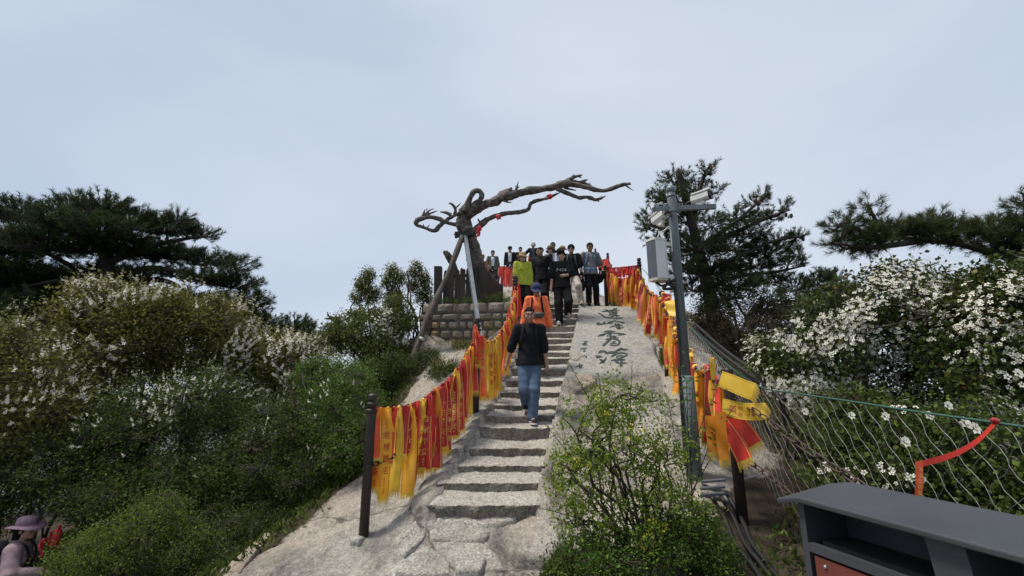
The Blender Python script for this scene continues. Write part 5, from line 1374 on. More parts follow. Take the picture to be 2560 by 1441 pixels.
def pine(name, label, trunk, limbs, pads, dens, L, n_need, nl, nw, mat='needle', up=0.7, rtrunk=0.16, cones=(), group=None, rmin=0.3):
    base = P(*trunk[0]); base.z = min(base.z, H(base.x, base.y))
    o = empty(name, base, label, 'tree', group)
    tp = spline([base] + [P(*q) for q in trunk[1:]], 24)
    V, F = tube_vf(tp, np.linspace(rtrunk, rtrunk * 0.35, 24), 10); mk('trunk', V, F, M['bark'], o, smooth=True)
    Va = []; Fa = []; k = 0
    for lb in limbs:
        pts = spline([P(*q) for q in lb], 14)
        V, F = tube_vf(pts, np.linspace(rtrunk * 0.42, rtrunk * 0.10, 14), 6)
        mk('limb', V, F, M['bark'], o, smooth=True)
    els = [EL(*q) for q in pads]
    spots = np.vstack([tp[8:]] + [spline([P(*q) for q in lb], 14) for lb in limbs])
    Vn = []; Fn = []; Tn = []; kn = 0; Vs = []; Fs = []; ks = 0
    for e in els:
        area = (e[1][0] * e[1][2] + e[1][0] * e[1][1]); n = max(6, int(dens * area))
        pos, dr, r = sample_el([e], n, rmin, 0.6)
        d = dr * np.array([0.8, 0.8, 0.5]) + np.array([0, 0, up]) + rng.normal(size=dr.shape) * 0.3
        Ls = L * rng.uniform(.6, 1.25, n)
        V, F, T = shoots_mesh(pos, d, Ls, n_need, nl, nw); Vn.append(V); Fn.append(F + kn); Tn.append(T); kn += len(V)
        # branchlets from the pad's core to the shoots
        core = e[0] - np.array([0, 0, e[1][2] * 0.35]); mid = core + (pos - core) * rng.uniform(.35, .6, (n, 1)) + rng.normal(size=(n, 3)) * 0.04 * e[1][0]
        V, F = segs(mid, pos + unit(d) * Ls[:, None] * 0.8, np.full(n, L * 0.035), np.full(n, L * 0.018), 3); Vs.append(V); Fs.append(F + ks); ks += len(V)
        ncor = max(3, n // 9); sel = rng.choice(n, ncor, replace=False)
        V, F = segs(np.repeat(core[None], ncor, 0), mid[sel], np.full(ncor, L * 0.07), np.full(ncor, L * 0.04), 4); Vs.append(V); Fs.append(F + ks); ks += len(V)
        j = np.argmin(((spots - core) ** 2).sum(1)); c2 = spline([spots[j], (spots[j] + core) / 2 + np.array([0, 0, -0.05]), core], 6)
        V, F = tube_vf(c2, np.linspace(rtrunk * 0.22, L * 0.09, 6), 4, cap=False); Vs.append(V); Fs.append(np.array(F) + ks); ks += len(V)
    mk('crown', np.vstack(Vn), np.vstack(Fn), M[mat], o, tint=np.concatenate(Tn))
    tag(mk('branchlets', np.vstack(Vs), np.vstack(Fs), M['bark'], o), kind='stuff')
    for (u, v, d) in cones:
        c = P(u, v, d); mb = MB(); mb.ellipsoid(c, (0.035, 0.035, 0.055), 10); Vc = np.vstack(mb.V)
        Vc = np.array(c) + (Vc - np.array(c)) * (1 + 0.3 * np.array([noise.noise((p[0] * 60, p[1] * 60, p[2] * 60)) for p in Vc]))[:, None]
        mb.V = [Vc]; mb.build('pine_cone', M['cone'], o, smooth=False)
    return o

# ------------------------------------------------------------------ pines
DP = 13.0
def pd(lst, d, dr=None): return [(u, v, ru * 0.95, rv * 0.72, d + rng.uniform(-.8, .8)) for u, v, ru, rv in lst]
pine('pine_tree', 'big dark spreading pine at the left edge against the sky',
     [(275, 900, DP), (272, 800, DP), (268, 700, DP), (262, 630, DP), (230, 580, DP), (200, 545, DP)],
     [[(268, 690, DP), (190, 670, DP), (120, 635, DP - .3), (60, 615, DP - .4)], [(270, 720, DP), (200, 700, DP), (130, 705, DP - .4), (70, 715, DP - .5)], [(268, 660, DP), (360, 620, DP), (450, 600, DP + .3), (520, 590, DP + .4)],
      [(270, 700, DP), (380, 670, DP), (490, 690, DP + .2), (600, 700, DP + .3)], [(272, 730, DP), (400, 700, DP), (480, 740, DP), (560, 770, DP)], [(262, 630, DP), (300, 560, DP), (290, 520, DP)]],
     pd([(50, 540, 80, 42), (140, 560, 80, 45), (190, 520, 55, 30), (262, 520, 60, 38), (330, 560, 80, 34), (250, 580, 110, 36), (420, 575, 70, 30), (445, 550, 28, 20), (500, 590, 42, 14), (120, 615, 110, 42), (20, 620, 90, 60),
         (300, 625, 110, 36), (410, 640, 80, 28), (520, 655, 70, 20), (590, 668, 42, 16), (60, 690, 80, 26), (30, 740, 80, 50), (110, 770, 80, 40), (350, 690, 50, 16), (300, 735, 60, 30), (440, 690, 40, 14), (520, 700, 60, 18), (580, 715, 66, 26),
         (620, 760, 50, 34), (560, 765, 60, 24), (640, 815, 50, 40), (600, 800, 60, 36), (270, 690, 80, 30), (270, 745, 90, 40), (400, 770, 90, 50), (180, 760, 90, 50), (480, 800, 80, 50), (60, 800, 140, 70), (330, 790, 90, 50), (180, 720, 60, 24), (655, 850, 46, 40), (560, 830, 60, 40), (40, 690, 110, 40), (60, 740, 120, 50), (150, 700, 70, 26), (20, 800, 130, 60), (150, 760, 80, 40), (480, 770, 50, 30), (380, 760, 60, 30), (90, 820, 110, 50), (210, 790, 90, 34), (455, 745, 24, 14)], DP),
     230, 0.28, 38, 0.15, 0.014, up=0.7, rtrunk=0.26, group='pines on the ridge')
RPD = 10.3
pine('pine_tree', 'tall dense pine with brown cones behind the grey pole',
     [(1790, 820, RPD), (1775, 740, RPD), (1755, 660, RPD), (1735, 580, RPD), (1715, 500, RPD), (1695, 430, RPD)],
     [[(1770, 720, RPD), (1850, 690, RPD), (1940, 680, RPD), (2010, 665, RPD)], [(1760, 680, RPD), (1850, 640, RPD), (1930, 605, RPD), (2010, 590, RPD)], [(1745, 620, RPD), (1820, 570, RPD), (1880, 520, RPD), (1905, 495, RPD)],
      [(1745, 620, RPD), (1840, 580, RPD), (1920, 545, RPD), (1975, 525, RPD)], [(1730, 560, RPD), (1745, 490, RPD), (1765, 430, RPD), (1780, 412, RPD)], [(1740, 600, RPD), (1680, 580, RPD), (1610, 560, RPD)],
      [(1725, 540, RPD), (1680, 510, RPD), (1630, 490, RPD)], [(1760, 690, RPD), (1700, 660, RPD), (1640, 610, RPD)]],
     pd([(1688, 452, 40, 28), (1765, 432, 22, 18), (1778, 420, 14, 12), (1740, 470, 40, 24), (1660, 488, 34, 16), (1700, 500, 60, 26), (1630, 500, 22, 14), (1640, 545, 46, 20), (1710, 550, 66, 36), (1790, 480, 24, 14), (1625, 570, 40, 16),
         (1780, 560, 40, 30), (1670, 605, 50, 26), (1740, 620, 80, 40), (1845, 545, 50, 26), (1890, 508, 34, 16), (1905, 490, 20, 12), (1960, 522, 26, 10), (1930, 545, 44, 12), (1870, 580, 66, 22), (1940, 600, 56, 12), (1992, 590, 22, 9),
         (1830, 620, 80, 28), (1910, 632, 66, 16), (1960, 625, 40, 9), (1780, 680, 90, 34), (1880, 665, 80, 22), (1970, 660, 50, 14), (2000, 640, 22, 14), (1840, 715, 90, 22), (1940, 700, 60, 16), (1730, 720, 50, 34), (1700, 670, 50, 30)], RPD),
     330, 0.18, 36, 0.10, 0.010, up=0.55, rtrunk=0.17, cones=[(1890, 502, RPD - .3), (1898, 510, RPD - .3), (1896, 522, RPD - .2), (1965, 538, RPD), (1978, 540, RPD), (2006, 590, RPD), (2008, 598, RPD), (1776, 420, RPD - .2), (1770, 432, RPD - .2)], group='pines on the ridge')
RED = 5.6
pine('pine_tree', 'near pine bough reaching in from the right edge above the white shrub',
     [(2760, 1000, RED), (2720, 850, RED), (2680, 720, RED), (2620, 640, RED), (2560, 600, RED)],
     [[(2640, 680, RED), (2500, 640, RED), (2400, 612, RED), (2290, 600, RED), (2190, 588, RED), (2095, 562, RED)], [(2300, 602, RED), (2220, 615, RED - .1), (2150, 618, RED - .1), (2088, 608, RED - .1)], [(2240, 592, RED), (2195, 560, RED), (2172, 515, RED)]],
     [(u, v, ru, rv, RED + rng.uniform(-.15, .15), 0.22) for u, v, ru, rv in ((2092, 560, 14, 8), (2118, 572, 20, 9), (2092, 608, 14, 8), (2125, 618, 20, 9), (2168, 512, 8, 14), (2178, 548, 10, 16), (2160, 590, 26, 11), (2165, 622, 26, 10), (2200, 600, 30, 14), (2215, 572, 24, 10), (2250, 585, 34, 16), (2290, 575, 34, 16),
      (2330, 560, 26, 18), (2340, 590, 40, 18), (2390, 580, 36, 20), (2430, 600, 44, 22), (2470, 575, 36, 22), (2500, 610, 50, 24), (2545, 580, 36, 30), (2560, 630, 60, 26), (2560, 510, 18, 16), (2620, 560, 60, 60), (2620, 660, 60, 40))],
     900, 0.12, 54, 0.095, 0.0052, mat='needle2', up=0.45, rtrunk=0.11, group='pines on the ridge')
pine('pine_tree', 'small dark pine top right of the big coned pine', [(2080, 850, 11), (2070, 760, 11), (2062, 700, 11)], [[(2070, 740, 11), (2040, 700, 11)], [(2068, 730, 11), (2100, 695, 11)]],
     [(2040, 705, 30, 18, 11), (2085, 700, 30, 18, 11.2), (2060, 690, 26, 14, 11), (2060, 740, 60, 24, 11), (1985, 720, 40, 24, 11), (2110, 735, 40, 22, 11.2)], 420, 0.16, 30, 0.09, 0.0105, rtrunk=0.10, group='pines on the ridge')
pine('pine_tree', 'distant round pine on the skyline left of the white shrubs', [(742, 880, 32), (740, 840, 32), (738, 800, 32)], [[(740, 830, 32), (710, 815, 32)], [(740, 830, 32), (770, 825, 32)]],
     [(735, 815, 46, 22, 32), (708, 830, 34, 20, 32), (770, 832, 34, 18, 32), (740, 850, 60, 26, 32), (660, 845, 40, 26, 33), (690, 865, 60, 26, 31), (800, 855, 40, 18, 32)], 45, 0.4, 30, 0.26, 0.035, rtrunk=0.3, group='pines on the ridge')
# dead snag on the skyline
mb = MB()
for pts in ([(838, 815, 16), (836, 800, 16), (830, 795, 16), (822, 790, 16), (818, 780, 16)], [(830, 795, 16), (822, 797, 16), (812, 796, 16)], [(836, 800, 16), (840, 790, 16)]):
    mb.tube(spline(PL(pts), 10), np.linspace(0.07, 0.015, 10), 6)
o = mb.build('dead_snag', M['bark'], smooth=True); tag(o, 'tiny bare dead snag on the skyline among the left shrubs', 'tree')

# ------------------------------------------------------------------ shrubs on the left flank
def gb(u, v, d):
    p = P(u, v, d); p.z = H(p.x, p.y); return p
GL = 'flowering shrubs on the left slope'
FW = ('raceme', 0.26, 0.056, 0.5, 1.0)
shrub('flowering_shrub', 'large olive shrub with white flower spikes below the big left pine', 'shrub', gb(330, 1060, 7.6), [EL(330, 850, 200, 130, 7.6, 1.0), EL(250, 780, 90, 80, 7.6, .6), EL(400, 800, 110, 80, 7.5, .6), EL(230, 760, 60, 60, 7.7, .5)], 2100, 90, 0.062, 11, 'olive', GL, FW, 0.035)
shrub('flowering_shrub', 'white flecked shrub at the right of the big left shrub', 'shrub', gb(560, 1050, 7.9), [EL(555, 850, 85, 110, 7.9, .8), EL(520, 790, 50, 50, 7.9, .5), EL(600, 900, 50, 80, 7.8, .5)], 1000, 45, 0.060, 10, 'olive', GL, ('raceme', .38, .060, .5, 1.0), 0.03)
shrub('flowering_shrub', 'shrub with sparse white spikes at the far left edge', 'shrub', gb(60, 1180, 6.2), [EL(60, 980, 170, 160, 6.2, .9), EL(-60, 900, 120, 130, 6.2, .7), EL(140, 1050, 120, 120, 6.1, .7)], 1500, 60, 0.056, 10, 'olive', GL, ('raceme', .22, .040, .4, 1.3), 0.03)
shrub('flowering_shrub', 'dark shrub with scattered cream spikes in the middle of the left slope', 'shrub', gb(400, 1230, 6.4), [EL(380, 1080, 190, 130, 6.4, .8), EL(520, 1010, 120, 90, 6.6, .7), EL(250, 1130, 120, 110, 6.2, .6)], 1700, 60, 0.044, 12, 'dark', GL, ('raceme', .22, .030, .5, 1.6), 0.03)
shrub('flowering_shrub', 'white flowering shrub above the fern green bush', 'shrub', gb(740, 1010, 8.0), [EL(740, 910, 90, 70, 8.0, .7), EL(700, 870, 60, 50, 8.0, .5), EL(690, 960, 80, 60, 7.9, .5)], 1000, 45, 0.046, 11, 'olive', GL, ('raceme', .5, .052, .4, 1.2), 0.03)
shrub('green_bush', 'fresh green bush left of the lowest ribbon post', 'bush', gb(850, 1190, 6.4), [EL(860, 1030, 105, 110, 6.5, .7), EL(800, 940, 70, 50, 7.2, .5), EL(870, 950, 70, 50, 7.2, .5), EL(880, 1110, 70, 80, 6.0, .5)], 1900, 60, 0.036, 13, 'green', None, ('raceme', .04, .024, .5, 2.0), 0.022)
shrub('green_bush', 'dark tangled bush left of the fresh green bush', 'bush', gb(680, 1270, 6.2), [EL(660, 1130, 120, 110, 6.3, .7), EL(740, 1050, 70, 80, 6.6, .6), EL(580, 1200, 110, 90, 6.0, .6), EL(760, 1190, 80, 70, 6.0, .5)], 1700, 60, 0.036, 12, 'dark', None, ('raceme', .04, .024, .5, 2.0), 0.022)
shrub('flowering_shrub', 'rounded shrub dotted with white blossoms left of the stone wall', 'shrub', gb(930, 940, 9.6), [EL(920, 830, 100, 60, 9.8, .8), EL(990, 800, 50, 60, 9.8, .6), EL(950, 880, 80, 50, 9.4, .6), EL(840, 850, 60, 40, 10, .6)], 2300, 70, 0.052, 12, 'sage', None, ('blossom', .07, .052, .1, 1.2), 0.03)
for i, (els, lab) in enumerate((([EL(922, 690, 16, 22, 10.6, .22), EL(908, 718, 24, 24, 10.6, .3), EL(930, 740, 24, 24, 10.6, .3), EL(892, 748, 16, 16, 10.6, .2)], 'leftmost slim upright shrub against the sky near the picket fence'), ([EL(978, 682, 16, 22, 10.6, .2), EL(968, 708, 18, 18, 10.6, .2), EL(996, 700, 20, 24, 10.6, .25), EL(985, 745, 28, 26, 10.6, .3)], 'middle slim upright shrub against the sky near the picket fence'),
                                ([EL(1040, 678, 18, 26, 10.6, .2), EL(1058, 702, 22, 24, 10.6, .25), EL(1030, 716, 18, 18, 10.6, .2), EL(1060, 742, 26, 28, 10.6, .3)], 'slim upright shrub against the sky touching the picket fence'))):
    c = els[0][0]; shrub('upright_shrub', lab, 'shrub', (c[0] + .1, c[1], H(c[0], c[1])), els, 560, 30, 0.046, 8, 'sage', 'upright shrubs by the picket fence', ('raceme', .30, .026, .3), 0.024, rmin=0.1, sprig=0.35)
shrub('yellow_green_bush', 'yellow green low bush in the lower left corner', 'bush', gb(340, 1470, 4.7), [EL(330, 1360, 150, 70, 4.7, .5), EL(390, 1290, 70, 60, 4.8, .4), EL(230, 1400, 100, 60, 4.5, .4), EL(470, 1380, 90, 70, 4.8, .4)], 1500, 50, 0.026, 12, 'lime', None, None, 0.014)
shrub('yellow_green_bush', 'dim green bush right of the yellow green low bush', 'bush', gb(580, 1440, 5.0), [EL(560, 1340, 110, 70, 5.2, .5), EL(650, 1300, 70, 50, 5.5, .4), EL(500, 1440, 100, 50, 4.7, .4)], 1100, 40, 0.026, 11, 'dark', None, None, 0.014)
shrub('green_bush', 'deep shaded bush at the left edge above the hatted woman', 'bush', gb(90, 1330, 5.8), [EL(80, 1180, 190, 100, 5.8, .6), EL(240, 1230, 130, 80, 5.7, .5), EL(-60, 1260, 130, 120, 5.6, .6)], 1500, 50, 0.042, 12, 'dark', None, None, 0.02)
shrub('green_bush', 'deep shaded bush above the yellow green low bush', 'bush', gb(480, 1310, 5.9), [EL(450, 1220, 160, 80, 5.9, .6), EL(300, 1260, 120, 70, 5.6, .5), EL(600, 1250, 90, 60, 6.0, .5)], 1300, 50, 0.040, 12, 'dark', None, None, 0.02)
shrub('green_bush', 'deep shaded scrub behind the left flowering shrubs', 'bush', gb(330, 1100, 9.0), [EL(250, 980, 330, 150, 9.2, .8), EL(620, 990, 180, 110, 9.0, .7), EL(-60, 950, 200, 170, 9.0, .8)], 3200, 70, 0.070, 12, 'dark', None, None, 0.03)
shrub('green_bush', 'dark low bush at the foot of the log prop', 'bush', gb(990, 950, 8.7), [EL(985, 915, 70, 34, 8.8, .5), EL(1060, 905, 50, 24, 9.0, .4), EL(1105, 935, 40, 26, 8.2, .35), EL(920, 940, 60, 40, 8.4, .4)], 1100, 40, 0.036, 10, 'dark', None, None, 0.016)

# ------------------------------------------------------------------ shrubs on the right
GR = 'white flowering shrubs on the right'
shrub('flowering_shrub', 'big shrub smothered in white blossom right of the grey pole', 'shrub', gb(2240, 1020, 5.2), [EL(2200, 800, 170, 110, 5.3, .8), EL(2330, 760, 150, 100, 5.2, .7), EL(2215, 690, 34, 60, 5.2, .2), EL(2080, 800, 90, 90, 5.4, .5), EL(2060, 900, 110, 70, 5.2, .5), EL(2290, 950, 190, 80, 5.6, .6)], 1900, 70, 0.052, 9, 'bronze', GR, ('blossom', .20, .046, .55, 1.6), 0.03, wid=0.7)
shrub('flowering_shrub', 'low spray of white blossom reaching left toward the yellow flags', 'shrub', gb(1990, 1020, 5.6), [EL(1930, 890, 70, 44, 5.7, .35), EL(1990, 930, 80, 50, 5.5, .4), EL(2030, 980, 80, 50, 5.2, .4)], 750, 30, 0.046, 8, 'dark', GR, ('blossom', .30, .043, .2, 1.8), 0.022, wid=0.7)
shrub('flowering_shrub', 'leafy white flowering shrub cut off by the right edge', 'shrub', gb(2560, 1100, 4.3), [EL(2500, 800, 130, 130, 4.4, .6), EL(2600, 720, 140, 90, 4.3, .6), EL(2450, 920, 110, 100, 4.3, .5), EL(2620, 900, 120, 120, 4.2, .6)], 1300, 50, 0.055, 10, 'bronze', GR, ('blossom', .10, .048, .5, 1.5), 0.020, wid=0.75, twigmat='bark')
nb_ = shrub('green_bush', 'shaded round leaved bush behind the mesh fence at the right', 'bush', gb(2350, 1330, 3.9), [EL(2300, 1120, 220, 120, 4.0, .5), EL(2150, 1080, 140, 110, 4.4, .5), EL(2480, 1130, 160, 130, 3.7, .5), EL(2250, 1230, 230, 100, 3.8, .5), EL(2560, 1260, 160, 120, 3.5, .5)], 2000, 70, 0.046, 9, 'dark', None, ('blossom', .035, .045, .6, 1.5), 0.024, wid=0.8)
for (u, v, d, s) in ((2262, 1106, 3.05, .075), (2412, 1058, 3.2, .085), (2436, 1072, 3.15, .085), (2322, 1040, 3.4, .07), (2212, 1042, 3.6, .07), (2128, 1040, 3.8, .065), (2012, 1030, 4.3, .07), (2370, 1015, 3.5, .07), (2545, 935, 3.4, .08)):
    c = np.array(P(u, v, d)); V, F = flower_quads(np.array([c, c + np.array([0.015, 0.005, 0.012])]), np.array([[0, -1, .35], [0.2, -1, .5]]), np.array([s, s * .8]), 6)
    mk('flower', V, F, M['petal'], nb_, tint=np.repeat(rng.random(len(V) // 4), 4))
shrub('brown_shrub', 'brownish dry shrub below the coned pine', 'shrub', gb(1850, 920, 9.0), [EL(1840, 840, 90, 56, 9.2, .7), EL(1780, 800, 60, 40, 9.6, .6), EL(1920, 810, 60, 60, 9.4, .6)], 1100, 45, 0.045, 9, 'brownleaf', None, None, 0.03)
shrub('green_bush', 'dark twiggy bush under the coned pine', 'bush', gb(1850, 860, 9.9), [EL(1850, 750, 110, 50, 10, .8), EL(1950, 760, 70, 50, 10, .6), EL(1780, 760, 50, 40, 10, .6), EL(2020, 800, 90, 60, 9.5, .6)], 1200, 50, 0.045, 8, 'dark', None, None, 0.035)

# ------------------------------------------------------------------ foreground bush beside the steps
fbb = gb(1610, 1330, 3.75)
shrub('flowering_bush', 'airy green bush with yellow blossom in front of the inscribed slab', 'bush', fbb,
      [EL(1560, 1130, 130, 120, 3.75, .40), EL(1470, 1100, 100, 110, 3.7, .35), EL(1430, 1200, 80, 90, 3.6, .3), EL(1655, 1150, 80, 90, 3.8, .35), EL(1560, 1000, 110, 60, 3.8, .3), EL(1640, 1280, 130, 90, 3.6, .4), EL(1470, 1300, 100, 60, 3.5, .3), EL(1740, 1300, 70, 50, 3.7, .3)],
      680, 120, 0.031, 15, 'bushleaf', None, ('yellow', .06, .014, .35, 2.5), 0.013, rmin=0.2, bend=0.10, n_main=24, twigmat='bark', lo=0.62, wid=0.6, sprig=0.3)
shrub('flowering_bush', 'dense low leaves at the bottom of the airy green bush', 'bush', gb(1600, 1430, 3.4), [EL(1600, 1370, 150, 60, 3.45, .35), EL(1730, 1340, 90, 60, 3.6, .35), EL(1480, 1390, 90, 50, 3.35, .3), EL(1780, 1400, 70, 50, 3.5, .3)], 900, 40, 0.028, 11, 'green', None, None, 0.010)
shrub('leafy_weed', 'dark broad leaved weeds at the bottom edge below the bush', 'plant', gb(1450, 1440, 3.5), [EL(1440, 1410, 70, 40, 3.5, .25), EL(1540, 1425, 90, 34, 3.4, .25), EL(1400, 1440, 50, 30, 3.4, .2)], 420, 24, 0.042, 9, 'dark', None, None, 0.008, wid=0.45)
# long thin shoots standing out of the bush
def shoot_plant(name, label, base, tips_, leaf, n_leaf, wid, mat, r=0.006):
    o = empty(name, base, label, 'plant')
    Vs = []; Fs = []; k = 0; pos = []; drs = []
    for tp_ in tips_:
        mid = (Vector(base) + Vector(tp_)) / 2 + Vector((random.uniform(-.08, .08), random.uniform(-.06, .06), 0.08))
        c = spline([Vector(base) + Vector((random.uniform(-.05, .05), random.uniform(-.05, .05), 0)), mid, Vector(tp_)], 16)
        V, F = tube_vf(c, np.linspace(r, 0.002, 16), 5); Vs.append(V); Fs += [[i + k for i in f] for f in F]; k += len(V)
        t = rng.uniform(0.3, 1.0, n_leaf)
        q = np.array([[np.interp(x, np.linspace(0, 1, 16), c[:, a]) for a in range(3)] for x in t]); pos.append(q)
        d_ = rand_unit(n_leaf) * np.array([1, 1, .5]) + np.array([0, 0, 0.1]); drs.append(d_)
    mk('stem', np.vstack(Vs), Fs, M['bark'], o, smooth=True)
    pos = np.vstack(pos); V, F = leaf_quads(pos, np.vstack(drs), leaf * rng.uniform(.7, 1.2, len(pos)), wid); mk('foliage', V, F, M[mat], o, tint=np.repeat(rng.random(len(pos)), 4))
shoot_plant('leafy_sapling', 'thin sapling with narrow leaves climbing before the grey pole', gb(1720, 1230, 4.3), [P(1690, 905, 4.35), P(1712, 880, 4.4), P(1735, 930, 4.4), P(1800, 960, 4.2), P(1810, 1050, 4.2), P(1670, 1000, 4.3), P(1840, 1010, 4.1)], 0.085, 34, 0.20, 'green')
shoot_plant('leafy_sapling', 'long arching twigs leaning left over the steps from the airy bush', fbb, [P(1412, 888, 3.7), P(1495, 930, 3.7), P(1362, 1060, 3.5), P(1345, 1180, 3.5), P(1580, 905, 3.8), P(1350, 1270, 3.4)], 0.028, 46, 0.55, 'bushleaf', 0.007)

# ------------------------------------------------------------------ ground cover
def cover(name, label, cat, n, area, leaf, mat, wid=0.3, up=0.9, keep=None):
    x = rng.uniform(area[0], area[1], n); y = rng.uniform(area[2], area[3], n)
    if keep is not None: m_ = keep(x, y); x, y = x[m_], y[m_]
    z = Hraw(x, y)
    pos = np.column_stack([x, y, z + rng.uniform(0, 0.02, len(x))])
    d_ = rand_unit(len(x)) * 0.8 + np.array([0, 0, up])
    V, F = leaf_quads(pos, d_, leaf * rng.uniform(.5, 1.4, len(x)), wid)
    o = mk(name, V, F, M[mat], None, tint=np.repeat(np.clip(rng.random(len(x)), 0, 1), 4)); tag(o, label, cat, kind='stuff'); return o
def left_keep(x, y): return x < np.interp(y, [3, 4.2, 5.5, 7, 9, 10.5, 12, 16], [-2.9, -2.75, -2.3, -2.0, -1.85, -2.7, -2.5, -3.5]) + 0.35 * (rng.random(len(x)) - 0.5)
def right_keep(x, y): return x > np.interp(y, [1, 2.0, 3.2, 4.2, 5.2, 7, 9, 12], [2.2, 1.9, 1.5, 2.2, 3.1, 3.6, 4.1, 5.2]) + 0.35 * (rng.random(len(x)) - 0.5)
cover('undergrowth', 'dark leafy undergrowth covering the left slope', 'undergrowth', 60000, (-9, -1.6, 3.0, 13), 0.07, 'dark', 0.4, keep=left_keep)
cover('undergrowth', 'dark leafy undergrowth covering the right slope', 'undergrowth', 40000, (1.4, 9, 2.0, 13), 0.07, 'dark', 0.4, keep=right_keep)
def at_spots(n, spots, leaf, mat, name, label, wid=0.12):
    pos = []
    for (u, v, ru, rv, d) in spots:
        k = n // len(spots); uu = u + ru * rng.uniform(-1, 1, k); vv = v + rv * rng.uniform(-1, 1, k)
        pos += [P(a, b, d + rng.uniform(-.15, .15)) for a, b in zip(uu, vv)]
    pos = np.array([list(p) for p in pos]); d_ = rand_unit(len(pos)) * 0.5 + np.array([0, 0, 1.0])
    V, F = leaf_quads(pos, d_, leaf * rng.uniform(.5, 1.3, len(pos)), wid); o = mk(name, V, F, M[mat], None, tint=np.repeat(rng.random(len(pos)), 4)); tag(o, label, 'grass', kind='stuff')
at_spots(1300, [(1112, 754, 14, 5, 10.05), (1140, 757, 6, 3, 10.05), (1172, 753, 16, 7, 10.05), (1196, 757, 5, 3, 10.0), (1224, 748, 18, 9, 10.0), (1258, 744, 16, 11, 10.0), (1268, 752, 8, 6, 9.95), (1245, 815, 22, 22, 9.5), (1150, 858, 40, 6, 9.6)], 0.07, 'green', 'grass', 'grass tufts along the top and foot of the stone wall')
at_spots(1400, [(1110, 925, 34, 16, 8.3), (1160, 870, 30, 10, 9.2), (1560, 768, 40, 4, 11.6), (1660, 900, 10, 20, 7.6)], 0.12, 'olive', 'grass', 'dry grass tufts on the rock beside the ribbon fences')
# ================================================================== people
def surf_net(D, org, h):
    """surface of D<0 as quads (naive surface nets)"""
    nx, ny, nz_ = D.shape
    S = D < 0
    cells = np.zeros((nx - 1, ny - 1, nz_ - 1), int)
    for dx in (0, 1):
        for dy in (0, 1):
            for dz in (0, 1): cells += S[dx:nx - 1 + dx, dy:ny - 1 + dy, dz:nz_ - 1 + dz]
    act = (cells > 0) & (cells < 8)
    ci = np.argwhere(act)
    idx = -np.ones(act.shape, int); idx[act] = np.arange(len(ci))
    acc = np.zeros((len(ci), 3)); cnt = np.zeros(len(ci))
    cor = np.array([(0, 0, 0), (1, 0, 0), (0, 1, 0), (1, 1, 0), (0, 0, 1), (1, 0, 1), (0, 1, 1), (1, 1, 1)])
    vals = np.stack([D[tuple((ci + c).T)] for c in cor], 1)
    for a, b in ((0, 1), (2, 3), (4, 5), (6, 7), (0, 2), (1, 3), (4, 6), (5, 7), (0, 4), (1, 5), (2, 6), (3, 7)):
        va, vb = vals[:, a], vals[:, b]; m = (va < 0) != (vb < 0)
        t = np.where(m, va / np.where(m, va - vb, 1), 0)
        acc += np.where(m[:, None], cor[a] + t[:, None] * (cor[b] - cor[a]), 0); cnt += m
    V = (ci + acc / cnt[:, None]) * h + org
    F = []
    for ax in range(3):
        sl0 = [slice(None)] * 3; sl1 = [slice(None)] * 3; sl0[ax] = slice(0, -1); sl1[ax] = slice(1, None)
        a, b = S[tuple(sl0)], S[tuple(sl1)]
        e = np.argwhere(a != b)
        o1, o2 = [(1, 2), (2, 0), (0, 1)][ax]
        ok = (e[:, o1] > 0) & (e[:, o2] > 0) & (e[:, o1] < D.shape[o1] - 1) & (e[:, o2] < D.shape[o2] - 1); e = e[ok]
        ins = a[tuple(e.T)]
        u1 = np.zeros(3, int); u1[o1] = 1; u2 = np.zeros(3, int); u2[o2] = 1
        q = np.stack([idx[tuple((e - u1 - u2).T)], idx[tuple((e - u2).T)], idx[tuple(e.T)], idx[tuple((e - u1).T)]], 1)
        q = np.where(ins[:, None], q, q[:, ::-1]); F.append(q)
    F = np.vstack(F); F = F[(F >= 0).all(1)]
    return V, F

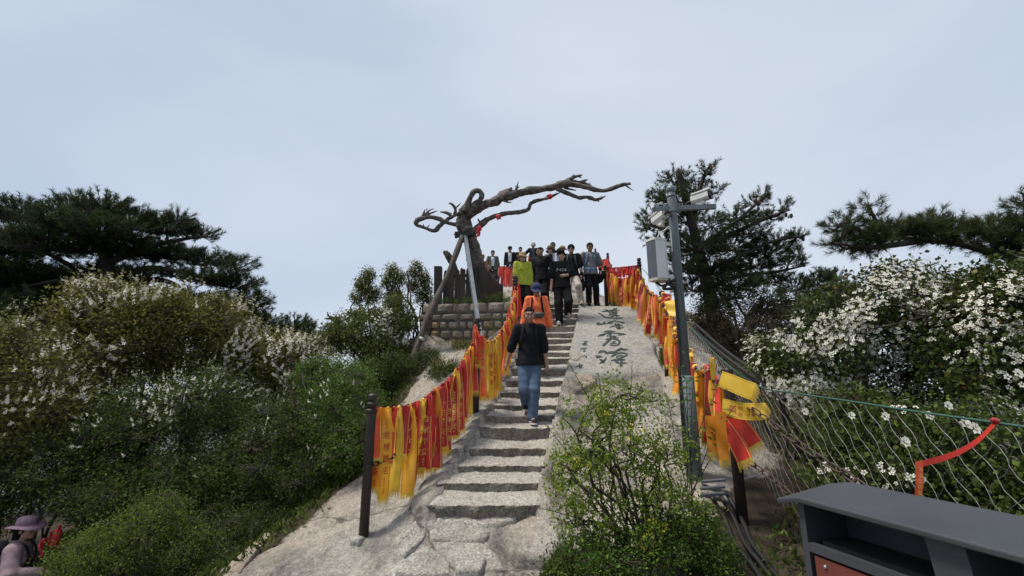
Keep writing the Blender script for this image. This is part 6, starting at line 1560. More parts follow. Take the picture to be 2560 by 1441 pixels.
class SDF:
    """union of tapered capsules and ellipsoids, smoothly blended, plus cuts"""
    def __init__(s, h=0.011, k=0.02): s.p = []; s.cut = []; s.h = h; s.k = k; s.wr = None
    def cap(s, a, b, ra, rb=None, sq=1.0, sm=True): s.p.append(('c', np.array(a, float), np.array(b, float), ra, ra if rb is None else rb, sq)); return s
    def ell(s, c, r, rot=None): s.p.append(('e', np.array(c, float), np.array(r, float), rot, 0, 0)); return s
    def minus(s, f): s.cut.append(f); return s
    def build(s):
        lo = []; hi = []
        for q in s.p:
            if q[0] == 'c': r = max(q[3], q[4]); lo.append(np.minimum(q[1], q[2]) - r); hi.append(np.maximum(q[1], q[2]) + r)
            else: r = q[2].max(); lo.append(q[1] - r); hi.append(q[1] + r)
        lo = np.min(lo, 0) - 3 * s.h - 0.01; hi = np.max(hi, 0) + 3 * s.h + 0.01
        n = np.ceil((hi - lo) / s.h).astype(int) + 1
        D = np.full(n, 0.2)
        ax = [lo[i] + s.h * np.arange(n[i]) for i in range(3)]
        for q in s.p:
            if q[0] == 'c': r = max(q[3], q[4]) + s.k * 1.5 + 0.03; l, h_ = np.minimum(q[1], q[2]) - r, np.maximum(q[1], q[2]) + r
            else: r = q[2].max() + s.k * 1.5 + 0.03; l, h_ = q[1] - r, q[1] + r
            i0 = np.clip(((l - lo) / s.h).astype(int), 0, n - 1); i1 = np.clip(((h_ - lo) / s.h).astype(int) + 2, 1, n)
            X, Y, Z = np.meshgrid(*[ax[i][i0[i]:i1[i]] for i in range(3)], indexing='ij')
            if q[0] == 'c':
                a, b, ra, rb, sq = q[1:]
                ab = b - a; L2 = max(1e-9, ab @ ab)
                t = np.clip(((X - a[0]) * ab[0] + (Y - a[1]) * ab[1] + (Z - a[2]) * ab[2]) / L2, 0, 1)
                dx, dy, dz = X - a[0] - t * ab[0], Y - a[1] - t * ab[1], Z - a[2] - t * ab[2]
                d = np.sqrt(dx * dx + (dy / sq) ** 2 + dz * dz) - (ra + (rb - ra) * t)
                if sq < 1: d = d * (0.5 + 0.5 * sq)
            else:
                c, rr_, rot = q[1:4]
                dx, dy, dz = X - c[0], Y - c[1], Z - c[2]
                if rot is not None:
                    m = np.array(rot).T
                    dx, dy, dz = m[0, 0] * dx + m[0, 1] * dy + m[0, 2] * dz, m[1, 0] * dx + m[1, 1] * dy + m[1, 2] * dz, m[2, 0] * dx + m[2, 1] * dy + m[2, 2] * dz
                kk = np.sqrt((dx / rr_[0]) ** 2 + (dy / rr_[1]) ** 2 + (dz / rr_[2]) ** 2); d = (kk - 1) * rr_.min()
            sub = D[i0[0]:i1[0], i0[1]:i1[1], i0[2]:i1[2]]
            hh = np.clip(0.5 + 0.5 * (sub - d) / s.k, 0, 1)
            D[i0[0]:i1[0], i0[1]:i1[1], i0[2]:i1[2]] = sub + (d - sub) * hh - s.k * hh * (1 - hh)
        if s.cut or s.wr:
            X, Y, Z = np.meshgrid(*ax, indexing='ij')
            if s.wr: D = D + s.wr(X, Y, Z)
            for f in s.cut: D = np.maximum(D, f(X, Y, Z))
        return surf_net(D, lo, s.h)

def two_bone(a, c, l1, l2, hint):
    a, c, hint = np.array(a, float), np.array(c, float), np.array(hint, float)
    d = c - a; L = np.linalg.norm(d); Lm = min(L, (l1 + l2) * 0.999); d /= L
    c = a + d * Lm
    x = (l1 * l1 - l2 * l2 + Lm * Lm) / (2 * Lm); y = math.sqrt(max(0, l1 * l1 - x * x))
    hp = hint - d * (hint @ d); hp /= np.linalg.norm(hp) + 1e-9
    return a + d * x + hp * y, c

SKIN = simple('skin', (0.33, 0.185, 0.125), (0.27, 0.145, 0.095), 14, 0.55)
SKIN_L = simple('light_skin', (0.46, 0.28, 0.205), (0.40, 0.235, 0.165), 14, 0.55)
HAIR = simple('black_hair', (0.010, 0.009, 0.0085), (0.006, 0.005, 0.005), 60, 0.8, 0.5, 120, spec=0.15)
EYEW = simple('eye_white', (0.6, 0.58, 0.55), None, 8, 0.4)
EYEB = simple('eye_dark', (0.012, 0.009, 0.008), None, 8, 0.3)
LIP = simple('lips', (0.30, 0.12, 0.10), None, 8, 0.6)
GLASS = simple('dark_sunglass_lens', (0.008, 0.007, 0.008), None, 8, 0.1)
CL = {}
def fab(name, c, rough=0.85, scale=25):
    if name not in CL: CL[name] = simple(name, c, tuple(x * 0.7 for x in c), scale, rough, 0.25, 160, spec=0.25)
    return CL[name]

def ground_at(x, y):
    if ys[0] - 0.05 < y < ys[-1] + 0.6:
        a, b = np.interp(y, ys, xl), np.interp(y, ys, xr)
        if a - 0.02 < x < b + 0.02:
            k = int(np.searchsorted(ys, y) - 1); k = max(0, min(NR - 1, k))
            if k + 1 < NR: t = (y - ys[k]) / (ys[k + 1] - ys[k]); return float(zt[k] + (zb[k + 1] - zt[k]) * min(1, t))
            return float(zt[k] + 0.25 * (y - ys[k]))
    s = slab_z(x, y)
    return max(H(x, y), s) if s is not None else H(x, y)
def slab_z(x, y):
    a, b, c, d = SLAB
    nrm = (b - a).cross(d - a)
    z = a.z - ((x - a.x) * nrm.x + (y - a.y) * nrm.y) / nrm.z
    # inside test in plan
    pts = [(p.x, p.y) for p in SLAB]; ins = False
    for i in range(4):
        x1, y1 = pts[i]; x2, y2 = pts[(i + 1) % 4]
        if (y1 > y) != (y2 > y) and x < (x2 - x1) * (y - y1) / (y2 - y1) + x1: ins = not ins
    return z + 0.03 if ins else None
def stand(u, vtop, h, d0, d1, zoff=0.0):
    """spot on the ground where a figure of height h has its head top at photo pixel (u, vtop)"""
    best = None
    for d in np.linspace(d0, d1, 60):
        p = P(u, vtop, d); g = ground_at(p.x, p.y)
        e = abs(p.z - (g + h + zoff))
        if best is None or e < best[0]: best = (e, Vector((p.x, p.y, g)))
    return best[1]

def place(u, vtop, vfeet, d0, d1):
    """spot on the ground seen at (u, vfeet) and the height that puts the head top at row vtop"""
    best = None
    for d in np.linspace(d0, d1, 80):
        p = P(u, vfeet, d); e = abs(p.z - ground_at(p.x, p.y))
        if best is None or e < best[0]: best = (e, Vector((p.x, p.y, ground_at(p.x, p.y))))
    s_ = best[1]; lo, hi = 1.2, 2.2
    for _ in range(30):
        m_ = (lo + hi) / 2
        if proj((s_.x, s_.y, s_.z + m_))[1] > vtop: lo = m_
        else: hi = m_
    return s_, lo
def person(label, spot, h=1.72, yaw=0.0, lean=0.04, feet=((-0.10, 0.0), (0.10, 0.0)), hands=None, head=(0.12, 0.0), top='shirt', topc=None, sleeve='long', trou=None, shoe=None, sole=None, skin=None,
           hair='short', hat=None, fine=0.010, lift=(0, 0), female=False, loose=0.0, glasses=False, extras=(), crouch=0.0, collar=False, open_jacket=None, group=None, face=True, toe=0.12, short_top=0.86):
    """local frame: x to the viewer's right, -y the way the person faces, z up; s scales from a 1.72 m figure"""
    s = h / 1.72
    skin = skin or SKIN
    spot = Vector(spot); cy, sy = math.cos(yaw), math.sin(yaw)
    o = empty('person', spot, label, 'person', group)
    def W(V):
        V = np.asarray(V, float).reshape(-1, 3) * s
        return np.column_stack([spot.x + V[:, 0] * cy - V[:, 1] * sy, spot.y + V[:, 0] * sy + V[:, 1] * cy, spot.z + V[:, 2]])
    def gl(x, y):                                    # ground height below a local point
        q = W([[x, y, 0]])[0]; return (ground_at(q[0], q[1]) - spot.z) / s
    hs = 0.92 if female else 1.0                      # shoulder factor
    pz = 0.90 - crouch
    pel = np.array([0, 0, pz]); 
    def tor(x, y, z):                                # torso point with forward lean about the pelvis
        dz = z - 0.90; return np.array([x, y - math.sin(lean) * dz, pz + dz * math.cos(lean)])
    hip = [np.array([-0.085, 0, pz - 0.02]), np.array([0.085, 0, pz - 0.02])]
    ank = []; knee = []
    for i in (0, 1):
        fx_, fy_ = feet[i]; z = gl(fx_, fy_) + 0.075 + lift[i]
        z = max(z, pz - 0.85)
        a = np.array([fx_, fy_, z]); kn, a = two_bone(hip[i], a, 0.43, 0.41, (0.12 * (1 if i else -1), -1, 0)); ank.append(a); knee.append(kn)
    sh = [tor(-0.175 * hs, 0, 1.405), tor(0.175 * hs, 0, 1.405)]
    hands = hands or ((-0.25, -0.04, 0.80), (0.25, -0.04, 0.80))
    elb = []; wr = []
    for i in (0, 1):
        e, w = two_bone(sh[i], tor(*hands[i]), 0.285, 0.25, (0.5 * (1 if i else -1), 0.8, -0.1)); elb.append(e); wr.append(w)
    nb = tor(0, 0.015, 1.44); hp_, hy_ = head
    hc = tor(0, -0.02 - 0.05 * math.sin(hp_), 1.60)
    Rh = np.array(Matrix.Rotation(hy_, 3, 'Z') @ Matrix.Rotation(hp_, 3, 'X'))      # pitch down (forward is -y), then turn
    def HP(x, y, z): return hc + Rh @ np.array([x, y, z])
    # ---- body: one continuous surface
    B = SDF(fine, 0.022)
    B.cap(tor(0, 0, 0.92), tor(0, 0, 1.02), 0.135, 0.125, 0.72); B.cap(tor(0, 0, 1.02), tor(0, 0, 1.28), 0.125, 0.15, 0.68); B.cap(tor(-0.09 * hs, 0, 1.36), tor(0.09 * hs, 0, 1.36), 0.085, None, 0.9)
    B.cap(nb, HP(0, 0.012, -0.06), 0.056, 0.052)
    for i in (0, 1):
        sg = 1 if i else -1
        B.cap(hip[i], knee[i], 0.082, 0.056); B.cap(knee[i], ank[i], 0.055, 0.038); B.cap(ank[i], ank[i] + np.array([sg * 0.02, -toe, -0.035]), 0.036, 0.03)
        B.cap(sh[i], elb[i], 0.050, 0.039); B.cap(elb[i], wr[i], 0.038, 0.026)
        fa = wr[i] - elb[i]; fa /= np.linalg.norm(fa)
        pdn = np.array([0, -1.0, 0]); pdn -= fa * (pdn @ fa); pdn /= np.linalg.norm(pdn) + 1e-9; pl = np.cross(fa, pdn)
        palm = wr[i] + fa * 0.045
        B.cap(wr[i], wr[i] + fa * 0.075, 0.026, 0.030)
        for q, (off, ln) in enumerate(((-0.024, 0.068), (-0.008, 0.078), (0.008, 0.074), (0.023, 0.058))):
            k0 = wr[i] + fa * 0.078 + pdn * (-off); k1 = k0 + fa * ln * 0.55 - pl * (-sg) * 0.008; k2 = k1 + fa * ln * 0.40 + pl * sg * 0.018
            B.cap(k0, k1, 0.0095, 0.009); B.cap(k1, k2, 0.009, 0.0075)
        B.cap(wr[i] + fa * 0.03 + pdn * 0.018, wr[i] + fa * 0.085 + pdn * 0.045 + pl * sg * 0.015, 0.013, 0.0095)
    B.ell(HP(0, 0.018, 0.035), (0.078, 0.096, 0.088), Rh); B.ell(HP(0, -0.018, -0.045), (0.062, 0.070, 0.075), Rh)
    B.cap(HP(0, -0.078, 0.012), HP(0, -0.108, -0.028), 0.011, 0.016); B.cap(HP(-0.03, -0.075, 0.028), HP(0.03, -0.075, 0.028), 0.014, None)
    B.cap(HP(-0.018, -0.083, -0.062), HP(0.018, -0.083, -0.062), 0.012, None); B.ell(HP(0, -0.072, -0.098), (0.026, 0.02, 0.018), Rh)
    for sg in (-1, 1): B.ell(HP(sg * 0.080, 0.015, -0.012), (0.012, 0.022, 0.034), Rh); B.ell(HP(sg * 0.042, -0.055, -0.03), (0.026, 0.026, 0.03), Rh)
    V, F = B.build(); mk('body', W(V), F, skin, o, smooth=True)
    if face:
        for sg in (-1, 1):
            mb = MB(); mb.ellipsoid(HP(sg * 0.031, -0.083, 0.004), (0.013, 0.008, 0.0065), 8, Matrix(Rh.tolist())); mk('eye', W(np.vstack(mb.V)), mb.F, EYEW, o, smooth=True)
            mb = MB(); mb.ellipsoid(HP(sg * 0.031, -0.090, 0.004), (0.0065, 0.004, 0.0065), 8, Matrix(Rh.tolist())); mk('pupil', W(np.vstack(mb.V)), mb.F, EYEB, o, smooth=True)
            mb = MB(); mb.tube(np.array([HP(sg * 0.014, -0.096, 0.030), HP(sg * 0.032, -0.094, 0.036), HP(sg * 0.050, -0.080, 0.030)]), 0.0048, 6); mk('eyebrow', W(np.vstack(mb.V)), mb.F, HAIR, o, smooth=True)
        mb = MB(); mb.tube(np.array([HP(-0.022, -0.090, -0.062), HP(0, -0.0965, -0.060), HP(0.022, -0.090, -0.062)]), 0.0045, 6); mk('mouth', W(np.vstack(mb.V)), mb.F, LIP, o, smooth=True)
    if glasses:
        mb = MB()
        for sg in (-1, 1): mb.ellipsoid(HP(sg * 0.033, -0.100, 0.004), (0.027, 0.008, 0.020), 12, Matrix(Rh.tolist()))
        mb.tube(np.array([HP(-0.012, -0.106, 0.010), HP(0.012, -0.106, 0.010)]), 0.004, 5)
        for sg in (-1, 1): mb.tube(np.array([HP(sg * 0.058, -0.095, 0.010), HP(sg * 0.080, 0.01, 0.008)]), 0.004, 5)
        mk('sunglasses', W(np.vstack(mb.V)), mb.F, GLASS if glasses is True else glasses, o, smooth=True)
    # ---- hair
    def inv(X, Y, Z):
        d = [X - hc[0], Y - hc[1], Z - hc[2]]; m = Rh.T
        return [m[r, 0] * d[0] + m[r, 1] * d[1] + m[r, 2] * d[2] for r in range(3)]
    if hair:
        A = SDF(min(fine, 0.011), 0.015); g = {'buzz': 0.004, 'short': 0.013, 'mop': 0.022, 'long': 0.020}[hair]
        A.ell(HP(0, 0.018, 0.035), (0.078 + g, 0.096 + g, 0.088 + g), Rh)
        if hair == 'long': A.cap(HP(0, 0.05, 0.0), HP(0, 0.06, -0.20), 0.085, 0.06, 0.8)
        z0, sl = {'buzz': (0.070, 0.42), 'short': (0.062, 0.42), 'mop': (0.036, 0.25), 'long': (0.055, 0.42)}[hair]
        def cutf(X, Y, Z):
            q = inv(X, Y, Z); thr = np.maximum(z0 - sl * (q[1] + 0.09), -0.045)
            if hair == 'long': thr = np.where(q[1] > -0.015, -1.0, thr)
            return thr - q[2]
        A.minus(cutf)
        A.wr = lambda X, Y, Z: 0.004 * np.sin(X * 170 + Z * 60) * np.sin(Y * 150 + Z * 90)
        V, F = A.build()
        if len(V): mk('hair', W(V), F, HAIR, o, smooth=True)
    if hat:
        kind, hm, band = hat
        mb = MB(); up_ = Matrix(Rh.tolist())
        if kind == 'cap':
            mb.lathe(HP(0, 0.012, 0.035), [(0.100, -0.01), (0.103, 0.02), (0.098, 0.055), (0.078, 0.088), (0.040, 0.106), (0.006, 0.110)], 18, rot=up_)
            V0 = []; F0 = []
            for j in range(4):
                for i in range(9):
                    a = math.pi * (i / 8) - math.pi; r = 0.098 + 0.095 * j / 3 * math.sin(math.pi * i / 8) ** 0.7
                    V0.append(HP(math.cos(a) * (0.098 + 0.005 * j), -abs(math.sin(a)) * r + 0.005, 0.030 - 0.030 * (j / 3) ** 1.5))
            for j in range(3):
                for i in range(8): F0.append([j * 9 + i, j * 9 + i + 1, (j + 1) * 9 + i + 1, (j + 1) * 9 + i])
            mb.add(V0, F0)
            mk('cap', W(np.vstack(mb.V)), mb.F, hm, o, smooth=True)
        else:
            br = {'wide': 0.19, 'sun': 0.165, 'bucket': 0.135}[kind]; dp = {'wide': -0.01, 'sun': -0.02, 'bucket': -0.045}[kind]
            V0 = []; prof = [(br, dp - 0.004), (br, dp), (br * 0.82, dp * 0.6 + 0.012), (0.115, 0.012), (0.104, 0.02), (0.103, 0.05), (0.094, 0.085), (0.07, 0.105), (0.03, 0.112), (0.004, 0.113)]
            mb.lathe((0, 0, 0), prof, 24); Vv = np.vstack(mb.V)
            r_ = np.hypot(Vv[:, 0], Vv[:, 1]); a_ = np.arctan2(Vv[:, 1], Vv[:, 0]); Vv[:, 2] += np.clip((r_ - 0.11) / 0.08, 0, 1) * 0.022 * np.sin(2 * a_ + 0.6 + spot.x * 3)
            Vv = np.array([HP(p[0], p[1] + 0.012, p[2] + 0.035) for p in Vv]); mk('hat', W(Vv), mb.F, hm, o, smooth=True)
            if band:
                mb2 = MB(); mb2.lathe((0, 0, 0), [(0.108, 0.016), (0.107, 0.042)], 24); Vb = np.array([HP(p[0], p[1] + 0.012, p[2] + 0.035) for p in np.vstack(mb2.V)]); mk('hat_band', W(Vb), mb2.F[:-2], band, o, smooth=True)
    # ---- top
    ph = (abs(spot.x) * 7.3) % 6.28
    wrk = lambda amp: (lambda X, Y, Z: amp * (np.sin(Z * 27 + X * 34 + ph + 2 * np.sin(X * 9 + ph)) * 0.5 + 0.35 * np.sin(X * 41 - Z * 17 + Y * 30 + ph) + 0.3 * np.sin(Z * 61 - X * 13 + 3 * np.sin(X * 11))))
    T = SDF(fine * 1.1, 0.03); g = 0.016 + loose
    T.cap(tor(0, 0.0, short_top), tor(0, 0, 1.05), 0.178 + g, 0.142 + g, 0.76); T.cap(tor(0, 0, 1.05), tor(0, 0, 1.28), 0.138 + g, 0.155 * (0.97 if female else 1) + g, 0.70)
    T.cap(tor(-0.095 * hs, 0.005, 1.365), tor(0.095 * hs, 0.005, 1.365), 0.085 + g * 0.7, None, 0.92); T.cap(tor(0, 0.02, 1.38), nb + np.array([0, 0.0, 0.02]), 0.085, 0.066 + (0.012 if collar else 0))
    if female: T.cap(tor(-0.07, -0.075, 1.25), tor(0.07, -0.075, 1.25), 0.062, None)
    slv = {'long': 1.0, 'three': 0.22, 'short': 0.0, 'none': -1}[sleeve]
    for i in (0, 1):
        if sleeve == 'short': T.cap(sh[i], sh[i] + (elb[i] - sh[i]) * 0.88, 0.060 + g * 0.8, 0.068 + g)
        elif slv >= 0:
            T.cap(sh[i], elb[i], 0.056 + g * 0.8, 0.045 + g * 0.9); T.cap(elb[i], elb[i] + (wr[i] - elb[i]) * slv, 0.045 + g * 0.9, 0.036 + g * 0.8 if slv == 1 else 0.042 + g)
    T.wr = wrk(0.0034 + 0.05 * loose)
    zcut = tor(0, 0, short_top)[2] - 0.03
    T.minus(lambda X, Y, Z: np.where(np.abs(X) < 0.21, zcut - Z, -1.0))
    if open_jacket is not None:
        nbz = tor(0, 0, 1.42)[2]
        T.minus(lambda X, Y, Z: np.minimum(0.055 + 0.02 * np.sin(Z * 6) - np.abs(X), -Y - 0.02 + (Z - 0.9) * -math.sin(lean)))
    else: T.minus(lambda X, Y, Z: (0.062 if not collar else 0.058) - np.sqrt((X - nb[0]) ** 2 + (Y - nb[1] + 0.03) ** 2 + (Z - nb[2] - 0.055) ** 2))
    V, F = T.build(); tm = mk(top, W(V), F, topc, o, smooth=True)
    if open_jacket is not None:
        U = SDF(fine * 1.2, 0.03); U.cap(tor(0, 0.0, short_top), tor(0, 0, 1.05), 0.144, 0.140, 0.74); U.cap(tor(0, 0, 1.05), tor(0, 0, 1.28), 0.140, 0.157, 0.70); U.cap(tor(-0.09, 0.005, 1.35), tor(0.09, 0.005, 1.35), 0.088, None, 0.92)
        V, F = U.build(); mk('undershirt', W(V), F, open_jacket, o, smooth=True)
    # ---- trousers
    Q = SDF(fine * 1.1, 0.025); g = 0.016 + loose * 0.8
    Q.cap(tor(0, 0, 0.93), tor(0, 0, 1.0), 0.138 + g * .5, 0.130 + g * .4, 0.76); Q.cap(hip[0], hip[1], 0.088 + g * .6, None)
    for i in (0, 1):
        Q.cap(hip[i] - np.array([0, 0, 0.05]), knee[i], 0.078 + g, 0.062 + g); e = knee[i] + (ank[i] - knee[i]) * 0.97; Q.cap(knee[i], e, 0.062 + g, 0.052 + g)
    Q.wr = wrk(0.0042 + 0.04 * loose)
    V, F = Q.build(); mk('trousers', W(V), F, trou, o, smooth=True)
    # ---- shoes
    for i in (0, 1):
        sg = 1 if i else -1; a = ank[i]; ht = 0.0
        K = SDF(min(fine, 0.009), 0.015); tz = a[2] - 0.040; tp = 0.5 * (lift[i] > 0.03)
        K.cap(a + np.array([0, 0.045, -0.025]), a + np.array([sg * 0.025, -0.15, -0.038 - 0.05 * tp]), 0.040, 0.034); K.cap(a + np.array([0, 0.01, 0.0]), a + np.array([sg * 0.015, -0.06, -0.03]), 0.046, 0.036)
        V, F = K.build(); sh_ = mk('shoe', W(V), F, shoe, o, smooth=True)
        mb = MB(); V0 = []
        for z in (-0.078, -0.052):
            for k in range(14):
                an = 2 * math.pi * k / 14; yy = -0.055 + 0.145 * math.cos(an); xx = (0.046 + 0.006 * (yy < -0.05)) * math.sin(an) + sg * 0.025 * max(0, -yy) / 0.19
                V0.append(a + np.array([xx, yy, z - (0.05 * tp * max(0, -yy) / 0.19)]))
        mb.add(V0, [[k, (k + 1) % 14, 14 + (k + 1) % 14, 14 + k] for k in range(14)] + [list(range(14))[::-1], list(range(14, 28))])
        mk('sole', W(np.vstack(mb.V)), mb.F, sole or shoe, sh_)
    ctx = dict(o=o, W=W, tor=tor, HP=HP, sh=sh, elb=elb, wr=wr, ank=ank, knee=knee, top=tm, s=s)
    for f in extras: f(ctx)
    return ctx

def straps(mat, w=0.022, x0=0.095):
    def f(c):
        for sg in (-1, 1):
            q = [c['tor'](sg * x0, 0.10, 1.36), c['tor'](sg * x0, 0.03, 1.475), c['tor'](sg * x0, -0.09, 1.42), c['tor'](sg * (x0 + .01), -0.145, 1.30), c['tor'](sg * (x0 + .03), -0.125, 1.16), c['tor'](sg * (x0 + .07), -0.03, 1.06)]
            p = spline(q, 18); V = []; F = []
            V, F = tube_vf(p, w, 6, True, 0.35); mk('backpack_strap', c['W'](V), F, mat, c['o'], smooth=True)
    return f
def backpack(mat, w=0.30, h=0.44, d=0.16):
    def f(c):
        K = SDF(0.018, 0.04)
        for z in (1.05, 1.38): K.cap(c['tor'](-w / 2 + .07, 0.19, z), c['tor'](w / 2 - .07, 0.19, z), 0.08, None)
        K.cap(c['tor'](-w / 2 + .07, 0.19, 1.05), c['tor'](-w / 2 + .07, 0.19, 1.38), 0.08); K.cap(c['tor'](w / 2 - .07, 0.19, 1.05), c['tor'](w / 2 - .07, 0.19, 1.38), 0.08); K.cap(c['tor'](0, 0.2, 1.0), c['tor'](0, 0.2, 1.4), 0.09)
        V, F = K.build(); b = mk('backpack', c['W'](V), F, mat, c['o'], smooth=True)
    return f
def front_y(c, x, z):
    """front surface of the top garment at local (x, z), in local units"""
    if 'fv' not in c:
        me = c['top'].data; co = np.empty(len(me.vertices) * 3, np.float32); me.vertices.foreach_get('co', co); co = co.reshape(-1, 3).astype(float)
        o_w = np.array(worldloc(c['top'].parent)); w0 = c['W']([[0, 0, 0]])[0]; ex = c['W']([[1, 0, 0]])[0] - w0; ey = c['W']([[0, 1, 0]])[0] - w0
        q = co + o_w - w0; c['fv'] = np.column_stack([q @ ex / (ex @ ex), q @ ey / (ey @ ey), q[:, 2] / c['s']])
    fv = c['fv']; d = (fv[:, 0] - x) ** 2 + (fv[:, 2] - z) ** 2; near = d < 0.018 ** 2
    return fv[near][:, 1].min() if near.any() else -0.13
def chest_text(txt, size, z, mat, x0=0.0):
    def f(c):
        x = -0.5 * size * 0.62 * (len(txt) - 1)
        zc_ = c['tor'](0, 0, z)[2]
        for ch in txt:
            gv, gf = glyph(ch); V = np.array([[x0 + x + g[0] * size, 0, zc_ + g[1] * size] for g in gv]); 
            for q in V: q[1] = front_y(c, q[0], q[2]) - 0.006
            mk('printed_letter', c['W'](V), gf, mat, c['o']); x += size * 0.62
    return f
def waist_pack(mat, stripe):
    def f(c):
        K = SDF(0.010, 0.02); y = front_y(c, 0.02, c['tor'](0, 0, 1.07)[2]) - 0.03
        zc_ = c['tor'](0, 0, 1.07)[2]
        K.cap((-0.07, y, zc_), (0.11, y, zc_), 0.048, None, 0.7); K.cap((-0.05, y, zc_ - .04), (0.09, y, zc_ - .04), 0.035, None, 0.7)
        V, F = K.build(); w = mk('waist_pack', c['W'](V), F, mat, c['o'], smooth=True)
        mb = MB(); mb.box((0.01, y - 0.036, zc_ + 0.022), (0.11, 0.006, 0.012)); mk('zip_stripe', c['W'](np.vstack(mb.V)), mb.F, stripe, w)
        mb = MB(); mb.tube(np.array([[0.165 * math.sin(a), -0.125 * math.cos(a) + 0.0, zc_] for a in np.linspace(0.5, 2 * math.pi - 0.5, 24)]), 0.016, 6, flat=0.4); mk('waist_belt', c['W'](np.vstack(mb.V)), mb.F, mat, w, smooth=True)
    return f
def held(hand, mat, size, name='phone', off=(0, -0.03, 0)):
    def f(c):
        fa = c['wr'][hand] - c['elb'][hand]; fa /= np.linalg.norm(fa); p = c['wr'][hand] + fa * 0.09 + np.array(off)
        K = SDF(0.008, 0.01); K.cap(p - np.array([size / 2, 0, 0]), p + np.array([size / 2, 0, 0.02]), 0.018, None, 0.6); V, F = K.build(); mk(name, c['W'](V), F, mat, c['o'], smooth=True)
    return f
def carried_jacket(hand, mat, L=0.55):
    def f(c):
        p = c['wr'][hand]; K = SDF(0.014, 0.04); K.cap(p + np.array([0, 0, 0.02]), p - np.array([-0.02, -0.03, L * 0.5]), 0.06, 0.10, 0.6); K.cap(p - np.array([-0.02, -0.03, L * 0.5]), p - np.array([0.03, -0.02, L]), 0.09, 0.05, 0.6)
        K.wr = lambda X, Y, Z: 0.012 * np.sin(X * 60 + Z * 9) ; V, F = K.build(); mk('carried_jacket', c['W'](V), F, mat, c['o'], smooth=True)
    return f
def tied_jacket(mat):
    def f(c):
        K = SDF(0.013, 0.03); z = c['tor'](0, 0, 0.97)[2]
        for a in np.linspace(0, 2 * math.pi, 17)[:-1]: K.cap((0.155 * math.sin(a), -0.115 * math.cos(a), z), (0.155 * math.sin(a + .4), -0.115 * math.cos(a + .4), z), 0.028, None)
        for sg in (-1, 1): K.cap((sg * 0.07, -0.14, z), (sg * 0.085, -0.165, z - 0.13), 0.022, 0.014)
        V, F = K.build(); mk('tied_jacket', c['W'](V), F, mat, c['o'], smooth=True)
    return f

BLK = fab('black_cotton', (0.0065, 0.0065, 0.0075)); BLK2 = fab('black_trouser_cloth', (0.0075, 0.0075, 0.009)); NAVY = fab('navy_black_polo', (0.0065, 0.0075, 0.012))
JEAN = fab('blue_denim', (0.082, 0.130, 0.205), 0.85, 9); ORNG = fab('bright_orange_sports_cloth', (0.95, 0.20, 0.075), 0.6); LIME = fab('yellow_green_jacket', (0.42, 0.48, 0.045), 0.6)
GREYT = fab('grey_tee', (0.20, 0.205, 0.21)); BEIGE = fab('pale_beige_trousers', (0.50, 0.45, 0.40)); WHITE = fab('white_shirt', (0.66, 0.68, 0.72)); PALEB = fab('pale_blue_shirt', (0.45, 0.52, 0.68))
DKBL = fab('dark_blue_cap', (0.035, 0.05, 0.13)); BLUE = fab('blue_strap', (0.10, 0.20, 0.36)); STRAW = fab('straw', (0.42, 0.30, 0.17), 0.8, 60); BRN = fab('brown_hat', (0.20, 0.15, 0.11)); TAN = fab('tan_hat', (0.38, 0.30, 0.22))
WSHOE = fab('white_sneaker', (0.62, 0.60, 0.58), 0.6); BSHOE = fab('black_sneaker', (0.014, 0.014, 0.015), 0.6); BRSH = fab('brown_shoe', (0.10, 0.07, 0.05), 0.7); REDC = fab('red_jacket', (0.50, 0.05, 0.03)); GRNJ = fab('grey_green_jacket', (0.10, 0.11, 0.085))
DKJ = fab('dark_jacket', (0.010, 0.010, 0.014)); GHAT = fab('light_grey_hat', (0.40, 0.40, 0.40)); LAV = fab('lavender_cloth', (0.23, 0.155, 0.21)); LAV2 = fab('pale_pink_cloth', (0.33, 0.235, 0.26)); TEAL = fab('dark_teal_trousers', (0.02, 0.05, 0.055)); GRYP = fab('grey_pack_cloth', (0.075, 0.08, 0.08))
PALE = fab('reflective_stripe', (0.55, 0.55, 0.50))

GP = 'hikers coming down the stone steps'
sp_, hh_ = place(1325, 771, 1050, 5.2, 7.2)
def stripes(c):
    for k in range(3):
        for i in (0, 1):
            sg = 1 if i else -1; a = c['ank'][i]; mb = MB(); mb.tube(np.array([a + np.array([sg * 0.050 * -1 * (1 if i == 0 else -1) * -1, -0.055 - 0.022 * k, -0.048]), a + np.array([sg * 0.036, -0.040 - 0.022 * k, -0.012])]), 0.006, 5); mk('shoe_stripe', c['W'](np.vstack(mb.V)), mb.F, WSHOE, c['o'])
person('man in black polo shirt and blue jeans, nearest on the steps', sp_, hh_, 0.0, 0.06, ((-0.045, 0.22), (0.03, -0.12)), ((-0.36, 0.04, 0.84), (0.27, -0.02, 0.79)), (0.22, 0.05), 'polo_shirt', NAVY, 'three', JEAN, BSHOE, WSHOE, SKIN, 'buzz', None, 0.0085, (0.02, 0.0), loose=0.008, collar=True, group=GP, extras=(straps(BLK, 0.02), stripes))
sp_, hh_ = place(1343, 713, 926, 7.0, 9.5)
person('woman in bright orange top and blue cap with a grey waist pack', sp_, hh_, 0.0, 0.05, ((-0.08, 0.05), (0.09, -0.05)), ((-0.30, -0.02, 0.78), (0.30, -0.04, 0.76)), (0.42, 0.05), 'sports_top', ORNG, 'long', BLK2, BSHOE, WSHOE, SKIN, None, ('cap', DKBL, None), 0.009, female=True, loose=0.018, group=GP, extras=(straps(BLK, 0.018), waist_pack(GRYP, PALE)))
sp_, hh_ = place(1407, 629, 810, 8.8, 11.5)
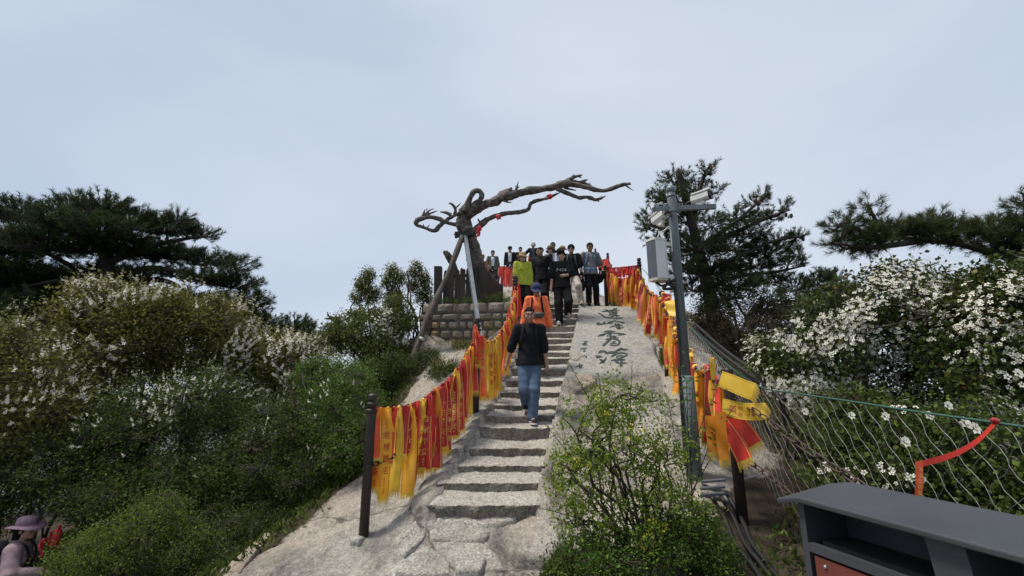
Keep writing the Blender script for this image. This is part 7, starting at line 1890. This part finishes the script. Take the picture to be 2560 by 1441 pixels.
person('young man in black tee printed with white letters and numbers', sp_, hh_, -0.12, 0.03, ((-0.07, -0.10), (0.12, 0.18)), ((-0.25, -0.05, 0.80), (0.06, -0.30, 1.06)), (0.15, 0.15), 't_shirt', BLK, 'short', BLK2, WSHOE, WSHOE, SKIN_L, 'mop', None, 0.0095, (0.0, 0.06), loose=0.022, group=GP, extras=(chest_text('F426', 0.098, 1.24, PALE), held(1, WHITE, 0.06, 'tissue_pack')))
sp_, hh_ = place(1432, 614, 767, 9.8, 13)
person('young man in sunglasses, black tee and pale beige trousers', sp_, hh_, -0.15, 0.03, ((-0.08, 0.10), (0.22, -0.16)), ((-0.24, -0.02, 0.82), (0.26, -0.06, 0.80)), (0.12, -0.05), 't_shirt', BLK, 'short', BEIGE, BEIGE, WSHOE, SKIN_L, 'mop', None, 0.010, loose=0.016, glasses=True, group=GP, extras=(straps(GRYP, 0.025), carried_jacket(1, BLK)))
sp_, hh_ = place(1480, 609, 764, 10.4, 13.6)
person('man in grey tee with blue pack straps and sunglasses', sp_, hh_, 0.05, 0.0, ((-0.09, -0.05), (0.13, 0.02)), ((-0.24, -0.02, 0.90), (0.26, -0.06, 0.94)), (0.20, 0.10), 't_shirt', GREYT, 'short', BLK2, BSHOE, BRSH, SKIN, 'short', None, 0.010, loose=0.01, glasses=fab('dark_red_lens', (0.08, 0.012, 0.012), 0.2), group=GP, extras=(straps(BLUE, 0.026), tied_jacket(BLUE), backpack(BLUE), carried_jacket(1, BLK, 0.3)))
sp_ = stand(1306, 640, 1.54, 11.0, 14.0); hh_ = 1.54
person('woman in yellow green jacket and straw hat beside the red ribbons', sp_, hh_, 0.12, 0.02, ((-0.08, 0.0), (0.08, 0.0)), ((-0.20, -0.12, 0.84), (0.22, -0.06, 0.84)), (0.15, 0.55), 'jacket', LIME, 'long', BLK2, BSHOE, None, SKIN_L, 'short', ('sun', STRAW, None), 0.011, female=True, loose=0.03, glasses=True, open_jacket=None, group=GP, extras=(held(0, PALE, 0.09, 'camera_pouch'),), short_top=0.84)
sp_ = stand(1354, 630, 1.64, 11.4, 14.5); hh_ = 1.64
person('man in black jacket turning toward the woman in yellow green', sp_, hh_, -0.45, 0.12, ((-0.10, 0.0), (0.10, 0.05)), ((-0.26, -0.10, 0.84), (0.30, 0.05, 0.95)), (0.2, -0.6), 'jacket', DKJ, 'long', BLK2, BSHOE, None, SKIN, 'buzz', None, 0.011, loose=0.035, group=GP)
sp_ = stand(1375, 620, 1.62, 13.2, 17)
person('woman in wide brown hat and white top behind the black jacketed man', sp_, 1.62, 0.1, 0.0, hair='long', hat=('wide', BRN, BLK), topc=WHITE, trou=BLK2, shoe=WSHOE, skin=SKIN_L, fine=0.014, female=True, loose=0.015, glasses=True, group=GP, open_jacket=BLK)
sp_ = stand(1382, 611, 1.76, 15, 19)
person('black haired man mostly hidden behind the wide brown hat', sp_, 1.76, 0.0, 0.0, topc=BLK, trou=BLK2, shoe=BSHOE, fine=0.015, glasses=True, group=GP)
sp_ = stand(1405, 617, 1.68, 13.6, 18)
person('person in tan brimmed hat and pale blue shirt behind the young men', sp_, 1.68, 0.2, 0.0, topc=PALEB, trou=BLK2, shoe=BSHOE, hat=('wide', TAN, BRN), fine=0.015, loose=0.02, group=GP)
GF = 'distant hikers on the ridge'
sp_ = stand(1333, 645, 1.60, 15, 22)
person('person in red top with black straps behind the straw hat', sp_, 1.60, 0.0, 0.0, topc=REDC, trou=BLK2, shoe=BSHOE, hair='long', fine=0.017, female=True, loose=0.02, group=GF, extras=(straps(BLK, 0.02),))
sp_ = stand(1333, 609, 1.72, 18, 32)
person('distant person in light hat and dark jacket with one arm out', sp_, 1.72, 0.0, 0.0, hands=((-0.52, 0.0, 1.02), (0.28, -0.02, 0.85)), topc=DKJ, trou=BLK2, shoe=BSHOE, hat=('bucket', GHAT, None), fine=0.02, loose=0.02, open_jacket=GRYP, group=GF)
sp_ = stand(1275, 618, 1.74, 20, 34)
person('distant man in white tee under an open dark jacket', sp_, 1.74, 0.0, 0.0, topc=DKJ, trou=BLK2, shoe=BSHOE, hat=('cap', DKJ, None), fine=0.02, open_jacket=WHITE, group=GF)
sp_ = stand(1288, 625, 1.66, 24, 36)
person('distant person in grey bucket hat between two dark jackets', sp_, 1.66, 0.0, 0.0, topc=GREYT, trou=BLK2, shoe=BSHOE, hat=('bucket', GHAT, None), fine=0.022, group=GF)
sp_ = stand(1301, 619, 1.72, 20, 34)
person('distant man in black top right of the white tee', sp_, 1.72, 0.0, 0.0, topc=BLK, trou=BLK2, shoe=BSHOE, fine=0.02, loose=0.015, group=GF)
sp_ = stand(1232, 626, 1.70, 18, 34)
person('distant man in grey green jacket right of the dead trunk', sp_, 1.70, 0.1, 0.02, hands=((-0.33, -0.02, 0.86), (0.28, -0.04, 0.84)), topc=GRNJ, trou=BLK2, shoe=BSHOE, fine=0.02, loose=0.015, open_jacket=WHITE, group=GF)
sp_ = stand(1206, 631, 1.60, 18, 34)
person('distant person in red cap half hidden by the dead trunk', sp_, 1.60, 0.3, 0.0, topc=fab('muted_pink_top', (0.35, 0.12, 0.11)), trou=BLK2, shoe=BSHOE, hat=('cap', REDC, None), fine=0.02, group=GF)
# woman at the lower left, seen from behind at three quarters
p_ = P(56, 1290, 5.25)
person('woman in lavender sun hat and pink top with dark pack, lower left', Vector((p_.x, p_.y, p_.z - 1.63)), 1.60, R(118), 0.06, ((-0.09, 0.0), (0.09, 0.0)), ((-0.20, -0.30, 1.12), (0.22, -0.10, 0.9)), (0.05, -0.15), 'long_sleeve_top', LAV2, 'long', TEAL, BSHOE, None, SKIN_L, 'long', ('wide', LAV, fab('mauve_band', (0.22, 0.13, 0.19))), 0.010, female=True, loose=0.02,
       extras=(backpack(fab('dark_navy_pack', (0.014, 0.016, 0.024))), held(0, WHITE, 0.07, 'phone'), straps(DKJ)))

# red cloths beside her
for i, (u, v, d, L, w) in enumerate(((150, 1318, 5.3, 0.20, 0.07), (136, 1330, 5.3, 0.18, 0.05), (110, 1352, 5.2, 0.18, 0.03))):
    ribbon(P(u, v, d), L, w, R(20 - 30 * i), 'crimson', '', ['broad red cloth hanging on twigs beside the lavender hatted woman', 'narrower red cloth hanging left of the broad one at lower left', 'thin red ribbon just below the hand of the lavender hatted woman'][i], 'red cloths at the lower left', seed=900 + i, fringe=False, rows=8, cols=5)
